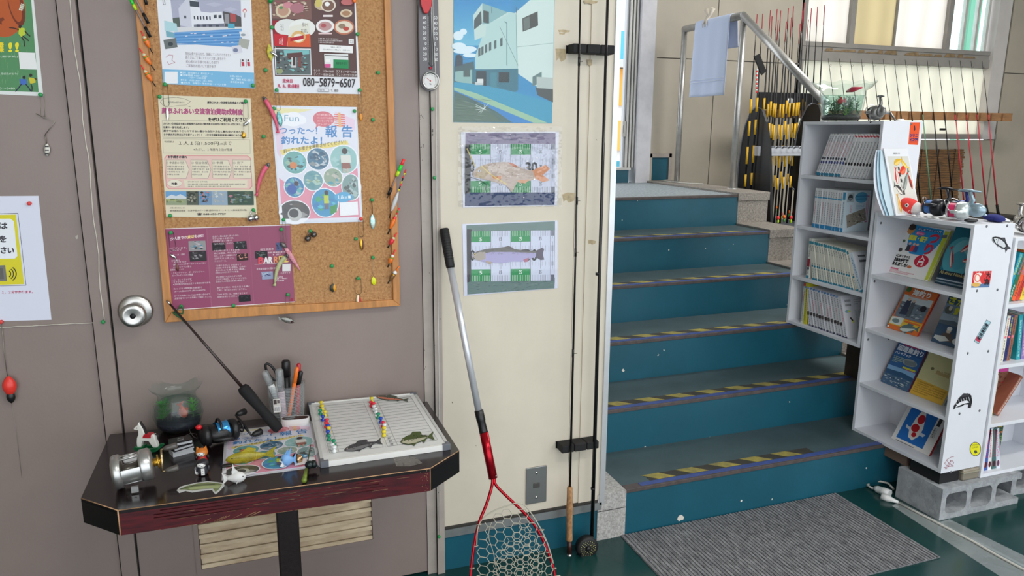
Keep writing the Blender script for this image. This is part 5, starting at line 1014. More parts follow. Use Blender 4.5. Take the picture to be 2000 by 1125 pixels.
# ---- whiteboard
ZW = .014
wc = [T(602, 787, ZW), T(812, 767, ZW), T(878, 868, ZW), T(627, 903, ZW)]
cw_ = sum(wc, Vector())/4
wb = thing('whiteboard', 'small whiteboard roster lying on the table with coloured magnet pins and fish pictures', 'whiteboard', (cw_.x, cw_.y, ZT))
MB().prism([v+(cw_-v)*.01-Vector((0, 0, .0115)) for v in wc], (0, 0, .0105)).build('board', mat('whiteboard_surface', (224, 226, 224), .22), wb)
WF = mat('white_frame', (232, 232, 228), .3)
for i in range(4):
    a, b2 = wc[i], wc[(i+1) % 4]; d_ = (b2-a).normalized(); n_ = Vector((-d_.y, d_.x, 0)); n_ = n_ if n_.dot(cw_-a) > 0 else -n_
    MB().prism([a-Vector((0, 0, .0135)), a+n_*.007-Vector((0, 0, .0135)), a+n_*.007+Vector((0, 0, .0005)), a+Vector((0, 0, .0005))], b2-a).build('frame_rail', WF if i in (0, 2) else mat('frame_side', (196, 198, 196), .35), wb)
GC = mat('grey_corner_cap', (104, 108, 116), .45)
for i in range(4):
    a = wc[i]; d1 = (wc[(i+1) % 4]-a).normalized(); d0 = (wc[i-1]-a).normalized(); s_ = .019; o_ = a-(d1+d0)*.002-Vector((0, 0, .0138))
    MB().prism([o_, o_+d1*s_, o_+d1*s_+d0*.009, o_+d1*.009+d0*.009, o_+d0*s_+d1*.009, o_+d0*s_], (0, 0, .0158)).build('corner_cap', GC, wb, .001)
p = Print(lambda x, y, l: at(x, y, 2, ZT+ZW-.0008)+Vector((0, 0, l)), ST); LN = (130, 134, 136)
def lerp(a, b, u): return (a[0]+(b[0]-a[0])*u, a[1]+(b[1]-a[1])*u)
for (tl, tr, br, bl, nc) in (((618, 794), (710, 785), (748.5, 873), (644, 885), .175), ((720, 791-6), (802, 775), (855, 859), (757, 872), .2)):
    p.line([tl, tr, br, bl, tl], .5, LN); p.line([lerp(tl, tr, nc), lerp(bl, br, nc)], .5, LN); p.line([(tl[0]-3, tl[1]-2), (bl[0]-3, bl[1]+2)], .3, (170, 172, 172))
    for k in range(1, 16): v = (k/16)**1.08; p.line([lerp(tl, bl, v), lerp(tr, br, v)], .32, LN)
    for k in range(16):
        v = ((k+.75)/16)**1.08; a_ = lerp(lerp(tl, bl, v), lerp(tr, br, v), nc*.3)
        if tl[0] > 700 and k >= 13: p.text(str(16+k), a_[0], a_[1], 5.5, 2.8, (80, 84, 90), -.1, .1)
        elif k % 3 == 0: p.text(str(1+k), a_[0], a_[1], 3.4, 2.4, (90, 94, 100), -.1)
def fishprint(p, h, t, hh, top, bel, fins=True, spots=0, sd=1):
    (x0, y0), (x1, y1) = h, t; L = math.hypot(x1-x0, y1-y0); ux, uy = (x1-x0)/L, (y1-y0)/L; nx, ny = -uy, ux
    if ny > 0: nx, ny = -nx, -ny
    S = lambda u, v: (x0+ux*L*u+nx*hh*v, y0+uy*L*u+ny*hh*v)
    if fins:
        p.poly([S(.3, .42), S(.4, .72), S(.62, .62), (S(.66, .32))], top); p.poly([S(.3, -.35), S(.38, -.62), S(.46, -.35)], top); p.poly([S(.62, -.25), S(.68, -.52), S(.75, -.18)], top)
    p.poly([S(0, 0), S(.08, .28), S(.25, .47), (S(.45, .46)), S(.7, .24), S(.84, .1), S(1, .42), S(.95, 0), S(1, -.42), S(.84, -.1), S(.7, -.22), S(.45, -.42), S(.22, -.42), S(.06, -.2)], top)
    p.poly([S(.03, -.05), S(.2, .05), S(.5, .02), S(.82, 0), S(.7, -.16), S(.45, -.34), S(.22, -.34), S(.08, -.16)], bel)
    R = random.Random(sd)
    for i in range(spots): u = R.uniform(.2, .8); v = R.uniform(-.1, .35)*(1-abs(u-.4)); a = S(u, v); p.ell(a[0], a[1], L*.012, hh*.05, (50, 46, 40), 5)
    a = S(.09, .1); p.ell(a[0], a[1], L*.018, hh*.07, (226, 220, 200), 8); p.ell(a[0], a[1], L*.010, hh*.04, (20, 20, 20), 8)
fishprint(p, (672, 880), (746, 862), 16, (70, 72, 76), (120, 122, 124), True, 16, 1)
fishprint(p, (782, 864), (848, 852), 21, (74, 88, 44), (186, 184, 160), True, 24, 2)
fishprint(p, (734, 776), (798, 783), 9, (84, 90, 76), (206, 120, 96), True, 10, 3)
p.build('roster_print', wb)
MC = {'yellow': mat('magnet_yellow', (226, 206, 50), .2), 'green': mat('magnet_green', (20, 140, 100), .2), 'blue': mat('magnet_blue', (26, 70, 180), .2), 'red': mat('magnet_red', (226, 46, 66), .2), 'clear': mat('magnet_white', (222, 226, 226), .15)}
prot = {}
def magnet(px, py, col, col_lab, idx):
    c = T(px, py, ZW)
    if col not in prot:
        b = MB(); b.lathe([(0, .016), (.0042, .0155), (.0055, .013), (.0045, .010), (.0026, .008), (.0032, .006), (.0052, .004), (.0056, .0012), (.005, 0), (0, 0)], (0, 0, 0), (0, 0, 1), 12); o = b.build('magnet_pin', MC[col]); prot[col] = o
    else: o = prot[col].copy(); COL.objects.link(o)
    o.location = c; o.rotation_euler = (random.uniform(-.05, .05), random.uniform(-.05, .05), 0)
    ordn = ['first', 'second', 'third', 'fourth', 'fifth', 'sixth', 'seventh', 'eighth', 'ninth', 'tenth', 'eleventh', 'twelfth', 'thirteenth', 'fourteenth'][idx]
    tag(o, '%s magnet pin, %s from the back in the %s row on the whiteboard' % (col if col != 'clear' else 'white', ordn, col_lab), 'magnet', 'magnet pins on the whiteboard')
for i, (x, y, c) in enumerate([(628, 794, 'yellow'), (630, 801, 'yellow'), (626, 810, 'green'), (635, 813, 'yellow'), (631, 822, 'blue'), (639, 829, 'red'), (637, 835, 'red'), (641, 840, 'blue'), (642, 845, 'yellow'), (641, 852, 'blue'), (643, 860, 'green'), (652, 870, 'green'), (650, 878, 'clear'), (653, 883, 'clear')]): magnet(x, y, c, 'left', i)
for i, (x, y, c) in enumerate([(726, 786, 'yellow'), (725, 794, 'red'), (730, 796, 'red'), (731, 802, 'clear'), (734, 807, 'clear'), (739, 817, 'green'), (744, 826, 'blue'), (748, 834, 'red'), (751, 839, 'clear'), (750, 845, 'yellow'), (750, 852, 'yellow')]): magnet(x, y, c, 'middle', i)
# ---- laminated report sheet on the table
a0 = T(433, 938); a1 = T(629, 911); u_ = (a1-a0); W0 = u_.length; u_.normalize(); vperp = Vector((-u_.y, u_.x, 0)); TLs = a0+vperp*.297*(W0/.21)*.93
H0 = (TLs-a0).length
sh = thing('poster', 'laminated catch report sheet lying flat on the table under toy fish', 'poster', ((a0+a1)/2+vperp*H0/2))
MB().prism([a0, a1, a1+vperp*H0, a0+vperp*H0], (0, 0, .0008)).build('sheet', mat('paper_edge', (206, 206, 210), .3), sh)
p = Print(lambda x, y, l: TLs+u_*(W0*x/210)-vperp*(H0*y/297)+Vector((0, 0, .001+l)), 1.0e-5)
report_print(p, lambda u, v: (6+u*198, 6+v*285)); p.build('print', sh)
MB().prism([a0+Vector((0, 0, .0062)), a1+Vector((0, 0, .0062)), a1+vperp*H0+Vector((0, 0, .0062)), a0+vperp*H0+Vector((0, 0, .0062))], (0, 0, .0002)).build('laminate', clear('laminate_film3', refl=.4), sh)
# ---- pencil cup
pc = T(560, 803); pc.y = min(pc.y, -.062); cup = thing('pencil_cup', 'clear ribbed plastic cup holding pens beside the whiteboard', 'pencil cup', pc)
CL = clear('clear_plastic', (240, 244, 246), refl=1.1, haze=.10)
b = MB(); n = 28
def sq(r, k=.16): return lambda a: r*(1+k*math.cos(2*a)**2*0+.12*abs(math.sin(2*a)))
prof = [(sq(.0), .001), (sq(.034), .001), (sq(.036), .003)]
for i in range(22): z = .004+i*.0042; prof += [(sq(.0365+.006*z/.1), z), (sq(.0385+.006*z/.1), z+.002)]
prof += [(sq(.0435), .100), (sq(.0445), .101)]
b.lathe(prof, pc, (0, 0, 1), 32).build('cup_body', CL, cup)
b = MB()
for i in range(22): z = .006+i*.0042; r0 = .0392+.006*z/.1; b.tube([pc+Vector((sq(r0)(2*math.pi*j/28)*math.cos(2*math.pi*j/28), sq(r0)(2*math.pi*j/28)*math.sin(2*math.pi*j/28), z)) for j in range(28)], .0005, 4, closed=True)
b.build('rib', clear('rib_plastic', (225, 228, 232), refl=1.2, haze=.35), cup)
lab = Print(lambda x, y, l: pc+Vector((-.036+x*.001, -.0425-l-.0005*0-.006*(y/60), .072-y*.001)))
lab.rect(0, 0, 18, 36, (200, 196, 190)); lab.rect(1, 2, 9, 14, (60, 52, 48)); lab.rect(10, 3, 16, 12, (100, 92, 90)); lab.rect(1, 20, 17, 34, (232, 232, 232))
for i in range(9): lab.rect(2+i*1.6, 21, 2.8+i*1.6, 32, (30, 30, 30))
lab.build('barcode_label', cup)
def pen(label, foot, top, r, m, cap=None, nm='pen', capf=.3, tipr=.6, cat='pen'):
    """pen standing in the cup: foot offset and top offset from the cup base centre"""
    A = pc+Vector(foot); B = pc+Vector(top); t = thing(nm, label, cat, A, 'pens in the cup'); d_ = B-A
    b = MB(); b.tube([A, A+d_*.06, A+d_*(1-capf)], [r*tipr, r, r], 12); b.build('barrel', m, t)
    b = MB(); b.tube([A+d_*(1-capf), A+d_*.97, B], [r*1.12, r*1.08, r*.7], 12); b.build('cap', cap or m, t); return t
CLR = clear('clear_cap', (236, 238, 240), refl=1.2, haze=.15)
pen('white correction pen with a clear cap leaning left in the cup', (-.005, -.012, .007), (-.052, -.018, .142), .0085, WHP, CLR, capf=.28)
pen('white marker with a clear red tipped cap standing upright in the cup', (-.012, -.024, .007), (-.016, -.03, .148), .0095, mat('pink_white_barrel', (226, 200, 206), .3), CLR, capf=.42)
pen('orange ballpoint pen leaning right in front of the cup', (.0, -.03, .007), (.030, -.022, .146), .0048, ORG, ORG)
pen('slim red ballpoint pen at the right side of the cup', (.024, -.012, .007), (.036, .004, .148), .0052, mat('pen_red', (190, 30, 46), .3), mat('pen_red', (190, 30, 46), .3))
pen('thick black marker upright at the back of the cup', (.0, .014, .007), (.004, .018, .156), .0105, BLKP, BLKP)
pen('black felt pen leaning right with a round end', (.01, .005, .007), (.04, -.004, .128), .006, BLKP, BLKP)
t = thing('scissors', 'black oval scissor handle sticking out at the back left of the cup', 'scissors', pc+Vector((-.02, .015, .01)), 'pens in the cup'); b = MB()
b.tube([pc+Vector((-.014, .01, .008)), pc+Vector((-.026, .014, .10))], .003, 6); b.build('blade', STEEL, t); b = MB(); cc = pc+Vector((-.034, .014, .128)); b.tube([cc+Vector((math.cos(a)*.010-math.sin(a)*.010, 0, math.sin(a)*.024)) for a in [k*math.pi/8 for k in range(16)]], .0034, 8, closed=True); b.build('handle', BLKP, t)
# ---- short black rod leaning from the table to the cork board
A = T(546, 840, .012); B = Wl(326, 587, -.034); d_ = B-A; Lr = d_.length
rod = thing('short_rod', 'short black ice rod with a foam grip leaning diagonally against the cork board', 'fishing rod', A)
K = .338; FOAM = mat('black_foam', (20, 20, 22), .85, bump=.2, bscale=300)
b = MB(); b.tube([A+d_*u for u in (0, .02, .06, .14, .2, .26, K-.02, K)], [.010, .0135, .0140, .0125, .0128, .0145, .0150, .0115], 20); b.build('grip', FOAM, rod)
b = MB(); b.tube([A+d_*K, A+d_*.975], [.0042, .0026], 10); b.build('shaft', mat('dark_brown_shaft', (50, 38, 36), .25), rod)
b = MB(); b.tube([A+d_*.972, B], .0029, 10); b.build('tip_cap', STEEL, rod)
# ---- white strap loop
c = T(577, 829); t = thing('white_band', 'white looped band with a brown inside lying beside the whiteboard', 'band', c); b = MB()
ax = Vector((.9, -.12, 0)).normalized(); ay = Vector((-ax.y, ax.x, 0)); n = 28
for (k0, r_in, m_, nm) in ((0, 0, WHP, 'outer_band'), (1, .0018, mat('brown_inner', (84, 60, 54), .5), 'lining')):
    vs = []; fs = []
    for i in range(n):
        a = 2*math.pi*i/n; q = c+ax*(.036-r_in)*math.copysign(abs(math.cos(a))**.7, math.cos(a))+ay*(.015-r_in)*math.copysign(abs(math.sin(a))**.8, math.sin(a)); q2 = c+(q-c)*.955; vs += [q+Vector((0, 0, .001)), q+Vector((0, 0, .019-r_in*.3)), q2+Vector((0, 0, .019-r_in*.3)), q2+Vector((0, 0, .001))]
    for i in range(n):
        j = (i+1) % n
        for e in range(4): fs.append((i*4+e, j*4+e, j*4+(e+1) % 4, i*4+(e+1) % 4))
    MB().add(vs, fs, 0, False).build(nm, m_, t)
# ---- fish bowl (table)
def bowl(c, R_, H, label, neck, rim_amp, tub=False):
    t = thing('fish_bowl', label, 'fish bowl', c); G = clear('bowl_glass', (240, 247, 245), refl=1.0, bump=.1, bscale=20, haze=.02); w8 = lambda r, a_: (lambda a: r*(1+a_*math.cos(10*a)))
    if not tub: prof = [(0, .002), (R_*.6, .001), (R_*.86, H*.12), (R_, H*.36), (R_*.93, H*.58), (R_*.76, H*.70), (R_*.74, H*.80), (R_*.80, H*.88), (w8(R_*.98, .04), lambda a: H*(.95+.02*math.cos(10*a))), (w8(R_*1.02, .05), lambda a: H*(.99+.025*math.cos(10*a)))]
    else: prof = [(0, .002), (R_*.68, .001), (R_*.84, H*.08), (R_*.93, H*.3), (R_*.98, H*.55), (R_*1.0, H*.78), (w8(R_*1.26, .03), lambda a: H*(.88+.02*math.cos(10*a))), (w8(R_*1.42, .04), lambda a: H*(.985+.025*math.cos(10*a)))]
    b = MB().lathe(prof, c, (0, 0, 1), 60); b.build('glass_bowl', G, t)
    wz = H*.66 if not tub else H*.66; b = MB().lathe([(0, wz), (R_*.80 if not tub else R_*.93, wz), (R_*.89, H*.55), (R_*.93 if not tub else R_*.86, H*.36), (R_*.78, H*.14), (0, H*.05)], c, (0, 0, 1), 36); b.build('water', clear('water_%s' % tub, (226, 240, 236), refl=.5), t)
    return t
bc = T(351, 838); t = bowl(bc, .060, .118, 'round glass fish bowl with dark gravel, green plants and a coral fish on the table', 0, 0)
b = MB().lathe([(0, .034), (.030, .036), (.050, .030), (.0525, .022), (.046, .010), (0, .005)], bc, (0, 0, 1), 24); b.build('gravel', mat('blue_black_gravel', (22, 30, 60), .5, var2=(8, 10, 22), vscale=170, bump=.8, bscale=170), t)
def plant(mb, base, h, r, n, R):
    for k in range(n):
        a = R.uniform(0, 6.28); z0 = R.uniform(.1, .95)*h; p0 = base+Vector((0, 0, z0)); d = Vector((math.cos(a), math.sin(a), R.uniform(.1, .7)))*r*R.uniform(.6, 1.1); s_ = d.cross(Vector((0, 0, 1))).normalized()*r*.13
        mb.add([p0, p0+d*.5+s_, p0+d, p0+d*.5-s_], [(0, 1, 2, 3)], 0)
    mb.tube([base, base+Vector((0, 0, h))], .0008, 5)
R = random.Random(4); b = MB(); plant(b, bc+Vector((-.036, -.012, .03)), .052, .016, 90, R); plant(b, bc+Vector((-.03, .012, .03)), .045, .015, 60, R); b.build('plastic_plant', mat('plant_green', (40, 150, 50), .5), t)
b = MB(); plant(b, bc+Vector((.036, -.014, .03)), .056, .02, 34, R); b.build('plastic_plant', mat('plant_light_green', (90, 180, 60), .5), t)
def fish3(mb, A, B, h, w_, mi=0, tail=.32, fin=True, up=Vector((0, 0, 1))):
    """solid fish body from nose A to tail end B"""
    A, B = Vector(A), Vector(B); d = B-A; L = d.length; d.normalize(); s_ = d.cross(up).normalized(); up = s_.cross(d).normalized(); ks = [0, .05, .15, .3, .45, .6, .72, .8]; hs_ = [.05, .45, .82, 1, .95, .66, .38, .26]; vs = []; fs = []; n = 12
    for u, q in zip(ks, hs_):
        for j in range(n): a = 2*math.pi*j/n; vs.append(A+d*L*u+up*math.sin(a)*h*.5*q+s_*math.cos(a)*w_*.5*q)
    for i in range(len(ks)-1):
        for j in range(n): fs.append((i*n+j, i*n+(j+1) % n, (i+1)*n+(j+1) % n, (i+1)*n+j))
    fs.append(list(range(n))[::-1]); fs.append([(len(ks)-1)*n+j for j in range(n)]); mb.add(vs, fs, mi, True)
    P = lambda u, v: A+d*L*u+up*h*v
    th_ = s_*w_*.12
    mb.prism([P(.78, .12)-th_*.5, P(1.0, .55)-th_*.5, P(.93, 0)-th_*.5, P(1.0, -.5)-th_*.5, P(.78, -.12)-th_*.5], th_, mi)
    if fin:
        mb.prism([P(.28, .42)-th_*.5, P(.45, .8)-th_*.5, P(.6, .6)-th_*.5, P(.58, .3)-th_*.5], th_, mi)
        for sg in (1, -1): q = P(.3, -.15)+s_*w_*.42*sg; mb.prism([q, q+d*L*.12-up*h*.02+s_*w_*.45*sg, q+d*L*.10-up*h*.25+s_*w_*.2*sg], up*h*.03, mi)
    return P, s_
b = MB(); fish3(b, bc+Vector((.018, -.03, .040)), bc+Vector((.006, -.018, .078)), .030, .014); b.build('toy_fish', mat('coral_fish', (238, 96, 70), .3), t)
# ---- rocking horse
hc = T(290, 880); t = thing('rocking_horse', 'small white wooden rocking horse with red saddle and green rockers', 'figurine', hc); HW = mat('horse_white', (236, 236, 230), .35); HG = mat('rocker_green', (20, 104, 60), .35)
hx = Vector((.92, -.38, 0)).normalized(); hy = Vector((-hx.y, hx.x, 0)); H3 = lambda x, y, z: hc+hx*x+hy*y+Vector((0, 0, z))
for sg in (-1, 1):
    b = MB(); out_ = [(-.030, .009), (-.022, .003), (-.008, 0), (.012, 0), (.026, .004), (.034, .011), (.032, .015), (.012, .0095), (-.010, .0095), (-.026, .014)]; b.prism([H3(x, sg*.010-.003, z) for x, z in out_], hy*.006); b.build('rocker', HG, t)
b = MB(); b.box(0, 1, 0, 1, 0, 1, M=Matrix((( hx.x*.008, hy.x*.026, 0, H3(-.018, -.013, 0).x), (hx.y*.008, hy.y*.026, 0, H3(-.018, -.013, 0).y), (0, 0, .004, hc.z+.008), (0, 0, 0, 1)))); b.box(0, 1, 0, 1, 0, 1, M=Matrix(((hx.x*.008, hy.x*.026, 0, H3(.018, -.013, 0).x), (hx.y*.008, hy.y*.026, 0, H3(.018, -.013, 0).y), (0, 0, .004, hc.z+.0085), (0, 0, 0, 1)))); b.build('crossbar', HG, t)
b = MB(); b.prism([H3(x, -.006, z) for x, z in [(-.024, .010), (-.016, .010), (-.010, .028), (.004, .030), (.014, .012), (.026, .011), (.022, .036), (.020, .043), (-.004, .042), (-.010, .052), (-.014, .058), (-.024, .056), (-.027, .061), (-.019, .069), (-.013, .068), (-.004, .060), (.002, .046), (-.020, .036), (-.022, .02)]][:0] or [H3(x, -.006, z) for x, z in [(-.024, .010), (-.015, .010), (-.010, .026), (.005, .027), (.014, .011), (.026, .011), (.022, .030), (.020, .043), (-.002, .041), (-.006, .056), (-.011, .066), (-.015, .073), (-.018, .066), (-.028, .058), (-.027, .054), (-.017, .054), (-.018, .042), (-.022, .034), (-.024, .022)]], hy*.012)
b.build('body', HW, t, .0015)
b = MB(); b.prism([H3(x, -.0068, z) for x, z in [(-.008, .0345), (.012, .0345), (.014, .0445), (-.004, .0435)]], hy*.0136); b.build('saddle', mat('saddle_red', (186, 30, 46), .35), t)
b = MB(); b.prism([H3(x, -.003, z) for x, z in [(-.012, .074), (-.004, .060), (.001, .044), (-.003, .043), (-.008, .056), (-.014, .067)]], hy*.006); b.tube([H3(.019, 0, .043), H3(.027, 0, .04), H3(.026, 0, .030)], .0015, 6); b.build('mane', mat('mane_dark', (40, 38, 40), .5), t)
b = MB(); b.ell(H3(-.019, -.0068, .0595), .0012, 8); b.build('eye', BLKP, t)
# ---- miniature stacked books
mc = T(355, 884); t = None; mx_ = Vector((.93, .36, 0)).normalized(); my_ = Vector((-mx_.y, mx_.x, 0))
for k, (m, l, rot, th_) in enumerate([(mat('grey_mini', (196, 198, 204), .4), 'miniature white book at the bottom of the little stack', 0, .013), (mat('charcoal_mini', (44, 46, 50), .35), 'miniature charcoal book in the middle of the little stack', .12, .010), (mat('black_mini', (20, 20, 22), .3), 'miniature black book on top of the little stack', -.1, .011)]):
    z0 = [0, .0132, .0234][k]; cc = mc+Vector((0, 0, z0)); t = thing('miniature_book', l, 'miniature book', cc, 'stack of miniature books'); M = Matrix.Translation(cc) @ Matrix.Rotation(math.atan2(mx_.y, mx_.x)+rot, 4, 'Z')
    MB().box(-.022, .0225, -.0145, .0140, .0024, th_-.0024, M=M).build('pages', mat('mini_pages', (190, 194, 198), .6), t)
    b = MB(); b.box(-.024, .024, -.016, .016, 0, .0024, M=M); b.box(-.024, .024, -.016, .016, th_-.0024, th_, M=M); b.box(-.024, -.0222, -.016, .016, .0024, th_-.0024, M=M); b.build('cover', m, t)
    if k == 2:
        b = MB()
        for w_ in (.012, .015): b.tor(tuple(M @ Vector((0, 0, th_+.0002))), (0, 0, 1), w_*.6, .0003, 4, 4)
        b.build('cover_emblem', mat('silver_print', (180, 180, 180), .4), t)
# ---- two little round dolls
def doll(c, label, body_m, hat_m, kind):
    t = thing('doll', label, 'figurine', c, None); b = MB(); b.lathe([(0, 0), (.0085, .0), (.0115, .005), (.0118, .012), (.0095, .019), (.0085, .021)], c, (0, 0, 1), 20); b.build('body', body_m, t)
    b = MB(); b.ell(c+Vector((0, 0, .026)), (.0135, .0125, .0105), 18); b.build('head', hat_m, t)
    f = MB(); f.ell(c+Vector((-.001, -.0045, .0255)), (.0105, .0092, .0072), 16); f.build('face', WHP, t)
    b = MB()
    for s_ in (-1, 1): b.ell(c+Vector((s_*.0042, -.0128, .0275)), .0010, 8)
    b.ell(c+Vector((-.0005, -.0138, .0248)), .0009, 8); b.build('eye', BLKP, t)
    if kind == 'fox':
        b = MB()
        for s_ in (-1, 1): b.prism([c+Vector((s_*.012, 0, .031)), c+Vector((s_*.004, 0, .035)), c+Vector((s_*.010, 0, .041))], (0, .003, 0))
        b.build('ear', hat_m, t); b = MB(); b.prism([c+Vector((-.004, -.0125, .018)), c+Vector((.004, -.0125, .018)), c+Vector((0, -.0132, .009))], (0, .001, 0)); b.build('bib', ORG, t)
    else:
        b = MB(); b.box(c.x-.003, c.x+.004, c.y-.0128, c.y-.0108, c.z+.003, c.z+.018); b.build('shirt_front', WHP, t)
        b = MB()
        for q in range(3): b.tor(c+Vector((-.012, -.003, .008+q*.004)), (.5, -.6, .3), .0045, .0009, 10, 5)
        b.build('striped_tail', WHP, t)
        b = MB()
        for q in range(2): b.ell(c+Vector((.0005, -.0130, .007+q*.006)), .0007, 6)
        b.build('button', BLKP, t)
    for s_ in (-1, 1): b = MB(); b.ell(c+Vector((s_*.0125, -.004, .016)), (.003, .004, .006), 10); b.build('arm', BLKP if kind == 'fox' else body_m, t)
doll(T(396, 904), 'tiny fox doll with an orange hood and red coat behind the black one', mat('doll_red', (170, 24, 44), .4), mat('doll_orange', (206, 120, 40), .4), 'fox')
doll(T(397, 926), 'tiny black hooded doll with a white shirt front and striped tail', mat('doll_grey', (56, 56, 62), .4), mat('doll_black', (40, 38, 44), .4), 'cat')
# ---- white plastic box behind the silver reel
c = T(268, 897); t = thing('plastic_box', 'small white rounded plastic box behind the silver reel', 'box', c); M = Matrix.Translation(c) @ Matrix.Rotation(.30, 4, 'Z'); b = MB(); b.bbox(-.030, .030, -.010, .010, 0, .016, .004, M=M); b.build('case', mat('box_white', (212, 212, 210), .35), t)
b = MB(); b.box(-.0302, .0302, -.0102, .0102, .0095, .0100, M=M); b.build('seam', mat('seam_grey', (120, 120, 120), .5), t)
# ---- silver round reel
def crank(mb, mk, c, ax, arm, L, r, off=.012):
    """double crank: bar along arm with paddles along ax"""
    ax, arm = Vector(ax).normalized(), Vector(arm).normalized(); mb.tube([c-arm*L-ax*0, c, c+arm*L], [r*.9, r*1.6, r*.9], 8); 
    for s_ in (-1, 1):
        q = c+arm*L*s_; mb.tube([q, q+ax*off], r*.7, 8); mk[s_].tube([q+ax*off*.6, q+ax*(off+.004), q+ax*(off+.022), q+ax*(off+.025)], [r*1.6, r*2.7, r*3.4, r*2.2], 12)
c0 = T(254, 957, .002); SLV = mat('silver_reel', (196, 196, 194), .3, .85, var=.05, vscale=40); t = thing('silver_reel', 'round silver baitcasting reel at the left end of the table', 'fishing reel', c0)
ax = Vector((.97, .1, .10)).normalized(); cc = c0+Vector((-.030, .018, .036)); b = MB()
b.lathe([(0, -.004), (.022, -.004), (.034, -.001), (.0365, .003), (.0365, .014), (.033, .016), (.022, .016), (0, .016)], cc, ax, 36); b.build('side_plate', SLV, t)
b = MB(); b.lathe([(0, .050), (.030, .050), (.0345, .053), (.0350, .056), (.0350, .070), (.031, .075), (.018, .077), (0, .077)], cc, ax, 36); b.build('side_plate', SLV, t)
b = MB(); b.lathe([(.007, .014), (.007, .052)], cc, ax, 16); b.lathe([(.028, .015), (.010, .020), (.010, .046), (.028, .051)], cc, ax, 30); b.build('spool', mat('spool_dark', (110, 106, 98), .3, .8), t)
b = MB()
for a in (.2, 1.1, 2.1, 3.5, 4.6, 5.5):
    u = ax.orthogonal().normalized(); v = ax.cross(u); o = (u*math.cos(a)+v*math.sin(a))*.030; b.tube([cc+o+ax*.012, cc+o+ax*.054], .0022, 8)
for a0_, a1_ in ((2.0, 3.0), (4.4, 5.2)): 
    u = ax.orthogonal().normalized(); v = ax.cross(u); vs = []; K2 = 8
    for i in range(K2+1):
        a = a0_+(a1_-a0_)*i/K2; o = (u*math.cos(a)+v*math.sin(a)); vs += [cc+o*.033+ax*.013, cc+o*.033+ax*.053]
    b.add(vs, [(2*i, 2*i+1, 2*i+3, 2*i+2) for i in range(K2)], 0, True)
b.build('frame_bar', SLV, t)
b = MB(); b.box(-.007, .007, -.003, .003, -.003, .010, M=Matrix.Translation(c0+Vector((.012, -.016, .004)))); b.cyl(c0+Vector((.012, -.021, .008)), c0+Vector((.012, -.0195, .008)), .003, n=10); b.build('foot_clamp', SLV, t)
b = MB(); mk = {1: MB(), -1: MB()}; q = cc+ax*.077; b.tube([q, q+ax*.016], [.009, .007], 12); b.tor(q+ax*.010, ax, .014, .0018, 16, 6); b.build('drag_star', GOLD, t)
b = MB(); crank(b, mk, q+ax*.017, ax, (0.0, .3, .95), .024, .0022, .008); b.build('crank_arm', mat('crank_gold', (190, 170, 130), .25, .9), t); [k_.build('crank_knob', mat('smoke_knob', (84, 80, 76), .25), t) for k_ in mk.values()]
# ---- black low-profile reel with blue spool
c0 = T(430, 868, .002); t = thing('black_reel', 'black low profile baitcasting reel with a bright blue spool', 'fishing reel', c0); BR = mat('reel_black', (24, 24, 26), .38)
M = Matrix.Translation(c0+Vector((0, .012, .026))) @ Matrix.Rotation(.35, 4, 'Z')
b = MB(); b.ell((0, 0, 0), (.040, .030, .024), 20, M=M); b.build('frame', BR, t)
for sg in (-1, 1): b = MB(); b.lathe([(0, .010), (.016, .009), (.024, .005), (.027, 0), (.026, -.010), (0, -.010)], tuple(M @ Vector((sg*.036, 0, 0))), tuple((M.to_3x3() @ Vector((sg, 0, 0)))), 26); b.build('side_cover', BR, t)
b = MB(); b.lathe([(.0225, -.014), (.0205, -.010), (.0205, .010), (.0225, .014)], tuple(M @ Vector((.004, -.004, .007))), tuple(M.to_3x3() @ Vector((1, 0, 0))), 26); b.build('spool', mat('spool_blue', (60, 150, 214), .2, .5), t)
b = MB(); b.tor(tuple(M @ Vector((0, .0, .012))), tuple(M.to_3x3() @ Vector((1, 0, 0))), .0225, .003, 20, 6); b.ell(tuple(M @ Vector((-.002, -.03, -.006))), (.026, .008, .006), 12); b.build('thumb_bar', BR, t)
b = MB(); mk = {1: MB(), -1: MB()}; q = M @ Vector((.048, 0, .002)); axx = M.to_3x3() @ Vector((1, .15, .1)); b.tube([M @ Vector((.03, 0, 0)), q+axx*.010], .006, 10); b.tor(q+axx*.004, axx, .014, .002, 14, 6); arm = Vector((.35, -.75, -.30)).normalized(); crank(b, mk, q+axx*.012, axx, arm, .044, .0026, .004)
b.build('crank_arm', BR, t); [k_.build('crank_knob', BR, t) for k_ in mk.values()]
b = MB(); b.ell(M @ Vector((-.047, .0, .026)), (.008, .006, .006), 12); b.build('cast_knob', mat('knob_red', (206, 26, 36), .3), t)
t = thing('fishing_line', 'loose thin fishing line curling from the black reel past the bowl', 'fishing line', T(382, 850)); b = MB(); b.tube([T(368, 833, .02), T(372, 845, .012), T(378, 853, .003), T(385, 856, .001), T(384, 848, .004), T(372, 846, .006), T(360, 852, .034)], .0005, 5); b.build('line_coil', LEAD, t)
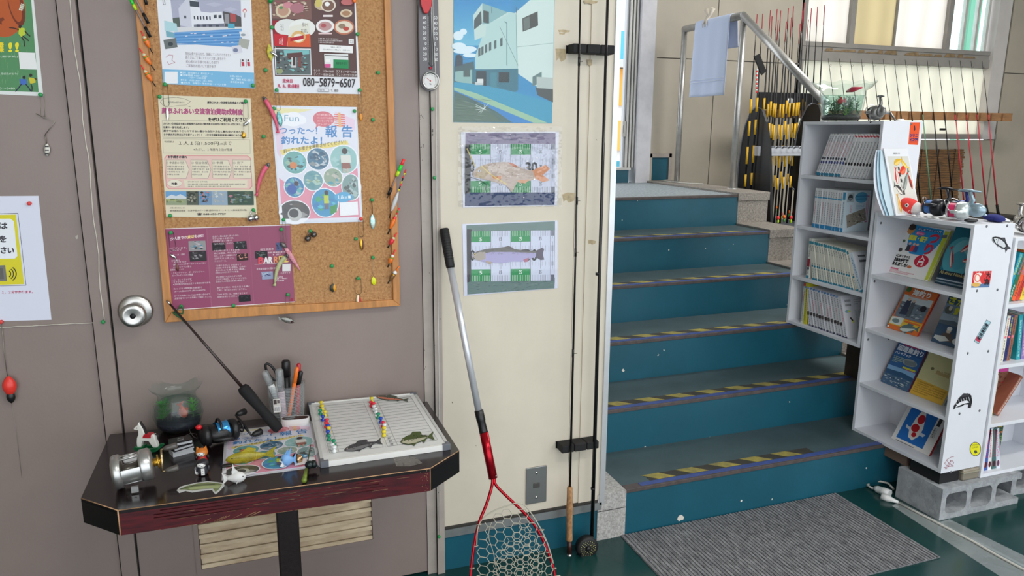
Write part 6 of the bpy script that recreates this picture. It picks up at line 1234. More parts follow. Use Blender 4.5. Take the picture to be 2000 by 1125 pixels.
# ---- toy fish on the sheet
def toy(nm, label, nose, tailp, h, w_, m, z, belly=None, cat='toy fish', spots=None):
    A = T(*nose, z); B = T(*tailp, z); t = thing(nm, label, cat, (A+B)/2-Vector((0, 0, z))); b = MB(); P, s_ = fish3(b, A, B, h, w_); b.build('body', m, t)
    if belly: b = MB(); d = (B-A); b.ell(A+d*.30-Vector((0, 0, h*.17)), (d.length*.26, w_*.42, h*.33), 14, R=Matrix.Rotation(math.atan2(d.y, d.x), 3, 'Z')); b.build('belly', belly, t)
    b = MB()
    for sg in (-1, 1): b.ell(P(.13, .14)+s_*w_*.36*sg, h*.055, 8)
    b.build('eye', BLKP, t); return t, P, s_
TY_ = mat('toy_yellow_trout', (206, 190, 40), .35); add_spots(TY_, (50, 44, 20), 260, 1.0)
t, P, s_ = toy('toy_trout', 'yellow spotted toy trout lying on the laminated sheet', (440, 899), (540, 884), .030, .018, TY_, .014)
b = MB(); b.ell(T(444, 909, .004), (.016, .006, .004), 10); b.build('lead_weight', BLKP, t)
SW = mat('shark_white', (216, 216, 214), .35)
t, P, s_ = toy('toy_shark', 'white toy shark lying at the front left corner of the sheet', (481, 930), (434, 936), .026, .020, SW, .011)
b = MB(); b.prism([P(.40, .35), P(.52, 1.25), P(.60, .35)], s_*.002); b.build('dorsal_fin', SW, t)
SB = mat('shark_blue', (120, 170, 222), .35)
t, P, s_ = toy('toy_shark', 'light blue toy shark with an open white mouth beside the gold reel', (547, 900), (580, 897), .032, .020, SB, .016, WHP)
b = MB(); b.prism([P(.36, .35), P(.72, 1.05), P(.62, .35)], s_*.003); b.build('dorsal_fin', SB, t)
b = MB(); b.prism([P(-.04, .08), P(.14, -.06), P(-.02, -.34), P(.2, -.40), P(.24, .0)], s_*.008).build('mouth', mat('mouth_white', (236, 236, 234), .3), t)
# ---- miniature rod and reel
c0 = T(603, 908, .006); t = thing('miniature_rod', 'miniature green rod and reel at the corner of the laminated sheet', 'toy rod', c0)
gt = mat('green_toy', (110, 130, 40), .35); A = T(594, 938, .006); B = T(607, 868, .022); d_ = B-A
b = MB(); b.tube([A, A+d_*.12, A+d_*.30], [.0052, .0046, .0030], 10); b.ell(A, .0062, 12); b.build('grip', gt, t); b = MB(); b.tube([A+d_*.30, B], [.0022, .0010], 8); b.build('shaft', mat('dark_green_toy', (60, 74, 40), .35), t)
b = MB(); cc = A+d_*.38+Vector((.006, -.004, .004)); b.ell(cc, (.011, .009, .009), 14); b.lathe([(0, .006), (.008, .005), (.0095, 0), (.008, -.005), (0, -.006)], cc+Vector((.009, 0, 0)), (1, .2, 0), 16); b.tube([cc+Vector((.014, 0, 0)), cc+Vector((.018, -.006, -.006))], .002, 6); b.build('reel_body', mat('toy_reel_dark', (36, 46, 46), .25, .5), t)
b = MB(); b.tor(A+d_*.55+Vector((-.002, 0, .003)), (1, .3, 0), .005, .0006, 14, 5); b.build('line_guide', CHR, t)
c0 = T(584, 904, .001); t = thing('miniature_reel', 'tiny gold and steel ball shaped reel between the blue shark and the green rod', 'toy reel', c0); b = MB(); b.ell(c0+Vector((0, 0, .010)), (.010, .010, .0098), 18); b.build('body', mat('pale_gold', (196, 160, 120), .2, .9), t); b = MB(); b.tor(c0+Vector((-.004, 0, .013)), (.8, -.3, .5), .010, .0018, 18, 6); b.ell(c0+Vector((-.008, .004, .017)), .005, 10); b.build('side_ring', mat('dark_steel2', (70, 68, 66), .25, .9), t)
# ---- paper fish sticker at the front
t = thing('fish_cutout', 'paper fish cutout with a white border at the front edge of the table', 'sticker', T(392, 950)); po = [(345, 958), (352, 951), (362, 948), (385, 943), (405, 940.5), (425, 942), (437, 944), (438.5, 949), (430, 958), (421, 966), (417, 962), (414, 957), (395, 959), (375, 962), (362, 959), (350, 963)]
MB().prism([T(x, y, .0002) for x, y in po], (0, 0, .0006)).build('paper_backing', mat('sticker_white', (206, 208, 206), .5), t)
p = Print(lambda x, y, l: T(x, y)+Vector((0, 0, .0009+l)), ST); p.poly([(349, 957), (364, 950), (386, 945), (406, 942.5), (424, 944), (434, 946), (428, 956), (421, 962), (416, 955), (395, 956), (376, 959), (362, 957)], (122, 134, 90)); p.poly([(366, 954), (395, 950), (420, 949), (432, 948), (426, 955), (412, 954), (390, 956), (372, 957)], (168, 180, 130)); p.line([(352, 956), (380, 949), (420, 946)], 1.2, (70, 74, 60)); p.ell(428, 948, 1.3, .8, (20, 20, 20)); p.build('print', t)
# ================================================================== BOOKSHELVES, BOOKS AND THINGS ON THEM
WB = mat('white_melamine', (224, 226, 232), .35, var=.02, vscale=6)
SCR = mat('screw_cap_grey', (110, 112, 118), .4, .4)
BX0, BX1, BY0, BY1, BZ0, BZ1 = 2.255, 2.442, -.257, .156, .165, 1.046
AX0, AX1, AY0, AY1, AZ0, AZ1 = 2.258, 2.452, .166, .592, .506, 1.383
CX0, CX1, CY0, CY1, CZ0, CZ1 = 2.4435, 2.866, -.265, -.075, .121, .998
tk = .013
def case_x(name, label, x0, x1, y0, y1, z0, z1, shelves, front):
    """open shelf unit; front = '-x' or '-y'"""
    t = thing(name, label, 'bookshelf', ((x0+x1)/2, (y0+y1)/2, z0))
    if front == '-x':
        MB().bbox(x0, x1, y0, y0+tk, z0, z1, .0008).build('side_panel', WB, t); MB().bbox(x0, x1, y1-tk, y1, z0, z1, .0008).build('side_panel', WB, t)
        MB().box(x1-.004, x1-.001, y0+tk, y1-tk, z0+tk, z1-tk).build('back_panel', WB, t)
        for z in [z0+tk, z1]+shelves: MB().bbox(x0+.0008, x1-.004, y0+tk, y1-tk, z-tk, z, .0008).build('shelf_board', WB, t)
    else:
        MB().bbox(x0, x0+tk, y0, y1, z0, z1, .0008).build('side_panel', WB, t); MB().bbox(x1-tk, x1, y0, y1, z0, z1, .0008).build('side_panel', WB, t)
        MB().box(x0+tk, x1-tk, y1-.004, y1-.001, z0+tk, z1-tk).build('back_panel', WB, t)
        for z in [z0+tk, z1]+shelves: MB().bbox(x0+tk, x1-tk, y0+.0008, y1-.004, z-tk, z, .0008).build('shelf_board', WB, t)
    return t
shA = case_x('bookshelf', 'tall white bookshelf at the back facing left, holding four rows of comics', AX0, AX1, AY0, AY1, AZ0, AZ1, [1.161, .944, .722], '-x')
shB = case_x('bookshelf', 'white bookshelf in front with slanted fishing magazines and stickers on its end', BX0, BX1, BY0, BY1, BZ0, BZ1, [.808, .594, .372], '-x')
shC = case_x('bookshelf', 'white bookshelf at the right picture edge facing the room with colourful comics', CX0, CX1, CY0, CY1, CZ0, CZ1, [.765, .545, .325], '-y')
def screw(t, c, ax): MB().lathe([(0, .0006), (.0045, .0006), (.005, 0)], c, ax, 12).build('screw_cap', SCR, t)
for px, py in ((1927, 442), (1967, 441), (1908, 568), (1948, 566), (1890, 690), (1930, 686), (1874, 808), (1913, 802), (1857, 922), (1895, 915)): q = at(px, py, 1, BY0); screw(shB, q, (0, -1, 0))
q = at(1780, 236+6, 1, AY0); screw(shA, q, (0, -1, 0))
for px, py in ((1714, 436), (1702, 550), (1750, 549), (1688, 664), (1736, 662)): q = at(px, py, 1, BY1-tk); q.x = min(max(q.x, BX0+.02), BX1-.02); screw(shB, q, (0, -1, 0))
MB().box(2.36, 2.448, .17, .33, .3345, .505).build('support_box', mat('dark_plywood', (70, 56, 44), .7, var=.2, vscale=20), shA)
MB().box(2.36, 2.448, .34, .55, .5005, .5055).build('support_board', mat('dark_plywood', (70, 56, 44), .7), shA)
# stickers on the end panel of the front shelf
def sticker(name, label, px, py): return thing(name, label, 'sticker', at(px, py, 1, BY0), 'stickers on the shelf end')
PE = lambda x, y, l: at(x, y, 1, BY0-.0004-l)
t = sticker('fish_sticker', 'black line drawn leaping fish sticker high on the shelf end panel', 1955, 478); p = Print(PE, ST)
p.poly([(1939, 463), (1944, 462), (1952, 463), (1960, 466), (1966, 474), (1969, 480), (1972, 484), (1966, 489), (1960, 486), (1952, 482), (1944, 477), (1940, 470)], (40, 42, 46)); p.poly([(1941, 465), (1946, 465), (1955, 468), (1962, 474), (1965, 481), (1961, 484), (1953, 480), (1945, 475)], (206, 210, 214)); p.poly([(1956, 464), (1963, 464), (1965, 472), (1959, 469)], (70, 72, 76)); p.poly([(1964, 482), (1973, 482), (1974, 486), (1968, 487), (1964, 494), (1963, 486)], (70, 72, 76)); p.line([(1939, 463), (1938, 469), (1941, 474)], 1, (30, 30, 34)); p.ell(1946, 468, 1, 1, (30, 30, 30)); p.poly([(1946, 476), (1949, 483), (1951, 478)], (60, 62, 66)); p.poly([(1955, 481), (1957, 488), (1960, 484)], (60, 62, 66)); p.line([(1950, 466), (1948, 476)], .6, (60, 60, 64)); p.build('ink', t)
t = sticker('red_sticker', 'square red and white festival sticker with black writing on the shelf end', 1917, 545); p = Print(PE, ST)
p.poly([(1901, 530), (1937, 529), (1932, 561), (1897, 562)], (206, 44, 50)); p.ell(1912, 545, 10.5, 12.5, (236, 214, 208)); p.ell(1909, 543, 6, 8, (226, 110, 90)); p.ell(1909, 543, 4, 6, (240, 226, 214)); p.ell(1922, 545, 8, 11, (214, 60, 60)); p.poly([(1898, 556), (1933, 553), (1932, 561), (1897, 562)], (90, 120, 160)); p.ell(1906, 556, 9, 4, (214, 170, 90))
p.text('大', 1926, 542, 8, 10, (30, 28, 34), 0, .4); p.text('漁', 1922, 556, 10, 12, (30, 28, 34), 0, .4); 
for a in range(6): p.line([(1908+a*5, 530), (1906+a*5.6, 534)], .7, (236, 180, 170))
p.build('ink', t)
t = sticker('bar_sticker', 'narrow slanted light blue sticker with dark lettering on the shelf end', 1919, 648); p = Print(PE, ST)
def RQ(cx, cy, L, w_, ang): c_, s_ = math.cos(ang), math.sin(ang); return [(cx+a*c_-b_*s_, cy+a*s_+b_*c_) for a, b_ in ((-L/2, -w_/2), (L/2, -w_/2), (L/2, w_/2), (-L/2, w_/2))]
an = -1.05; p.poly(RQ(1919, 648, 49, 10.4, an), (60, 70, 80)); p.poly(RQ(1919, 648, 47.6, 9, an), (160, 196, 206)); p.poly(RQ(1910.5, 663, 8, 9, an), (190, 60, 86))
p.text('釣浪漫街道', 1913.8, 664.5, 35, 7, (30, 34, 44), 0, .35, an); p.build('ink', t)
t = sticker('fish_sticker', 'black inked striped bass sticker low on the shelf end panel', 1880, 785); p = Print(PE, ST)
p.poly([(1862, 800), (1863, 792), (1868, 786), (1872, 778), (1880, 770), (1890, 768), (1897, 772), (1899, 784), (1896, 796), (1892, 790), (1884, 790), (1878, 794), (1868, 796)], (28, 28, 32)); p.poly([(1866, 796), (1870, 789), (1878, 784), (1888, 782), (1894, 786), (1884, 788), (1876, 791), (1868, 795)], (224, 226, 230))
for k in range(5): p.line([(1872+k*5, 780-k*1.2), (1874+k*5, 787-k)], .9, (206, 208, 212))
p.poly([(1874, 776), (1882, 768), (1896, 769), (1890, 774)], (60, 60, 64)); p.poly([(1892, 786), (1899, 784), (1896, 797), (1890, 797)], (40, 40, 44)); p.ell(1868, 789, 1.2, 1.2, (220, 220, 220)); p.build('ink', t)
t = sticker('round_sticker', 'round yellow sticker with black rim low on the shelf end panel', 1905, 877); p = Print(PE, ST); p.ell(1905, 877, 11, 13.8, (40, 44, 40), 28); p.ell(1905, 877, 9.8, 12.6, (226, 220, 40), 28); p.text('SMOKING\nCORNER', 1898, 876, 14, 8, (60, 70, 40), -.12); p.poly([(1902, 880), (1907, 879), (1909, 884), (1904, 886)], (70, 80, 60)); p.build('ink', t)
t = sticker('sketch_sticker', 'thin dark red line drawing sticker at the lower corner of the shelf end', 1853, 906); p = Print(PE, ST); c_ = (150, 60, 84)
for pts in ([(1845, 905), (1849, 899), (1853, 904), (1850, 910), (1845, 905)], [(1855, 904), (1859, 899), (1863, 903), (1860, 911), (1855, 904)], [(1843, 913), (1863, 910)], [(1849, 898), (1857, 893), (1863, 892)], [(1852, 912), (1857, 898)]): p.line(pts, .8, c_)
p.lines(1844, 914, 18, 1, 3, 2, c_); p.build('ink', t)
t = thing('orange_sticker', 'orange sticker with navy Japanese lettering hanging on the tall shelf end', 'sticker', at(1785, 260, 1, AY0), 'stickers on the shelf end'); PEA = lambda x, y, l: at(x, y, 1, AY0-.0004-l); p = Print(PEA, ST)
p.poly([(1778, 239), (1797, 239), (1793, 283), (1774, 282)], (226, 84, 36)); p.text('ツリニ', 1777, 268, 15, 6, (34, 40, 110), -.02, .5); p.text('イコウ!', 1777, 275.5, 15, 5.5, (34, 40, 110), -.02, .5); p.poly([(1785, 246), (1787, 245), (1788, 253), (1785, 257)], (60, 40, 60)); p.text('ICHINEN SANBAI', 1776, 278.5, 15, 1.8, (34, 40, 110), -.02); p.build('ink', t)
# ---- a book with cover, pages and a printed spine (spine faces -x at x = 0, thickness along y, height along z)
PAGE = mat('book_pages', (206, 202, 188), .8, var=.05, vscale=90)
def make_book(name, th_, h, dep, cov, spine):
    """returns a proto: Empty with cover, pages, spine print; spine: list of (z0, z1, colour) bands and ('t', z0, z1, colour) scribbles"""
    t = thing(name, None, None, (0, 0, 0)); cm = mat('cover_%d_%d_%d' % tuple(cov), cov, .35); b = MB()
    b.box(0, dep, 0, .0008, 0, h); b.box(0, dep, th_-.0008, th_, 0, h); b.box(0, .0009, .0008, th_-.0008, 0, h); b.build('cover', cm, t)
    MB().box(.001, dep-.002, .0009, th_-.0009, .0015, h-.0015).build('pages', PAGE, t)
    p = Print(lambda y, z, l: Vector((-l-.00005, y, z)), 2e-5); R = random.Random(int(th_*1e5)+len(spine))
    for s_ in spine:
        if s_[0] == 't':
            z = s_[2]; w_ = th_*.55
            while z > s_[1]:
                hh = w_*R.uniform(.7, 1.0); p.up()
                for q in range(3): a = th_*.2+R.random()*w_*.3; p._add([(a, z-hh*(q+.3)/3), (a+w_*.8, z-hh*(q+.3)/3), (a+w_*.8, z-hh*(q+.55)/3), (a, z-hh*(q+.55)/3)], [(0, 1, 2, 3)], s_[3]); 
                a = th_*.25+R.random()*w_*.6; p.k += .3; p._add([(a, z-hh), (a+w_*.18, z-hh), (a+w_*.18, z), (a, z)], [(0, 1, 2, 3)], s_[3]); p.k -= .3
                z -= hh*1.22
        elif s_[0] == 'e': p.ell(th_/2, (s_[1]+s_[2])/2, th_*.36, (s_[2]-s_[1])/2, s_[3], 12)
        else: p.poly([(0, s_[0]), (th_, s_[0]), (th_, s_[1]), (0, s_[1])], s_[2])
    p.build('spine_print', t); return t
ORD = ['first', 'second', 'third', 'fourth', 'fifth', 'sixth', 'seventh', 'eighth', 'ninth', 'tenth', 'eleventh', 'twelfth', 'thirteenth', 'fourteenth', 'fifteenth', 'sixteenth', 'seventeenth', 'eighteenth', 'nineteenth', 'twentieth', 'twenty-first', 'twenty-second']
def place_row(protos, n, ya, yb, x, z, lean, desc, group, leans=None):
    """books from the far end (ya, left in view) to the near end (yb); lean: tilt of the tops towards the viewer side"""
    for i in range(n):
        pr, used = protos[i % len(protos)]
        if used[0]: o = copy_tree(pr)
        else: o = pr; used[0] = True
        y = ya+(yb-ya)*i/max(1, n-1); ln = leans[i] if leans else lean
        o.location = (x, y, z); o.rotation_euler = (ln, 0, 0); tag(o, desc % ORD[i], 'book', group)
def P_(t): return (t, [False])
BXF = AX0+.022
def row(protos_idx, protos, ys, z, leans, desc, group, x=BXF):
    used = set()
    for i, (k, y, ln) in enumerate(zip(protos_idx, ys, leans)):
        if k in used: o = copy_tree(protos[k])
        else: o = protos[k]; used.add(k)
        o.location = (x+random.uniform(-.002, .002), y, z+.0004); o.rotation_euler = (ln, 0, 0)
        tag(o, desc % ORD[i] if isinstance(desc, str) else desc[i], 'book', group)
    for o in protos:
        pass
def cover_print(o, th_, dep, h, fn):
    """print on the cover that faces -y (local y = 0); fn draws in mm, x from the spine, y down"""
    p = Print(lambda x, y, l: Vector((x/1000, -l-.0001, h-y/1000)), 2e-5); fn(p); p.build('cover_print', o)
# row 1: white comics leaning towards the viewer
b1 = make_book('comic_book', .0148, .180, .128, (226, 226, 230), [(.0, .012, (40, 120, 150)), ('t', .02, .05, (110, 114, 130)), ('e', .052, .066, (70, 80, 140)), ('e', .070, .082, (60, 64, 80)), ('t', .088, .150, (196, 110, 120)), ('t', .155, .172, (120, 120, 130))])
b2 = make_book('comic_book', .0148, .180, .128, (228, 228, 230), [(.0, .008, (196, 198, 204)), ('t', .012, .04, (130, 130, 136)), ('e', .05, .064, (30, 30, 34)), ('t', .068, .15, (80, 80, 86)), (.168, .174, (206, 80, 90))])
n = 18; row([0]*9+[1]*9, [b1, b2], [.505-(.505-.243)*i/(n-1) for i in range(n)], 1.161, [.37-.04*i/n for i in range(n)], '%s leaning white comic from the left, top row of the tall shelf', 'white comics on the top row')
b3 = make_book('comic_book', .018, .182, .13, (232, 232, 234), [('t', .02, .06, (90, 90, 96)), ('e', .07, .085, (40, 40, 44)), ('t', .10, .15, (60, 60, 66))]); b3.location = (BXF-.004, AY0+tk+.008, 1.1614); b3.rotation_euler = (.30, 0, 0); b3.location.y = .185; b3.rotation_euler = (.02, 0, 0); b3.location.y = .1805; b3.location.z = 1.1614; tag(b3, 'thick white book at the near end of the top row', 'book', None)
# row 2: upright volumes and one showing its cover
cols2 = [(176, 70, 90), (60, 110, 150), (90, 90, 100)]
pr = [make_book('comic_book', .0138, .165, .128, (220, 222, 224), [(.0, .016, (44, 130, 180)), ('t', .020, .05, (60, 70, 90)), ('t', .055, .11, c), (.125, .131, (70, 150, 190)), ('t', .134, .155, (110, 114, 120))]) for c in cols2]
last = make_book('comic_book', .0150, .166, .130, (206, 222, 230), [(.0, .016, (44, 130, 180)), ('t', .03, .12, (90, 110, 130)), (.13, .160, (60, 140, 180))])
def c2(p):
    p.poly([(2, 2), (128, 2), (128, 164), (2, 164)], (206, 222, 230)); p.rect(8, 10, 42, 46, (170, 184, 190)); p.ell(25, 27, 12, 13, (56, 60, 66)); p.rect(18, 30, 33, 34, (214, 220, 222)); p.ell(82, 28, 34, 22, (90, 170, 206)); p.rect(50, 20, 114, 24, (60, 130, 180)); p.rect(56, 32, 110, 36, (60, 130, 180))
    p.rect(110, 20, 122, 130, (200, 120, 160)); p.rect(112, 26, 120, 124, (216, 200, 216)); p.text('ENGEI', 28, 88, 8, 30, (200, 100, 130)); p.lines(56, 52, 46, 5, 6, 3, (90, 160, 200))
    p.poly([(12, 98), (104, 72), (118, 120), (22, 150)], (150, 142, 130)); R = random.Random(3)
    for i in range(40): a, b = R.uniform(18, 104), R.uniform(92, 132); p.poly([(a, b), (a+7, b-3), (a+8, b+3)], [(90, 86, 80), (196, 190, 180), (60, 60, 66), (120, 110, 96)][i % 4])
cover_print(last, .015, .13, .166, c2)
row([0, 1, 2, 0, 1, 2, 0, 1, 2, 0, 1, 3], pr+[last], [.494-.0143*i for i in range(12)], .944, [0.0]*12, ['%s upright blue footed comic from the left in the second row' % ORD[i] for i in range(11)]+['comic at the end of the second row showing a light blue cover with a photo'], 'blue footed comics in the second row')
# row 3: cream volumes leaning away, teal bands
pc_ = [make_book('comic_book', .0142, .168, .128, (222, 220, 206), [(.0, .010, (40, 130, 160)), ('t', .014, .05, (90, 130, 150)), ('e', .056, .066, (40, 130, 160)), ('t', .068, .074, (90, 90, 96)), ('t', .128, .15, (90, 96, 110)), (.156, .168, (60, 140, 160))])]
pf = make_book('comic_book', .016, .172, .13, (220, 222, 214), [(.0, .012, (50, 140, 170)), (.05, .085, (150, 40, 60)), ('t', .02, .045, (60, 70, 110)), ('e', .036, .05, (30, 30, 70)), ('t', .10, .16, (80, 84, 90))])
pl = make_book('comic_book', .019, .170, .13, (214, 226, 234), [(.0, .014, (50, 140, 170)), ('t', .02, .06, (50, 90, 120)), ('t', .07, .15, (40, 100, 160))])
def c3(p):
    p.poly([(2, 2), (128, 2), (128, 168), (2, 168)], (214, 216, 222)); p.rect(24, 14, 60, 22, (120, 124, 130)); p.rect(24, 34, 60, 44, (120, 124, 130))
    for k in range(10): p.rect(25+k*3.5, 15, 26.6+k*3.5, 21, (50, 52, 56)); p.rect(25+k*3.5, 35, 26.6+k*3.5, 43, (50, 52, 56))
    p.lines(70, 14, 46, 3, 9, 4, (130, 134, 140)); p.lines(30, 70, 80, 5, 9, 4, (150, 154, 160))
cover_print(pl, .019, .13, .17, c3)
ys = [.500]+[.462-(.462-.247)*i/15 for i in range(16)]+[.222, .196]
row([1]+[0]*16+[0, 2], [pc_[0], pf, pl], ys, .722, [0]+[-.24-.14*i/15 for i in range(16)]+[-.46, -.50], ['upright white comic with a dark red panel at the left of the third row']+['%s cream comic with teal bands leaning left in the third row' % ORD[i] for i in range(16)]+['cream comic leaning steeply near the end of the third row', 'steeply leaning comic at the end of the third row with barcodes on its cover'], 'cream comics in the third row')
# row 4
py_ = make_book('comic_book', .012, .178, .13, (220, 224, 220), [('t', .01, .16, (60, 60, 66)), (.165, .178, (200, 60, 60)), ('t', .10, .14, (190, 50, 70))])
pyl = make_book('comic_book', .016, .182, .135, (214, 206, 60), [('t', .02, .16, (40, 90, 70)), (.0, .004, (214, 206, 60))])
pA = make_book('comic_book', .0142, .174, .128, (222, 222, 226), [(.0, .008, (60, 62, 90)), ('t', .01, .05, (70, 74, 90)), (.05, .066, (96, 90, 90)), ('t', .07, .12, (200, 60, 100)), ('t', .125, .16, (60, 64, 80)), (.166, .174, (96, 140, 190))])
pB = make_book('comic_book', .0142, .174, .128, (222, 222, 226), [(.0, .008, (60, 62, 90)), ('t', .01, .05, (60, 64, 84)), (.05, .064, (70, 60, 60)), ('t', .07, .12, (60, 130, 110)), ('t', .125, .16, (50, 54, 60)), (.166, .174, (150, 170, 210))])
pZ = make_book('comic_book', .0150, .174, .132, (222, 222, 228), [(.0, .008, (60, 62, 90)), ('t', .01, .05, (70, 74, 90)), ('t', .07, .12, (200, 60, 100)), ('t', .125, .16, (50, 54, 60))])
def c4(p):
    p.poly([(1, 1), (130, 1), (130, 173), (1, 173)], (218, 218, 224))
    for y in (16, 34):
        for k in range(9): p.rect(16+k*3.4, y, 18+k*3.4, y+9, (90, 92, 96))
    p.lines(62, 16, 48, 2, 9, 4, (130, 132, 140)); p.lines(60, 34, 30, 1, 9, 4, (130, 132, 140)); p.ell(22, 64, 14, 5, (120, 170, 190)); p.ell(30, 64, 9, 3, (206, 214, 90)); p.poly([(28, 92), (34, 88), (46, 104), (40, 108)], (50, 46, 46)); p.poly([(40, 104), (50, 102), (46, 114), (40, 114)], (206, 220, 60)); p.ell(116, 84, 10, 8, (60, 60, 64)); p.ell(118, 96, 8, 5, (170, 206, 80)); p.lines(60, 60, 8, 14, 6, 4, (150, 152, 160)); p.lines(76, 60, 20, 14, 6, 4, (160, 162, 170)); p.rect(84, 160, 126, 162, (120, 122, 130))
cover_print(pZ, .015, .132, .174, c4)
ys = [.512, .492]+[.460-(.460-.268)*i/11 for i in range(12)]+[.252]
row([0, 1]+[2, 3, 2, 2, 3, 2, 3, 2, 2, 3, 2, 3]+[4], [py_, pyl, pA, pB, pZ], ys, AZ0+tk, [0, -.04]+[-.28-.06*i/11 for i in range(12)]+[-.345], ['slim white comic at the left of the bottom row of the tall shelf', 'yellow edged book standing in the bottom row']+['%s leaning white comic with dark photo band in the bottom row' % ORD[i] for i in range(12)]+['last leaning comic of the bottom row showing its white back cover'], 'comics in the bottom row of the tall shelf')
# ---- slanted magazines on the front shelf
def magazine(label, BL, BR, TL, zs, thick, col, fn, edge=(214, 210, 200), spine_right=False, nm='magazine', xt=BX1-.018):
    """front cover drawn in a 100 x 100 frame; leans back against the shelf"""
    bl = at(*BL, 2, zs+.001); br = at(*BR, 2, zs+.001); x = min(max((bl.x+br.x)/2, BX0+.012), BX0+.085); bl = Vector((x, at(*BL, 0, x).y, zs+.001)); br = Vector((x, at(*BR, 0, x).y, zs+.001)); br.y = max(br.y, BY0+tk+.002)
    tl = at(*TL, 0, xt); up = Vector((xt-x, tl.y-bl.y, tl.z-zs)); rt = br-bl; n_ = rt.cross(up).normalized(); n_ = n_ if n_.x < 0 else -n_
    if br.y+up.y < BY0+tk+.001: pass
    up.y = min(max(up.y, -.0), .05); t = thing(nm, label, 'magazine', (bl+br)/2)
    f = MB(); o = -n_*thick
    MB().prism([bl+o*.12, br+o*.12, br+up+o*.12, bl+up+o*.12], o*.80).build('pages', mat('pages_%d' % edge[0], edge, .8), t)
    c_ = mat('cover_%d_%d_%d' % tuple(col), col, .3); f.prism([bl, br, br+up, bl+up], o*.12); f.prism([bl+o*.92, br+o*.92, br+up+o*.92, bl+up+o*.92], o*.08)
    f.prism([br, br+up, br+up+o, br+o], rt.normalized()*.0006) if spine_right else None; f.build('cover', c_, t)
    p = Print(lambda a, b, l: bl+up*(1-b/100)+rt*(a/100)+n_*(l+.0001), 2e-5); fn(p); p.build('cover_print', t); return t
def m1(p):
    p.rect(0, 0, 100, 100, (226, 226, 224)); p.poly([(20, 0), (86, 2), (92, 24), (80, 46), (60, 56), (34, 56), (20, 40), (14, 14)], (30, 140, 200)); p.rect(28, 4, 84, 9, (24, 90, 150)); p.text('はじめてのつり入門', 30, 8.6, 52, 4, (214, 234, 240)); p.ell(14, 10, 9, 9, (200, 140, 80)); p.ell(14, 5, 9, 6, (60, 50, 46)); p.ell(38, 15, 11, 4, (214, 90, 150)); p.text('超かんたん', 30, 17, 17, 3.6, (240, 240, 240))
    p.text('親族・親子', 18, 30, 42, 10, (224, 222, 60), -.0, .6); p.text('つ', 63, 29, 20, 16, (206, 36, 60), 0, 1.2); p.text('り', 64, 52, 16, 20, (206, 36, 60), 0, 1.2); p.ell(68, 66, 16, 12, (196, 30, 60)); p.text('入', 62, 64, 12, 8, (236, 226, 226), 0, .4); p.text('門', 62, 74, 12, 8, (236, 226, 226), 0, .4)
    for x, c in ((26, (60, 60, 70)), (36, (206, 60, 60)), (44, (60, 80, 140))): p.ell(x, 37, 3, 2.6, (226, 180, 150)); p.poly([(x-4, 40), (x+4, 40), (x+5, 52), (x-5, 52)], c)
    p.ell(10, 52, 5, 4, (70, 66, 60)); p.ell(9, 34, 4, 3, (90, 110, 80)); p.text('はじめてのつり', 4, 66, 36, 5, (40, 40, 44), 0, .3); p.text('2000円で', 6, 75, 34, 7, (40, 40, 44), 0, .6); p.text('揃えました!', 4, 83, 38, 6.4, (40, 40, 44), 0, .5); p.rect(2, 88, 26, 91, (214, 110, 140)); p.lines(6, 92, 60, 2, 3, 2, (214, 120, 140)); p.ell(48, 81, 5, 3, (196, 110, 70)); p.poly([(90, 4), (100, 4), (100, 96), (93, 100)], (186, 196, 60)); p.poly([(86, 12), (98, 10), (99, 16), (88, 18)], (90, 100, 110))
def m2(p):
    p.rect(0, 0, 100, 100, (28, 110, 130)); p.ell(45, 50, 50, 34, (80, 160, 176)); p.ell(50, 45, 34, 24, (110, 186, 196)); p.ell(48, 56, 26, 16, (70, 150, 170)); p.rect(0, 76, 100, 88, (14, 40, 60)); p.rect(0, 88, 100, 100, (30, 60, 80)); p.rect(0, 90, 100, 92, (170, 180, 190)); p.rect(0, 95, 100, 97, (120, 140, 150))
    for h_, t_, hh in (((44, 42), (96, 12), 7), ((34, 70), (10, 34), 7), ((60, 56), (118, 46), 6)): fishprint(p, h_, t_, hh*1.6, (200, 36, 40), (226, 214, 206), False)
    p.text('All about Nishikigoi', 4, 84, 92, 7, (206, 190, 120))
def m3(p):
    p.rect(0, 0, 100, 100, (216, 110, 50)); p.rect(4, 18, 96, 70, (150, 160, 170)); p.rect(4, 18, 96, 34, (196, 206, 210)); photo_fill(p, lambda u, v: (4+u*92, 34+v*36), [(110, 124, 136), (170, 180, 186), (80, 90, 100), (60, 66, 76)], 60, 6); p.poly([(20, 30), (34, 28), (40, 62), (16, 64)], (54, 60, 80)); p.poly([(38, 32), (48, 30), (52, 66), (40, 66)], (80, 90, 96)); p.ell(27, 27, 5, 3.6, (206, 180, 160)); p.ell(80, 40, 9, 7, (40, 40, 46)); p.ell(43, 29, 4, 3.4, (206, 180, 160))
    p.text('海釣り', 26, 16, 56, 13, (236, 236, 232), 0, .7); p.rect(18, 17, 80, 21, (220, 150, 120)); p.ell(10, 6, 8, 6, (70, 120, 70)); p.poly([(0, 72), (100, 72), (100, 90), (0, 90)], (214, 180, 60)); p.poly([(2, 72), (40, 70), (38, 88), (2, 88)], (206, 214, 210)); fishprint(p, (40, 94), (98, 84), 20, (90, 110, 110), (196, 206, 200)); p.rect(44, 74, 96, 78, (216, 110, 40)); p.ell(18, 80, 12, 5, (110, 130, 130)); p.ell(4, 96, 3, 2, (240, 240, 240))
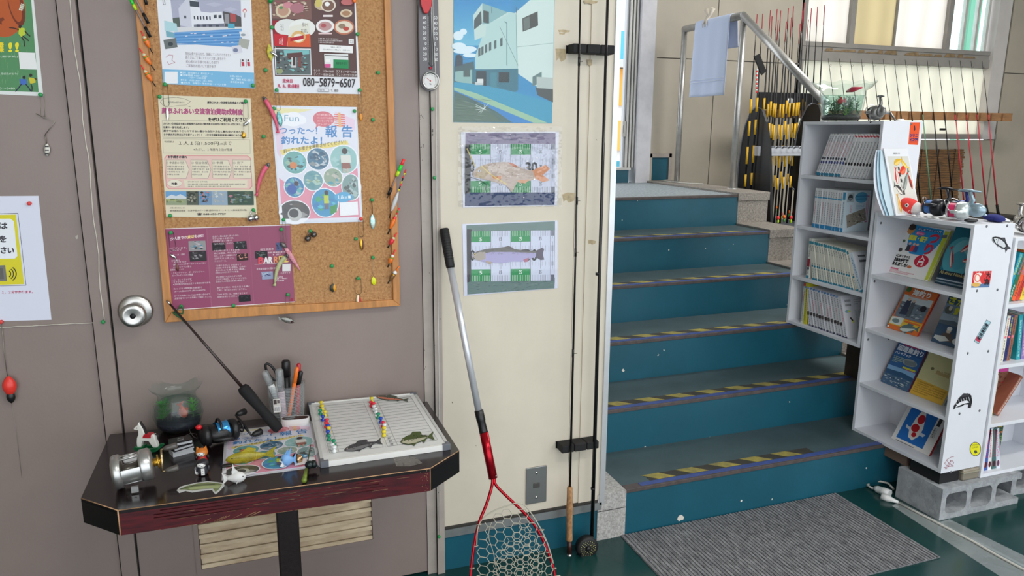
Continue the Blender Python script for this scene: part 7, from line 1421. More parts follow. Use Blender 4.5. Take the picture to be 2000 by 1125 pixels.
def m4(p):
    p.rect(0, 0, 100, 100, (60, 90, 120)); p.rect(0, 40, 100, 62, (150, 166, 180)); p.rect(0, 22, 100, 42, (120, 140, 160)); p.poly([(0, 56), (50, 52), (100, 58), (100, 62), (0, 62)], (90, 104, 116)); p.rect(0, 62, 100, 100, (60, 84, 110)); p.rect(0, 0, 100, 8, (44, 70, 110)); p.rect(60, 2, 90, 6, (190, 40, 60)); p.text('さかな', 6, 22, 90, 14, (206, 206, 50), 0, .9); p.text('釣り', 38, 40, 56, 14, (206, 206, 50), 0, .9); p.text('ハンドブック', 44, 48, 52, 5, (236, 236, 230)); p.ell(18, 34, 14, 8, (90, 96, 90)); p.ell(22, 30, 6, 5, (206, 200, 180))
    p.ell(46, 72, 8, 6, (206, 190, 170)); p.ell(46, 68, 9, 4, (226, 226, 226)); p.poly([(30, 78), (60, 76), (74, 92), (20, 94)], (90, 80, 76)); p.poly([(6, 86), (40, 84), (60, 90), (30, 96), (4, 92)], (196, 200, 196)); p.ell(84, 88, 14, 6, (214, 216, 214))
def m5(p):
    p.rect(0, 0, 100, 100, (50, 100, 156)); p.rect(0, 0, 100, 22, (40, 86, 140)); p.rect(20, 0, 80, 4, (176, 60, 110)); p.text('回遊魚釣り', 6, 18, 90, 13, (226, 232, 240), 0, .7); p.text('ハンドブック', 4, 27, 56, 6, (226, 232, 240), 0, .4); p.ell(66, 38, 26, 8, (150, 160, 160)); p.poly([(46, 36), (84, 32), (92, 42), (52, 46)], (120, 130, 134)); p.lines(6, 32, 34, 4, 4, 2.4, (206, 220, 150)); p.rect(50, 50, 96, 54, (214, 206, 60)); p.rect(60, 55, 96, 58, (190, 60, 60)); p.rect(0, 56, 100, 74, (130, 176, 214)); p.poly([(0, 66), (60, 64), (100, 68), (100, 100), (0, 100)], (46, 84, 120)); photo_fill(p, lambda u, v: (u*100, 76+v*24), [(70, 100, 130), (150, 170, 180), (40, 66, 90), (196, 206, 206)], 60, 4)
def m6(p):
    p.rect(0, 0, 100, 100, (206, 200, 150)); p.poly([(0, 66), (100, 70), (100, 100), (0, 100)], (214, 170, 66)); p.lines(6, 74, 88, 5, 4.4, 2.4, (110, 80, 30)); p.text('鯉の図鑑', 44, 44, 40, 6, (150, 120, 70), -.06); p.rect(44, 40, 84, 46, (186, 160, 110), .02); p.ell(30, 38, 5, 3, (120, 110, 80)); p.rect(20, 2, 50, 6, (120, 116, 100)); p.lines(6, 70, 88, 1, 4, 2.4, (110, 80, 30))
def m7(p):
    p.rect(0, 0, 100, 100, (226, 224, 220)); p.poly([(10, 0), (80, 0), (80, 92), (10, 92)], (34, 110, 190)); p.rect(14, 3, 60, 6, (90, 150, 206)); S = [(38, 8), (48, 6), (54, 26), (60, 50), (58, 70), (48, 84), (36, 80), (30, 62), (32, 34)]
    p.poly(S, (232, 226, 220)); p.poly([(36, 4), (48, 2), (46, 12), (38, 12)], (206, 206, 206)); p.ell(46, 30, 9, 12, (196, 30, 40)); p.ell(42, 54, 10, 10, (196, 30, 40)); p.ell(46, 70, 6, 6, (196, 30, 40)); p.poly([(32, 58), (19, 54), (20, 61), (32, 64)], (206, 214, 224)); p.poly([(58, 58), (72, 60), (68, 67), (57, 66)], (206, 214, 224)); p.poly([(84, 10), (92, 10), (92, 30), (84, 30)], (50, 50, 54)); p.text('鯉仙人', 83, 60, 9, 26, (60, 60, 64)); p.rect(10, 93, 80, 96, (226, 224, 220)); p.rect(12, 97, 60, 99, (120, 120, 124))
magazine('open topped fishing beginners magazine with a blue bubble and red characters, top of front shelf', (1731, 524), (1812, 543), (1775, 438), .808, .012, (226, 226, 224), m1, (186, 190, 90))
magazine('teal koi magazine at the right of the top compartment of the front shelf', (1827, 538), (1885, 553), (1868, 442), .808, .010, (20, 60, 80), m2)
magazine('orange sea fishing handbook leaning in the second compartment', (1732, 635), (1791, 651), (1773, 560), .594, .010, (214, 110, 50), m3, (190, 60, 50))
magazine('grey blue fish handbook with yellow characters at the right of the second compartment', (1819, 658), (1874, 668), (1857, 571), .594, .010, (60, 84, 110), m4)
magazine('blue migratory fish handbook leaning in the third compartment', (1720, 741), (1773, 757), (1756, 668), .372, .010, (50, 100, 156), m5, (120, 60, 90))
magazine('pale yellow fish guide with an orange band in the third compartment', (1777, 758), (1840, 788), (1823, 682), .372, .010, (206, 200, 150), m6)
magazine('white edged koi book with a red and white koi on blue in the lowest compartment', (1740, 858), (1814, 888), (1778, 785), BZ0+tk, .014, (226, 224, 220), m7, (180, 40, 50))
# ---- colourful comics on the right shelf (spines face the room)
def cbook(label, th_, h, col, spine, x, z, lean=0.0, dy=.03, cov=None):
    o = make_book('comic_book', th_, h, .12, col, spine); o.location = (x, CY0+dy, z+.0004); o.rotation_euler = (lean, 0, math.pi/2); tag(o, label, 'book', 'comics on the right shelf')
    if cov: cover_print(o, th_, .12, h, cov)
    return o
Tx = lambda a, b, c: ('t', a, b, c)
z = .765
cbook('teal comic leaning right, first on the upper row of the right shelf', .018, .175, (30, 150, 176), [Tx(.02, .06, (20, 70, 90)), Tx(.10, .17, (226, 220, 60))], 2.486, z, .28)
cbook('green comic leaning right, second on the upper row of the right shelf', .018, .175, (30, 110, 80), [Tx(.02, .06, (220, 226, 226)), Tx(.10, .17, (230, 90, 150))], 2.506, z, .28)
cbook('orange comic leaning right, third on the upper row of the right shelf', .018, .175, (226, 96, 50), [Tx(.02, .07, (60, 40, 50)), Tx(.10, .17, (60, 160, 206))], 2.526, z, .28)
cbook('red comic leaning right, fourth on the upper row of the right shelf', .018, .175, (206, 60, 50), [Tx(.02, .07, (40, 40, 50)), Tx(.10, .17, (230, 230, 230))], 2.546, z, .28)
cbook('yellow comic leaning right, fifth on the upper row of the right shelf', .018, .175, (226, 200, 60), [Tx(.02, .07, (60, 40, 50)), Tx(.10, .17, (206, 60, 60))], 2.566, z, .28)
z = .545
for k, (c, s_, l) in enumerate([((176, 60, 80), (90, 30, 40), 'dark red'), ((60, 110, 150), (30, 60, 90), 'dull blue'), ((226, 222, 206), (176, 40, 70), 'cream'), ((50, 56, 110), (206, 214, 90), 'navy'), ((150, 100, 80), (60, 50, 60), 'brown')]):
    cbook('%s comic standing in the middle row of the right shelf' % l, .0165, .168, c, [Tx(.01, .08, tuple(int(v*.4) for v in c)), ('e', .085, .095, (226, 120, 130)), Tx(.10, .16, s_)], 2.477+.0175*k, z, .04)
cbook('turquoise comic leaning left in the middle row of the right shelf', .020, .170, (30, 150, 160), [Tx(.02, .15, (200, 226, 226))], 2.598, z, -.10)
cbook('violet comic leaning left in the middle row of the right shelf', .020, .170, (130, 110, 170), [Tx(.02, .15, (236, 200, 220))], 2.622, z, -.10)
def leafy(cs, sd, base):
    def f(p):
        p.rect(0, 0, 120, 175, base); R = random.Random(sd)
        for i in range(140):
            x, y = R.uniform(0, 110), R.uniform(0, 165); p.poly([(x, y), (min(118, x+R.uniform(4, 22)), y+R.uniform(-3, 5)), (min(118, x+R.uniform(3, 16)), y+R.uniform(3, 9))], cs[R.randrange(len(cs))])
        p.poly([(0, 0), (110, 2), (118, 26), (10, 22)], (206, 70, 150)) 
    return f
z = .325
cbook('grey lettered comic standing in the third row of the right shelf', .018, .17, (206, 206, 200), [Tx(.07, .165, (90, 90, 96)), (.0, .06, (190, 60, 90)), Tx(.01, .055, (236, 226, 230))], 2.478, z, .03)
cbook('comic with orange lettering in the third row of the right shelf', .018, .17, (206, 200, 190), [Tx(.06, .165, (230, 120, 70)), (.0, .05, (60, 140, 110)), (.012, .045, (214, 206, 70))], 2.498, z, .03)
cbook('comic with a brown leafy cover leaning in the third row of the right shelf', .016, .17, (150, 90, 70), [Tx(.01, .16, (226, 220, 210))], 2.560, z, .62, .05, None)
t = thing('picture_book', 'picture book with a tangled brown red cover behind the third row comics', 'book', (2.60, CY0+.09, z)); MB().box(2.505, 2.64, CY0+.095, CY0+.105, z+.0005, z+.178).build('cover', mat('cover_brownred', (130, 70, 56), .4), t)
p = Print(lambda x, y, l: Vector((2.505+x*.135/120, CY0+.0948-l, z+.178-y*.177/175)), 2e-5); leafy([(170, 40, 50), (150, 110, 80), (90, 60, 46), (196, 150, 120), (60, 46, 40), (110, 40, 40)], 3, (130, 84, 66))(p); p.build('cover_print', t)
z = CZ0+tk
for k, (c, s_, l, ln) in enumerate([((226, 206, 170), (226, 130, 50), 'cream footed orange lettered', -.02), ((60, 90, 170), (200, 30, 60), 'blue and red', -.05), ((226, 226, 226), (190, 30, 60), 'white footed red lettered', -.12), ((70, 110, 110), (170, 30, 70), 'dark green', -.16), ((206, 214, 226), (230, 110, 160), 'pink lettered', -.22)]):
    cbook('%s comic in the lowest row of the right shelf' % l, .018, .165, c, [(.0, .05, c), ('e', .01, .035, tuple(int(v*.5) for v in s_)), Tx(.055, .16, s_)], 2.477+.0225*k, z, ln*1.0, .02)
t = thing('picture_book', 'picture book with green jungle cover behind the lowest row comics', 'book', (2.60, CY0+.09, z)); MB().box(2.50, 2.66, CY0+.095, CY0+.105, z+.0005, z+.175).build('cover', mat('cover_green', (50, 80, 60), .4), t)
p = Print(lambda x, y, l: Vector((2.50+x*.16/120, CY0+.0948-l, z+.175-y*.174/175)), 2e-5); leafy([(60, 110, 60), (110, 150, 80), (40, 60, 46), (180, 150, 70), (30, 80, 90), (206, 120, 60)], 5, (50, 80, 60))(p); p.poly([(60, 90), (96, 84), (110, 120), (70, 124)], (206, 214, 220)); p.poly([(40, 110), (90, 112), (80, 165), (44, 160)], (34, 110, 160)); p.ell(84, 78, 10, 8, (196, 150, 110)); p.build('cover_print', t)
# ---- calendar / folders with a koi cover leaning on the tall shelf's end panel
zt = BZ1+.001
bl = at(1750, 421, 2, zt); br = Vector((bl.x+.112, bl.y-.004, zt)); tlp = at(1726, 290, 1, AY0-.012); up = tlp-bl; up.x = max(up.x, -.02)
t = thing('koi_calendar', 'white koi fish calendar leaning against the end of the tall shelf', 'calendar', (bl+br)/2); rt = br-bl; n_ = rt.cross(up).normalized(); n_ = n_ if n_.y < 0 else -n_
MB().prism([bl, br, br+up, bl+up], -n_*.003).build('sheet', mat('calendar_paper', (226, 228, 232), .35), t)
p = Print(lambda a, b, l: bl+up*(1-b/100)+rt*(a/100)+n_*(l+.0001), 2e-5); p.rect(9, 12, 96, 98, (206, 206, 198)); p.poly([(9, 60), (96, 50), (96, 98), (9, 98)], (214, 212, 204)); p.text('錦鯉美し図', 36, 9, 26, 2.6, (60, 60, 64))
for h_, t_, hh, c, c3_ in (((76, 30), (40, 40), 9, (214, 50, 30), (226, 110, 70)), ((30, 54), (34, 28), 9, (206, 40, 40), (236, 226, 220)), ((44, 68), (14, 54), 9, (60, 56, 56), (226, 220, 210)), ((50, 64), (86, 32), 8, (110, 116, 110), (160, 166, 160)), ((88, 62), (80, 36), 8, (196, 50, 30), (90, 50, 40)), ((30, 24), (70, 16), 7, (214, 170, 40), (230, 200, 110)), ((24, 96), (20, 68), 9, (214, 160, 60), (236, 200, 120)), ((62, 20), (90, 32), 6, (220, 180, 50), (236, 210, 120))): fishprint(p, h_, t_, hh*1.5, c, c3_, False)
for k, ch in enumerate(['錦', '鯉', '美', 'し', '図']): p.text(ch, 43+k*.6, 34+k*9, 7, 6, (50, 48, 48), 0, .2)
for x, w_ in ((34, 10), (52, 9), (66, 12), (80, 14)): p.poly([(x, 84), (x+w_, 82), (x+w_+2, 98), (x+2, 98)], (226, 228, 234))
p.build('print', t)
for k in range(3):
    b = MB(); vs = []; K2 = 10
    for i in range(K2+1):
        v = i/K2; q = bl+up*(v*.97)+Vector((-.006-.004*k-.030*math.sin(math.pi*(v*.75+.2))*(1+.25*k), .006+.006*k, 0)); q2 = bl+up*(v*.97)+Vector((.004, .010+.006*k, 0)); q.z = max(q.z, zt); q2.z = q.z; q.x = q.x; vs += [q, q2]
    b.add(vs, [(2*i, 2*i+1, 2*i+3, 2*i+2) for i in range(K2)], 0, True); b.build('folder_sheet', mat('folder_blue_%d' % k, [(196, 216, 226), (176, 206, 222), (214, 222, 232)][k], .4), t)
# ---- plush fish
c = at(1770, 407, 0, 2.292); c.z = zt+.0305; t = thing('plush_fish', 'round red and white plush fish on top of the front shelf', 'plush toy', (c.x, c.y, zt)); RP = mat('plush_red', (226, 66, 62), .95, bump=.4, bscale=300); WP = mat('plush_white', (226, 222, 220), .95, bump=.4, bscale=300)
ax = Vector((.32, -.94, .0)).normalized(); Rm = Matrix.Rotation(math.atan2(ax.y, ax.x), 3, 'Z')
b = MB(); b.ell(c, (.044, .034, .0305), 24, R=Rm); b.build('body', RP, t); b = MB(); b.ell(c+ax*.030-Vector((0, 0, .004)), (.026, .025, .022), 18, R=Rm); b.build('belly', WP, t); b = MB(); b.ell(c+ax*.060+Vector((0, 0, .004)), (.010, .006, .014), 12, R=Rm); b.build('tail', RP, t)
ey = MB(); ey.lathe([(0, .002), (.006, .0015), (.007, 0)], at(1771, 401, 0, c.x-.032), (-1, -.3, .3), 14, 0); ey.lathe([(0, .003), (.003, .0025), (.0035, .001)], at(1771, 401, 0, c.x-.033), (-1, -.3, .3), 12, 1); ey.build('eye', [WHP, BLKP], t)
b = MB(); b.tube([at(1770, 413, 0, c.x-.033), at(1773, 415, 0, c.x-.034), at(1776, 411, 0, c.x-.034)], .0016, 6); b.build('mouth', mat('stitch_pink', (240, 150, 150), .8), t)
# ---- spinning reels
def spin_reel(label, M, body, spool, linec, rotor, knob, s=1.0, base_cat='fishing reel'):
    t = thing('spinning_reel', label, base_cat, M.to_translation()); V = lambda x, y, z: tuple(M @ Vector((x*s, y*s, z*s))); D = lambda x, y, z: tuple(M.to_3x3() @ Vector((x, y, z)))
    b = MB(); b.lathe([(r*s, h*s) for r, h in [(0, -.052), (.012, -.052), (.022, -.049), (.024, -.046), (.024, -.043)]], V(0, 0, 0), D(1, 0, 0), 24); b.lathe([(r*s, h*s) for r, h in [(.020, -.026), (.024, -.024), (.025, -.018), (.020, -.014)]], V(0, 0, 0), D(1, 0, 0), 24); b.build('spool', spool, t)
    b = MB(); b.lathe([(r*s, h*s) for r, h in [(.0215, -.044), (.0215, -.025)]], V(0, 0, 0), D(1, 0, 0), 24); b.build('line', linec, t)
    b = MB(); b.lathe([(r*s, h*s) for r, h in [(.027, -.018), (.028, -.010), (.026, .006), (.016, .012), (0, .013)]], V(0, 0, 0), D(1, 0, 0), 24)
    for sg in (-1, 1): b.tube([V(.0, sg*.026, 0), V(-.018, sg*.031, 0), V(-.034, sg*.030, 0)], [.006*s, .006*s, .005*s], 8)
    b.build('rotor', rotor, t)
    b = MB(); b.tube([V(-.034, -.030, 0)]+[V(-.036-.022*math.sin(a), -.030*math.cos(a), .030*math.sin(a)) for a in [math.pi*k/10 for k in range(1, 10)]]+[V(-.034, .030, 0)], .0014*s, 7); b.build('bail_wire', CHR, t)
    b = MB(); b.ell(V(.030, 0, .004), (.026*s, .014*s, .021*s), 18, R=M.to_3x3()); b.tube([V(.010, 0, .012), V(.018, 0, .034), V(.006, 0, .058)], [.008*s, .0062*s, .006*s], 10); b.build('body', body, t)
    b = MB(); b.tube([V(-.026, 0, .060), V(-.01, 0, .0625), V(.008, 0, .062), V(.036, 0, .060)], [.002*s, .0045*s, .0045*s, .002*s], 8); b.build('foot', body, t)
    b = MB(); b.tube([V(.030, .010, .0), V(.030, .034, 0)], .006*s, 10); b.tube([V(.030, .034, 0), V(.050, .042, -.020), V(.062, .044, -.032)], [.0048*s, .0036*s, .0036*s], 8); b.build('handle_arm', body, t)
    b = MB(); b.tube([V(.062, .044, -.032), V(.062, .052, -.032), V(.062, .072, -.032), V(.062, .078, -.032)], [.004*s, .009*s, .0105*s, .006*s], 12); b.build('handle_knob', knob, t); return t
def Mx(c, fwd, up=(0, 0, 1)):
    f = Vector(fwd).normalized(); u = Vector(up); s_ = u.cross(f).normalized(); u = f.cross(s_); return Matrix(((f.x, s_.x, u.x, c[0]), (f.y, s_.y, u.y, c[1]), (f.z, s_.z, u.z, c[2]), (0, 0, 0, 1)))
LB = mat('light_blue_grey_metal', (150, 172, 184), .3, .5); BLU = mat('line_blue', (70, 120, 190), .4); PKL = mat('line_magenta', (206, 40, 96), .4); BD = mat('reel_dark', (26, 28, 34), .3)
spin_reel('black spinning reel with blue line beside the plush fish', Mx((2.335, -.055, zt+.034), (.25, -.97, 0), (.3, -.1, .95)), BD, BD, BLU, BD, BLKP, 1.12)
spin_reel('silver blue spinning reel with magenta line near the front corner of the shelf top', Mx((2.325, -.160, zt+.034), (.45, -.89, 0), (-.1, .0, 1)), LB, mat('spool_white', (206, 212, 212), .2, .6), PKL, mat('rotor_pale', (206, 214, 212), .25, .5), BLKP, 1.12)
spin_reel('third spinning reel with dark blue body partly hidden behind the silver one', Mx((2.405, -.085, zt+.034), (-.2, -.97, 0), (0, 0, 1)), mat('reel_navy', (34, 50, 120), .3, .4), LB, BLU, mat('reel_navy', (34, 50, 120), .3, .4), BLKP, .95)
t = thing('reel_handle', 'black oval handle knob at the front corner of the shelf top', 'reel handle', (2.29, -.215, zt)); M = Mx((2.292, -.212, zt+.008), (.75, -.5, 0)); b = MB(); b.ell(tuple(M.to_translation()), (.022, .009, .0075), 16, R=M.to_3x3()); b.build('knob', BLKP, t)
t = thing('blue_pouch', 'dark blue cloth pouch lying at the back of the front shelf top', 'pouch', (2.41, -.2, zt)); b = MB(); b.ell((2.408, -.205, zt+.012), (.026, .034, .013), 18); b.ell((2.402, -.228, zt+.010), (.02, .018, .010), 14); b.build('cloth', mat('navy_cloth', (34, 40, 110), .9), t)
t = thing('rod_butt', 'silver reel foot piece at the right corner of the front shelf top', 'reel part', (2.425, -.238, zt)); b = MB(); b.tube([(2.405, -.225, zt+.010), (2.425, -.238, zt+.007), (2.438, -.246, zt+.004)], [.004, .006, .004], 10); b.build('foot_piece', CHR, t)
spin_reel('silver spinning reel standing on the right shelf at the picture edge', Mx((2.555, CY0+.06, CZ1+.036), (.5, .86, 0), (-.25, 0, 1)), mat('silver_reel2', (186, 184, 180), .25, .8), mat('silver_reel2', (186, 184, 180), .25, .8), mat('line_brown', (110, 90, 80), .5), mat('silver_reel2', (186, 184, 180), .25, .8), BLKP, 1.1)
t = thing('bottle_caps', 'small white plastic clips lying in front of the black spinning reel', 'clip', (2.272, -.05, zt)); b = MB()
for k in range(4): b.ell((2.268+.002*k, -.005-.03*k, zt+.003), (.008, .010, .003), 10)
b.build('clip_piece', WHP, t); t['label'] = 'row of small flat white clips along the front edge of the shelf top'
# ---- fish bowl and old reel on the tall shelf
zA = AZ1+.001; bc = Vector((2.355, .485, zA)); t = bowl(bc, .088, .158, 'glass fish bowl with frilled rim, green weed and red fish on the tall shelf', 0, 0, True)
b = MB().lathe([(0, .026), (.05, .030), (.074, .022), (.076, .012), (.066, .004), (0, .004)], bc, (0, 0, 1), 26); b.build('gravel', mat('dark_gravel', (60, 62, 56), .7, var2=(26, 28, 26), vscale=140, bump=.8, bscale=140), t)
R = random.Random(9); b = MB()
for k in range(26): a = R.uniform(0, 6.28); rr_ = R.uniform(.02, .068); plant(b, bc+Vector((rr_*math.cos(a), rr_*math.sin(a), .022)), R.uniform(.05, .085), .02, 34, R)
b.build('water_weed', mat('weed_green', (30, 110, 56), .6), t); b = MB(); plant(b, bc+Vector((-.03, -.055, .012)), .045, .022, 60, R); b.build('bright_weed', mat('weed_bright', (120, 190, 30), .5), t)
b = MB(); fish3(b, bc+Vector((-.055, -.03, .078)), bc+Vector((-.04, -.062, .082)), .022, .014); b.build('toy_fish', mat('fish_red', (214, 50, 50), .3), t)
b = MB(); b.tube([bc+Vector((-.02, -.04, .118)), bc+Vector((-.03, -.08, .124)), bc+Vector((-.02, -.12, .13))], [.004, .011, .003], 10); b.build('floating_fish', mat('fish_pink', (190, 60, 80), .3), t)
OG = mat('old_reel_grey', (130, 130, 128), .35, .6)
spin_reel('old grey spinning reel standing upright on the tall shelf', Mx((2.34, .280, zA+.032), (-.35, -.93, 0), (.0, -.10, 1)), OG, mat('old_spool', (70, 72, 72), .35, .6), mat('old_line', (60, 60, 60), .6), OG, WHP, 1.0)
t = thing('loose_hooks', 'tangle of thin line and hooks hanging over the front edge of the tall shelf', 'fishing line', (2.27, .235, zA)); b = MB(); b.tube([(2.30, .27, zA+.004), (2.275, .25, zA+.010), (2.262, .235, zA+.002), (2.256, .228, zA-.008), (2.255, .222, zA-.004), (2.257, .20, zA+.004), (2.27, .18, zA+.003)], .0012, 6); b.build('hook_wire', mat('hook_dark', (60, 60, 60), .4, .6), t)
# ---- concrete blocks and the pan between them and the shelf
CON = mat('concrete', (172, 175, 178), .85, var2=(136, 140, 144), vscale=30, bump=.5, bscale=120)
def block(name, label, x, y, L, W_, H, rot=0, holes=True):
    t = thing(name, label, 'concrete block', (x, y, 0), 'concrete blocks under the shelves'); e = .022; hw = (L-4*e)/3
    b = MB(); M = Matrix.Translation((x, y, 0)) @ Matrix.Rotation(rot, 4, 'Z')
    # solid back, top and bottom slabs with rounded holes opening to the front
    b.box(0, L, 0, W_, H-e, H, M=M); b.box(0, L, 0, W_, 0, e, M=M)
    xs_ = [0]
    for k in range(3):
        x0 = k*(hw+e); b.box(x0, x0+e, .0005, W_-.0005, e, H-e, M=M)
    for k in range(3):
        x0 = e+k*(hw+e); r = .02
        for cx, cz, a0 in ((x0, e, 0), (x0+hw, e, 1), (x0+hw, H-e, 2), (x0, H-e, 3)):
            if k == 2 and a0 in (1, 2): continue
            sx = 1 if cx == x0 else -1; sz = 1 if cz == e else -1; pts = [(cx, cz)]+[(cx+sx*(r-r*math.cos(q)), cz+sz*(r-r*math.sin(q))) for q in [math.pi/2*i/5 for i in range(6)]]
            b.prism([M @ Vector((px_, .001, pz_)) for px_, pz_ in pts], M.to_3x3() @ Vector((0, W_-.002, 0)))
    b.build('block_body', CON, t); return t
block('concrete_block', 'grey hollow concrete block lying in front under the shelves', 2.242, -.285, .39, .19, .12)
block('concrete_block', 'second hollow concrete block behind and to the right at the picture edge', 2.66, -.235, .39, .19, .12, -.05)
block('concrete_block', 'concrete block hidden at the back under the front shelf', 2.36, -.06, .39, .19, .12, 0)
t = thing('metal_pan', 'dull beige metal pan wedged between the block and the shelf corner', 'pan', (2.37, -.2, .121)); b = MB(); b.bbox(2.36, 2.440, -.262, -.13, .121, .1635, .006); b.build('pan_body', mat('pan_beige', (150, 142, 126), .4, .4), t); b = MB(); b.box(2.358, 2.441, -.2645, -.125, .150, .154); b.build('pan_rim', mat('pan_rim', (176, 170, 150), .4, .3), t)
t = thing('steel_tray', 'dark steel tray holding up the front corner of the shelf', 'tray', (2.3, -.17, .121)); b = MB(); b.box(2.262, 2.354, -.250, -.125, .121, .1645); b.build('tray_body', mat('tray_black', (16, 16, 18), .6), t)
t = thing('wooden_shim', 'brown wooden board under the back of the front shelf', 'board', (2.32, .05, .121)); b = MB(); b.box(2.27, 2.43, -.10, .11, .121, .1645); b.build('shim_board', mat('shim_brown', (110, 90, 78), .7), t)
# ---- extension cord, plug and clear tape on the floor
t = thing('extension_cable', 'white extension cable with joined plug and socket running from the shelves across the floor', 'cable', at(1735, 965, 2, 0)); CW = mat('cable_white', (206, 204, 196), .4)
def Fp(px, py, z=.004): return at(px, py, 2, z)
b = MB(); b.tube([Fp(1745, 955, .01), Fp(1735, 944, .012), Fp(1718, 940, .012), Fp(1700, 942, .010), Fp(1694, 948, .008), Fp(1702, 953, .008), Fp(1710, 955, .010)], .0042, 8); b.tube([Fp(1755, 982), Fp(1790, 1000), Fp(1840, 1026), Fp(1900, 1057), Fp(1950, 1086), Fp(2010, 1118), Fp(2060, 1150)], .0038, 8); b.build('cable_run', CW, t)
A, B = Fp(1708, 953, .013), Fp(1738, 965, .013); d_ = B-A; b = MB(); b.tube([A, A+d_*.2, A+d_*.5, A+d_*.55, B], [.008, .014, .015, .017, .017], 8); b.build('socket_end', WHP, t)
A, B = Fp(1722, 969, .011), Fp(1755, 981, .008); d_ = B-A; b = MB(); b.tube([A, A+d_*.4, A+d_*.7, B], [.014, .013, .008, .0045], 8); b.build('plug_end', WHP, t)
t = thing('floor_tape', 'clear packing tape strips holding the cable down on the green floor', 'tape', at(1850, 1030, 2, 0)); TP = clear('packing_tape', (240, 246, 246), refl=1.6, bump=.6, bscale=20, rough=.15, haze=.22)
for pts, z_ in (([(1742, 988), (1757, 979), (2030, 1118), (2010, 1140), (1975, 1140)], .0006), ([(1832, 1020), (1855, 1014), (2040, 1105), (2040, 1128)], .0012)):
    b = MB(); b.add([at(x, y, 2, z_) for x, y in pts], [tuple(range(len(pts)))]); b.build('tape_strip', TP, t)
# ================================================================== NET, WALL RODS, HANDRAIL, TOWEL, ROD RACKS
zt0 = Wl(868, 446, -.03).z; NP0 = Vector((0, -.03, zt0)); NN = Vector((0, 1, -.27)).normalized()
def Np(px, py, l=0.0): return onp(px, py, NP0, NN)-NN*l
net = thing('landing_net', 'red and silver landing net with rubber mesh leaning against the cream panel', 'landing net', Np(1000, 1288))
RED_A = mat('red_anodised', (176, 16, 34), .25, .7); SILV = mat('silver_tube', (214, 216, 222), .3, .45)
b = MB(); g0, g1 = Np(867, 446), Np(880, 523); d_ = g1-g0; b.tube([g0, g0+d_*.03, g0+d_*.95, g1], [.010, .0135, .0125, .0115], 16); b.build('grip', mat('black_rubber', (22, 22, 24), .6), net)
for k in range(11):
    q = g0+d_*(.12+.065*k); b = MB(); b.tor(q, d_, .0131, .0007, 16, 5); b.build('grip_ridge', mat('black_rubber', (22, 22, 24), .6), net)
b = MB(); b.tube([g1, Np(935, 803)], .0098, 16); b.build('pole', SILV, net)
b = MB(); j0, j1 = Np(935, 801), Np(945, 846); d_ = j1-j0; b.tube([j0, j0+d_*.02, j0+d_*.45, j0+d_*.5, j0+d_*.9, j1], [.011, .0128, .0128, .0115, .0122, .0122], 16); b.build('locking_collar', BLKP, net)
b = MB(); r0, r1 = Np(945, 844), Np(963, 934); b.tube([r0, r1], [.0126, .0126], 18); b.build('red_sleeve', RED_A, net)
b = MB(); b.ell(Np(966, 928, .0125), .0022, 8); b.build('rivet', STEEL, net)
hp = [(961, 930), (961, 948), (950, 985), (936, 1020), (926, 1065), (919, 1125), (920, 1180), (935, 1240), (965, 1275), (1005, 1288), (1045, 1275), (1075, 1240), (1088, 1185), (1084, 1125), (1071, 1080), (1050, 1035), (1022, 1000), (985, 965), (967, 945), (966, 930)]
def smooth(P, n=4):
    out = []
    for i in range(len(P)-1):
        p0, p1, p2, p3 = P[max(0, i-1)], P[i], P[i+1], P[min(len(P)-1, i+2)]
        for k in range(n):
            t = k/n; out.append(tuple(.5*((2*p1[a])+(-p0[a]+p2[a])*t+(2*p0[a]-5*p1[a]+4*p2[a]-p3[a])*t*t+(-p0[a]+3*p1[a]-3*p2[a]+p3[a])*t**3) for a in (0, 1)))
    return out+[P[-1]]
hs2 = smooth(hp)
b = MB(); b.tube([Np(*q) for q in hs2], .0042, 10); b.build('hoop', RED_A, net)
# rubber mesh: hexagon cells on a sagging bag
rim = [(936, 1022), (960, 1000), (990, 988), (1018, 984), (1040, 1010), (1062, 1050), (1078, 1095), (1086, 1150), (1084, 1220), (1050, 1262), (1005, 1278), (962, 1262), (930, 1225), (922, 1180), (922, 1120), (928, 1065)]
def inside(x, y, P):
    c = False
    for i in range(len(P)):
        (x1, y1), (x2, y2) = P[i], P[i-1]
        if (y1 > y) != (y2 > y) and x < (x2-x1)*(y-y1)/(y2-y1)+x1: c = not c
    return c
MESHM = mat('grey_rubber_mesh', (176, 172, 156), .55)
def hexnet(mb, P, cell, bulge, off, shear=0.0, r=.0011):
    xs_ = [q[0] for q in P]; ys_ = [q[1] for q in P]; x0, x1, y0, y1 = min(xs_), max(xs_), min(ys_), max(ys_); cx, cy = (x0+x1)/2, (y0+y1)/2; seen = set(); h = cell*.866
    def pt(x, y):
        u = (x-cx)/((x1-x0)/2); v = (y-cy)/((y1-y0)/2); return Np(x, y, off+bulge*max(0, 1-u*u)*max(0, 1-v*v*.8))
    j = 0; y = y0
    while y < y1:
        x = x0+(cell*.75 if j % 2 else 0); 
        while x < x1:
            for k in range(6):
                a0, a1 = math.pi/3*k, math.pi/3*(k+1); R_ = cell*.5; A = (x+R_*math.cos(a0)*1.0+shear*(y-y0), y+R_*math.sin(a0)*.92); B = (x+R_*math.cos(a1)*1.0+shear*(y-y0), y+R_*math.sin(a1)*.92)
                key = tuple(sorted([(round(A[0]/3), round(A[1]/3)), (round(B[0]/3), round(B[1]/3))]))
                if key in seen or not inside(*A, P) or not inside(*B, P): continue
                seen.add(key); mb.tube([pt(*A), pt(*B)], r, 5, 0, True, False)
            x += cell*1.5
        y += h*.5*.92; j += 1
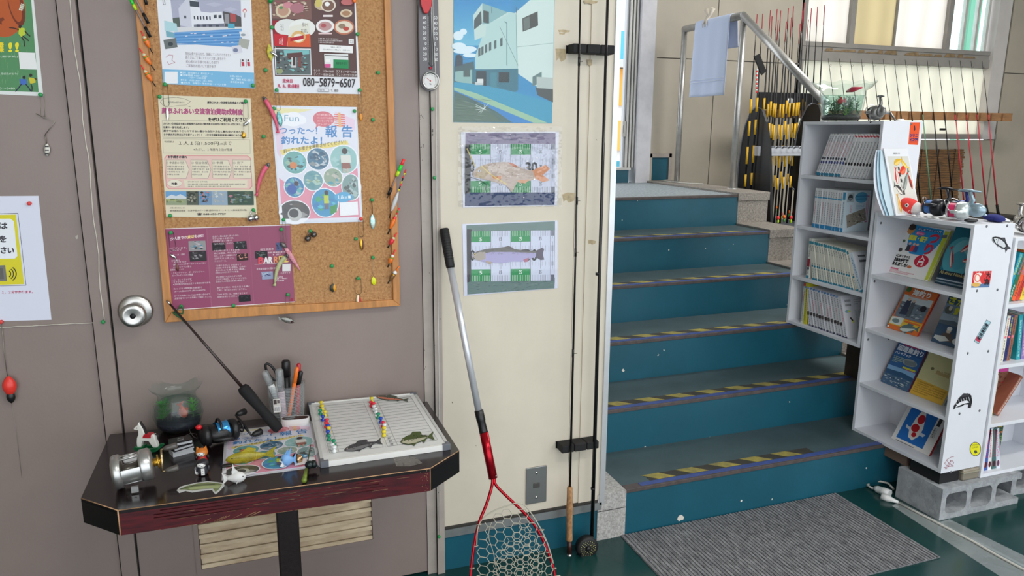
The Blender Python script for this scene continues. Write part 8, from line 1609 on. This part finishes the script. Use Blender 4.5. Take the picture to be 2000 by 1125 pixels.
b = MB(); hexnet(b, rim, 21, .045, .004, .02); tag(b.build('mesh_bag', MESHM, net), kind='stuff')
inner = [(1020, 1010), (1050, 1040), (1070, 1090), (1076, 1150), (1060, 1230), (1000, 1250), (965, 1200), (968, 1100), (985, 1060), (1015, 1040)]
b = MB(); hexnet(b, inner, 14, .02, -.03, -.1, .0009); tag(b.build('mesh_bag', MESHM, net), kind='stuff')
b = MB(); b.tube([Np(x, y, .004) for x, y in smooth([(930, 1065), (934, 1025), (955, 1002), (990, 987), (1018, 983), (1042, 1010), (1066, 1055), (1080, 1100)])], .0018, 6); b.tube([Np(x, y, .010) for x, y in smooth([(958, 1018), (952, 1045), (962, 1080), (970, 1130)])], .0012, 5); b.tube([Np(x, y, .03) for x, y in smooth([(925, 1118), (960, 1126), (1010, 1120), (1060, 1122), (1086, 1118)])], .002, 6); b.build('mesh_rim', MESHM, net)
for k, (x, y) in enumerate([(936, 1024), (1058, 1035), (1070, 1078), (929, 1066), (1082, 1110), (922, 1110)]): b = MB(); b.tor(Np(x, y), (0, .3, 1), .0062, .0013, 12, 5); b.build('mesh_loop', MESHM, net)
# two rods held in foam brackets on the cream wall
RY = -.034; BLKR = mat('rod_black', (24, 23, 24), .22)
def bracket(label, x0, x1, y0, y1, xo):
    Y_ = -.046 if y0 > 500 else -.03; a, c = Wl(x0, y0, Y_), Wl(x1, y1, Y_); zm = (Wl(x0, (y0+y1)/2, Y_).z+Wl(x1, (y0+y1)/2, Y_).z)/2; t = thing('rod_bracket', label, 'rod holder', ((a.x+c.x)/2, -.02, zm), 'black foam rod brackets')
    h = .0125; w_ = (c.x-a.x)/3
    for k in range(3): b = MB(); b.bbox(a.x+k*w_+.0008, a.x+(k+1)*w_-.0008, -.046+.004*k*0, -.003, zm-h, zm+h, .003); b.build('foam_block', mat('bracket_foam', (26, 25, 26), .8), t)
    b = MB(); b.box(a.x-.002, c.x+.002, -.003, 0.0, zm-h*.9, zm+h*.9); b.build('back_plate', BLKP, t)
bracket('upper black foam rod bracket near the top of the cream wall', 1115, 1196, 86, 107, 0); bracket('lower black foam rod bracket above the cork grip', 1098, 1170, 868, 880, 0)
R1 = lambda px, py: Wl(px, py, RY-.016)
t = thing('fly_rod', 'slim black fly rod with a cork grip held in the foam brackets', 'fishing rod', R1(1112, 1100))
b = MB(); b.tube([R1(1134.5, -60), R1(1124, 500), R1(1113, 952)], [.0024, .0030, .0040], 10); b.build('blank', BLKR, t)
for px, py, s_ in ((1131, 120, 1), (1126.5, 392, 1), (1124, 493, 1), (1119, 690, 1.3)):
    b = MB(); q = R1(px, py); b.tube([q+Vector((0, 0, .012)), q-Vector((0, 0, .012))], .0038, 8); b.tor(q+Vector((.006*s_, -.003, 0)), (0, .2, 1), .0036*s_, .0005, 12, 5); b.build('line_guide', BLKP, t)
CK = mat('cork_grip', (196, 150, 104), .7, var2=(140, 98, 62), vscale=140, stretch=(1, 1, .6))
b = MB(); A, B = R1(1113, 950), R1(1112, 1056); d_ = B-A; b.tube([A+d_*u for u in (0, .03, .2, .4, .6, .85, .97, 1)], [.0062, .0092, .0096, .0108, .0098, .0096, .0108, .0095], 18); b.build('cork_handle', CK, t)
b = MB(); b.tube([R1(1112, 1055), R1(1112, 1081)], .0082, 14); b.build('reel_seat', mat('seat_brown', (58, 28, 22), .3), t)
b = MB(); b.tube([R1(1112, 1081), R1(1112, 1086), R1(1111.5, 1094), R1(1111.5, 1096), R1(1111, 1104)], [.0086, .0086, .0066, .0044, .0062], 14); b.build('seat_ring', STEEL, t)
R2 = lambda px, py: Wl(px, py, RY-.010)
t = thing('centrepin_rod', 'thicker black rod with a round perforated reel at its foot beside the cork gripped rod', 'fishing rod', R2(1156, 1048))
b = MB(); b.tube([R2(1188.5, -60), R2(1170, 560), R2(1156, 1052)], [.0040, .0052, .0066], 12); b.build('blank', BLKR, t)
b = MB(); q = R2(1166.5, 535); b.tube([q+Vector((0, 0, .004)), q-Vector((0, 0, .004))], .0056, 12); q = R2(1158, 954); b.tube([q+Vector((0, 0, .003)), q-Vector((0, 0, .003))], .007, 12); b.build('ring', BLKP, t)
c = Wl(1146, 1068, -.062); ax = Vector((-.08, -1, .05)); rl = thing('centrepin_reel', 'round black perforated fly reel at the bottom of the thick rod', 'fishing reel', c)
b = MB(); b.lathe([(0, .012), (.030, .012), (.0345, .010), (.0365, .006), (.0365, -.012), (.033, -.014), (0, -.014)], c, ax, 40); b.build('reel_frame', mat('reel_black2', (16, 16, 17), .55), rl)
b = MB(); u = ax.normalized().orthogonal().normalized(); v = ax.normalized().cross(u)
for rr_, n in ((.0135, 10), (.019, 14), (.0245, 20)):
    for k in range(n): a = 2*math.pi*(k+.5*(rr_ > .02))/n; b.lathe([(0, .0126), (.0012, .0126)], c+(u*math.cos(a)+v*math.sin(a))*rr_, ax, 8)
tag(b.build('perforations', mat('line_showing_yellow', (196, 196, 120), .5), rl), kind='stuff')
b = MB(); b.lathe([(0, .018), (.006, .018), (.008, .013), (.008, .012)], c, ax, 16); b.tube([c+ax.normalized()*.012+u*.028-v*.006, c+ax.normalized()*.026+u*.028-v*.006], .004, 10); b.build('spool_cap', BLKP, rl)
# ---- handrail
HX = 2.694; SS = mat('stainless_rail', (196, 194, 190), .32, .6, var=.1, vscale=30)
t = thing('handrail', 'stainless tube handrail on the right side of the stairs', 'handrail', (HX, 1.64, 1.0))
b = MB(); b.tube([(HX, 2.236, 1.967), (HX, 2.0, 1.969), (HX, 1.648, 1.973)], .021, 14); b.build('top_rail', SS, t)
b = MB(); b.tube([(HX, 1.648, 1.973), (HX, .952, 1.478)], .021, 14); b.ell((HX, 1.648, 1.973), .0212, 14); b.ell((HX, .952, 1.478), .0212, 14); b.build('sloping_rail', SS, t)
for y, z0, z1 in ((2.236, 1.012, 1.967), (1.640, 1.012, 1.973), (.952, .679, 1.478)):
    b = MB(); b.tube([(HX, y, z0), (HX, y, z1)], .018, 14); b.lathe([(.018, .006), (.03, .004), (.032, 0)], (HX, y, z0), (0, 0, 1), 20); b.build('post', SS, t)
b = MB(); b.ell((HX, 2.236, 1.967), .0212, 14); b.build('corner_joint', SS, t)
# ---- towel over the top rail
TWM = mat('white_towel', (206, 216, 240), .95, bump=.3, bscale=500)
y0, y1 = at(1357, 60, 0, HX-.025).y, at(1424, 45, 0, HX-.025).y
t = thing('towel', 'white hand towel hanging over the handrail under a clothes peg', 'towel', (HX, (y0+y1)/2, 1.99)); vs = []; fs = []; NU, NV = 26, 34
zb0 = at(1358, 190, 0, HX-.03).z; zb1 = at(1424, 185, 0, HX-.03).z
for i in range(NV+1):
    for j in range(NU+1):
        u = j/NU; v = i/NV; zb = zb0+(zb1-zb0)*u
        if v < .62: q = v/.62; z = zb+(1.972-zb)*q; x = HX-.0245-.012*(1-q)*(1+.4*math.sin(u*9+1))-.004*math.sin(u*17)*(1-q*.6)
        elif v < .76: a = (v-.62)/.14*math.pi; z = 1.972+.0245*math.sin(a); x = HX-.0245*math.cos(a)
        else: q = (v-.76)/.24; z = 1.972-.16*q; x = HX+.0245+.012*q*(1+.5*math.sin(u*7))
        y = y0+(y1-y0)*u+(.010 if v < .62 else -.012)*(1-u)*0+(.012*u*(v > .7))*-1; vs.append((x, y, z))
for i in range(NV):
    for j in range(NU): a = i*(NU+1)+j; fs.append((a, a+1, a+NU+2, a+NU+1))
o = MB().add(vs, fs, 0, True).build('cloth', TWM, t); sm = o.modifiers.new('s', 'SOLIDIFY'); sm.thickness = .003
b = MB()
for dz in (.10, .085): b.tube([(HX-.0405-.003*math.sin(k*.9), y0+(y1-y0)*k/12, zb0+dz+(zb1-zb0)*k/12) for k in range(13)], .0016, 5)
b.build('hem_band', mat('towel_band', (226, 232, 244), .8), t)
yc = at(1385, 40, 0, HX).y; t = thing('clothes_peg', 'beige plastic clothes peg clipping the towel to the rail', 'clothes peg', (HX, yc, 1.99)); PG = mat('peg_beige', (206, 196, 180), .5)
for sg in (-1, 1): b = MB(); b.tube([(HX-.012*sg*0, yc+.035*sg, 2.052), (HX-.004, yc+.012*sg, 2.015), (HX-.02, yc+.003*sg, 1.99), (HX-.032, yc+.016*sg, 1.965), (HX-.034, yc+.012*sg, 1.945)], [.014, .009, .009, .004, .003], 8); b.build('peg_arm', PG, t)
b = MB(); b.tor((HX-.006, yc, 2.005), (0, 0, 1), .008, .002, 12, 5); b.build('spring', STEEL, t)
t = thing('thin_hose', 'thin white cord lying on the curb at the foot of the handrail', 'cord', (HX-.05, 2.2, 1.012)); b = MB(); b.tube([(HX+.02, 2.38, 1.016), (HX-.06, 2.33, 1.016), (HX-.05, 2.1, 1.016), (HX+.03, 1.98, 1.016)], .004, 6); b.build('hose_run', CW, t)
# ---- black rod rack with yellow handled rods
rk = thing('rod_rack', 'black rod rack with curved end panels standing right of the stairs', 'rod rack', (3.2, 1.9, 0)); RB = mat('rack_black', (20, 20, 22), .4); RG = mat('rack_grey', (120, 124, 132), .35, .3)
def fin(outl, X, nm):
    pts = [onp(px, py, (X, 0, 0), Vector((1, 0, 0))) for px, py in outl]; MB().prism(pts, (.018, 0, 0)).build('end_panel', RB, rk)
    return pts
f1 = fin([(1477, 209), (1467, 218), (1456, 245), (1448, 280), (1442, 325), (1440, 362), (1441, 420), (1505, 450), (1504, 350), (1502, 290), (1496, 238), (1488, 214)], 3.0, 'l')
b = MB(); b.tube(f1[:7], .006, 6); b.build('panel_trim', RG, rk)
f2 = fin([(1586, 202), (1577, 208), (1566, 230), (1556, 262), (1551, 300), (1543, 322), (1540, 345), (1544, 362), (1552, 371), (1548, 420), (1538, 500), (1540, 560), (1600, 560), (1609, 400), (1609, 240), (1598, 205)], 3.42, 'r')
b = MB(); b.tube(f2[:9], .006, 6); b.build('panel_trim', RG, rk)
MB().box(3.0, 3.44, 1.72, 2.12, 0, .70).build('plinth', RB, rk)
MB().bbox(3.018, 3.42, 1.72, 2.12, .70, .765, .01).build('tray', mat('tray_grey', (84, 90, 100), .4), rk)
zb = at(1500, 295, 1, 1.83).z
b = MB(); b.bbox(2.985, 3.42, 1.80, 1.86, zb-.03, zb+.03, .004); b.build('rod_bar', mat('bar_white', (186, 188, 194), .4), rk)
for k in range(9): x = 3.03+.045*k; b = MB(); b.tube([(x-.015, 1.79, zb+.018), (x-.015, 1.775, zb+.028), (x+.008, 1.775, zb+.028)], .005, 6); b.build('rod_hook', RG, rk)
za, zc = at(1540, 181, 1, 2.1).z, at(1540, 214, 1, 2.1).z
b = MB(); b.bbox(at(1483, 200, 1, 2.1).x, at(1602, 200, 1, 2.1).x, 2.1, 2.12, zc, za, .004); b.build('header_board', RB, rk)
b = MB(); q = at(1543, 198, 1, 2.098); b.lathe([(0, .002), (.034, .002), (.035, 0)], (0, 0, 0), (0, -1, 0), 24, M=Matrix.Translation(q) @ Matrix.Diagonal((1, 1, .62, 1))); b.build('oval_badge', mat('badge_silver', (190, 190, 190), .3, .3), rk)
MB().box(3.19, 3.30, 2.08, 2.10, .765, 1.30).build('bamboo_panel', mat('bamboo_brown', (120, 84, 46), .7, var=.4, vscale=30), rk)
YH = mat('yellow_handle', (226, 176, 36), .45)
bands = [at(1467, v, 1, 1.9).z for v in (196, 223, 238, 267, 288, 321, 341, 364)]
def hrod(px, yy, tippx, tippy, k, small=False):
    base = at(px, 196, 1, yy); top = at(tippx, tippy, 1, yy); dz = (random.uniform(-.02, .02)) + (yy-1.9)*.05
    t = thing('tenkara_rod', None, 'fishing rod', (base.x, yy, .77), 'yellow handled rods in the rack'); X = base.x
    b = MB(); b.tube([(X, yy, .766), (X, yy, bands[0]+dz), (X+(top.x-X)*.5, yy, (bands[0]+top.z)/2), (top.x, yy, top.z)], [.0065, .0055, .0032, .0016], 6); b.build('blank', BLKR, t)
    b = MB()
    for a, c in ((0, 1), (2, 3), (4, 5), (6, 7)): b = MB(); b.tube([(X, yy, bands[c]+dz), (X, yy, bands[a]+dz)], .0066 if not small else .005, 8); b.build('yellow_sleeve', YH, t)
    b = MB(); tz = top.z; b.tube([(top.x-(top.x-X)*.1, yy, tz-.12), (top.x, yy, tz+.0)], .0028, 5); b.build('red_tip', mat('tip_red', (150, 34, 50), .4), t)
    q = (X+.012, yy-.02, .80+random.uniform(0, .06)); b = MB(); b.ell(q, (.011, .011, .013), 8); b.build('float_top', [FO, FR][k % 2], t); b = MB(); b.ell((q[0]+.002, q[1], q[2]-.022), (.007, .007, .014), 8); b.build('float_body', [GRD, FYY][k % 2], t); return t
cnt = 0
for px, tx, ty in [(1467, 1479, 28), (1479, 1490, 27), (1493, 1505, 20), (1506, 1518, 18), (1516, 1525, 21), (1531, 1540, 16), (1543, 1550, 12), (1557, 1568, 21)]:
    t = hrod(px, 1.85, tx, ty, cnt); tag(t, '%s yellow handled rod from the left in the front of the rod rack' % ORD[cnt]); cnt += 1
c2_ = 0
for px, tx, ty in [(1501, 1508, 32), (1512, 1520, 40), (1525, 1536, 42), (1537, 1546, 34), (1551, 1563, 46), (1561, 1571, 5)]:
    t = hrod(px, 2.0, tx, ty, cnt+c2_); tag(t, '%s yellow handled rod from the left in the back line of the rod rack' % ORD[c2_]); c2_ += 1
for k, (px, tx, ty) in enumerate([(1568, 1579, 38), (1574, 1585, 16), (1587, 1597, 13), (1600, 1611, 10)]):
    t = hrod(px, 2.08 if px < 1595 else 2.08, tx, ty, k, True); tag(t, '%s thin dark tipped rod from the left standing before the window' % ORD[k])
t = thing('black_wrap', 'black cloth strap wrapped around a rod tip below the handrail', 'strap', at(1487, 128, 1, 1.83)); q = [at(x, y, 1, 1.835) for x, y in ((1473, 110), (1484, 105), (1497, 139), (1488, 147))]; MB().prism(q, (0, .008, 0)).build('strap_cloth', mat('strap_black', (18, 18, 20), .8), t)
t = thing('dotted_float', 'white and red dotted stick float hanging in the rod rack', 'fishing float', at(1478, 155, 1, 1.83)); b = MB()
for k in range(12): b.cyl(at(1478.5-k*.06, 134+k*4, 1, 1.83), at(1478.4-k*.06, 137.6+k*4, 1, 1.83), .0042, n=6, mi=k % 2)
b.build('banded_stem', [WHP, FR], t)
# ---- wooden rod rail at the window with slim rods
YRL = 2.2; zr1 = at(1800, 218, 1, YRL).z; zr0 = zr1-.060
rr = thing('rod_rail', 'long honey wood rod rail of notched blocks across the window', 'rod rail', (4.6, YRL, zr0)); x = 3.36; nblk = 0; WD = mat('rail_wood', (176, 128, 86), .55, var=.2, vscale=8, stretch=(1, 1, 4)); pitch = (at(1930, 222, 1, YRL).x-at(1908, 222, 1, YRL).x)
xe = at(1978, 222, 1, YRL).x; 
MB().box(3.36, xe, YRL+.012, YRL+.03, zr0+.006, zr1-.006).build('backing_strip', mat('rail_wood_dark', (110, 72, 44), .6), rr)
xr = at(1930, 222, 1, YRL).x; k = 0; X = xr+pitch*2.1
while X-pitch > 3.36:
    MB().bbox(X-pitch+.010, X-.010, YRL-.02, YRL+.013, zr0, zr1, .002).build('wood_block', WD, rr); X -= pitch
for x_ in (3.40, xe-.05): MB().box(x_-.02, x_+.02, YRL+.03, YB, zr0+.01, zr1-.01).build('wall_bracket', WD, rr)
RCOL = {'red': mat('rod_red', (206, 50, 70), .35), 'black': BLKR, 'green': mat('rod_green', (110, 160, 130), .4)}
for k in range(15):
    mpx = 1930-21.3*k; col = ['red', 'red', 'red', 'red', 'black', 'black', 'green'][k] if k < 7 else 'black'; yy = YRL-.028
    A = at(mpx-12-(k*.15), 119-k*.35, 1, yy); B = at(mpx, 224, 1, yy); C_ = at(mpx+17, 400, 1, yy); D_ = B+(C_-B)*1.15; D_.z = C_.z-.08
    t = thing('slim_rod', '%s slim %s rod from the right in the wooden window rail' % (ORD[k], col), 'fishing rod', D_, 'slim rods in the wooden rail')
    b = MB(); b.tube([A, B], [.0016, .0026], 6); b.build('tip_section', BLKR, t); b = MB(); b.tube([B, C_], [.0034, .0058], 8); b.build('butt_section', RCOL[col], t); b = MB(); b.tube([C_, D_], [.0095, .011], 10); b.build('handle', FOAM, t)
    b = MB(); q = B+(C_-B)*.06; b.tube([q+Vector((0, 0, .006)), q-Vector((0, 0, .006))], .0045, 6); q = A+(B-A)*.12; b.tor(q+Vector((.008, -.004, 0)), (0, 1, .3), .007, .0008, 8, 4); b.build('line_guide', BLKP, t)
ledge = thing('rod_shelf', 'low dark shelf carrying the slim rods behind the white shelves', 'shelf', (4.9, 2.2, 0)); zl = at(1900, 400, 1, 2.17).z-.09; MB().box(3.9, 5.75, 2.1, 2.42, zl-.02, zl).build('board', mat('shelf_dark', (60, 56, 52), .6), ledge)
for x_ in (3.95, 5.7): MB().box(x_-.02, x_+.02, 2.1, 2.4, 0, zl-.02).build('side', mat('shelf_dark', (60, 56, 52), .6), ledge)
t = thing('small_clip', 'small black clip on a rod line below the wooden rail', 'clip', at(1845, 253, 1, 2.15)); a = at(1836, 251, 1, 2.15); MB().bbox(a.x, a.x+.05, 2.145, 2.155, a.z-.014, a.z+.002, .002).build('clip_body', BLKP, t)
# ---- bamboo blind on the wall
bx0, bx1 = at(1740, 350, 1, 2.41).x, at(1876, 350, 1, 2.41).x; bz1, bz0 = at(1840, 291, 1, 2.41).z, at(1840, 445, 1, 2.41).z
t = thing('bamboo_blind', 'brown woven bamboo blind hanging on the wall under the window', 'blind', ((bx0+bx1)/2, 2.41, bz0)); BMB = mat('bamboo_slat', (136, 100, 62), .6, var2=(84, 56, 32), vscale=16, stretch=(1, 1, 5)); ns = 34
for k in range(ns):
    z = bz0+(bz1-bz0)*k/ns; MB().box(bx0, bx1+random.uniform(-.01, .015), 2.408, 2.414+random.uniform(0, .002), z, z+(bz1-bz0)/ns*.86).build('slat', BMB, t)
b = MB()
for u in (.15, .38, .62, .86): b.box(bx0+(bx1-bx0)*u, bx0+(bx1-bx0)*u+.006, 2.404, 2.418, bz0, bz1)
b.build('binding_cord', mat('cord_dark', (60, 44, 30), .8), t)
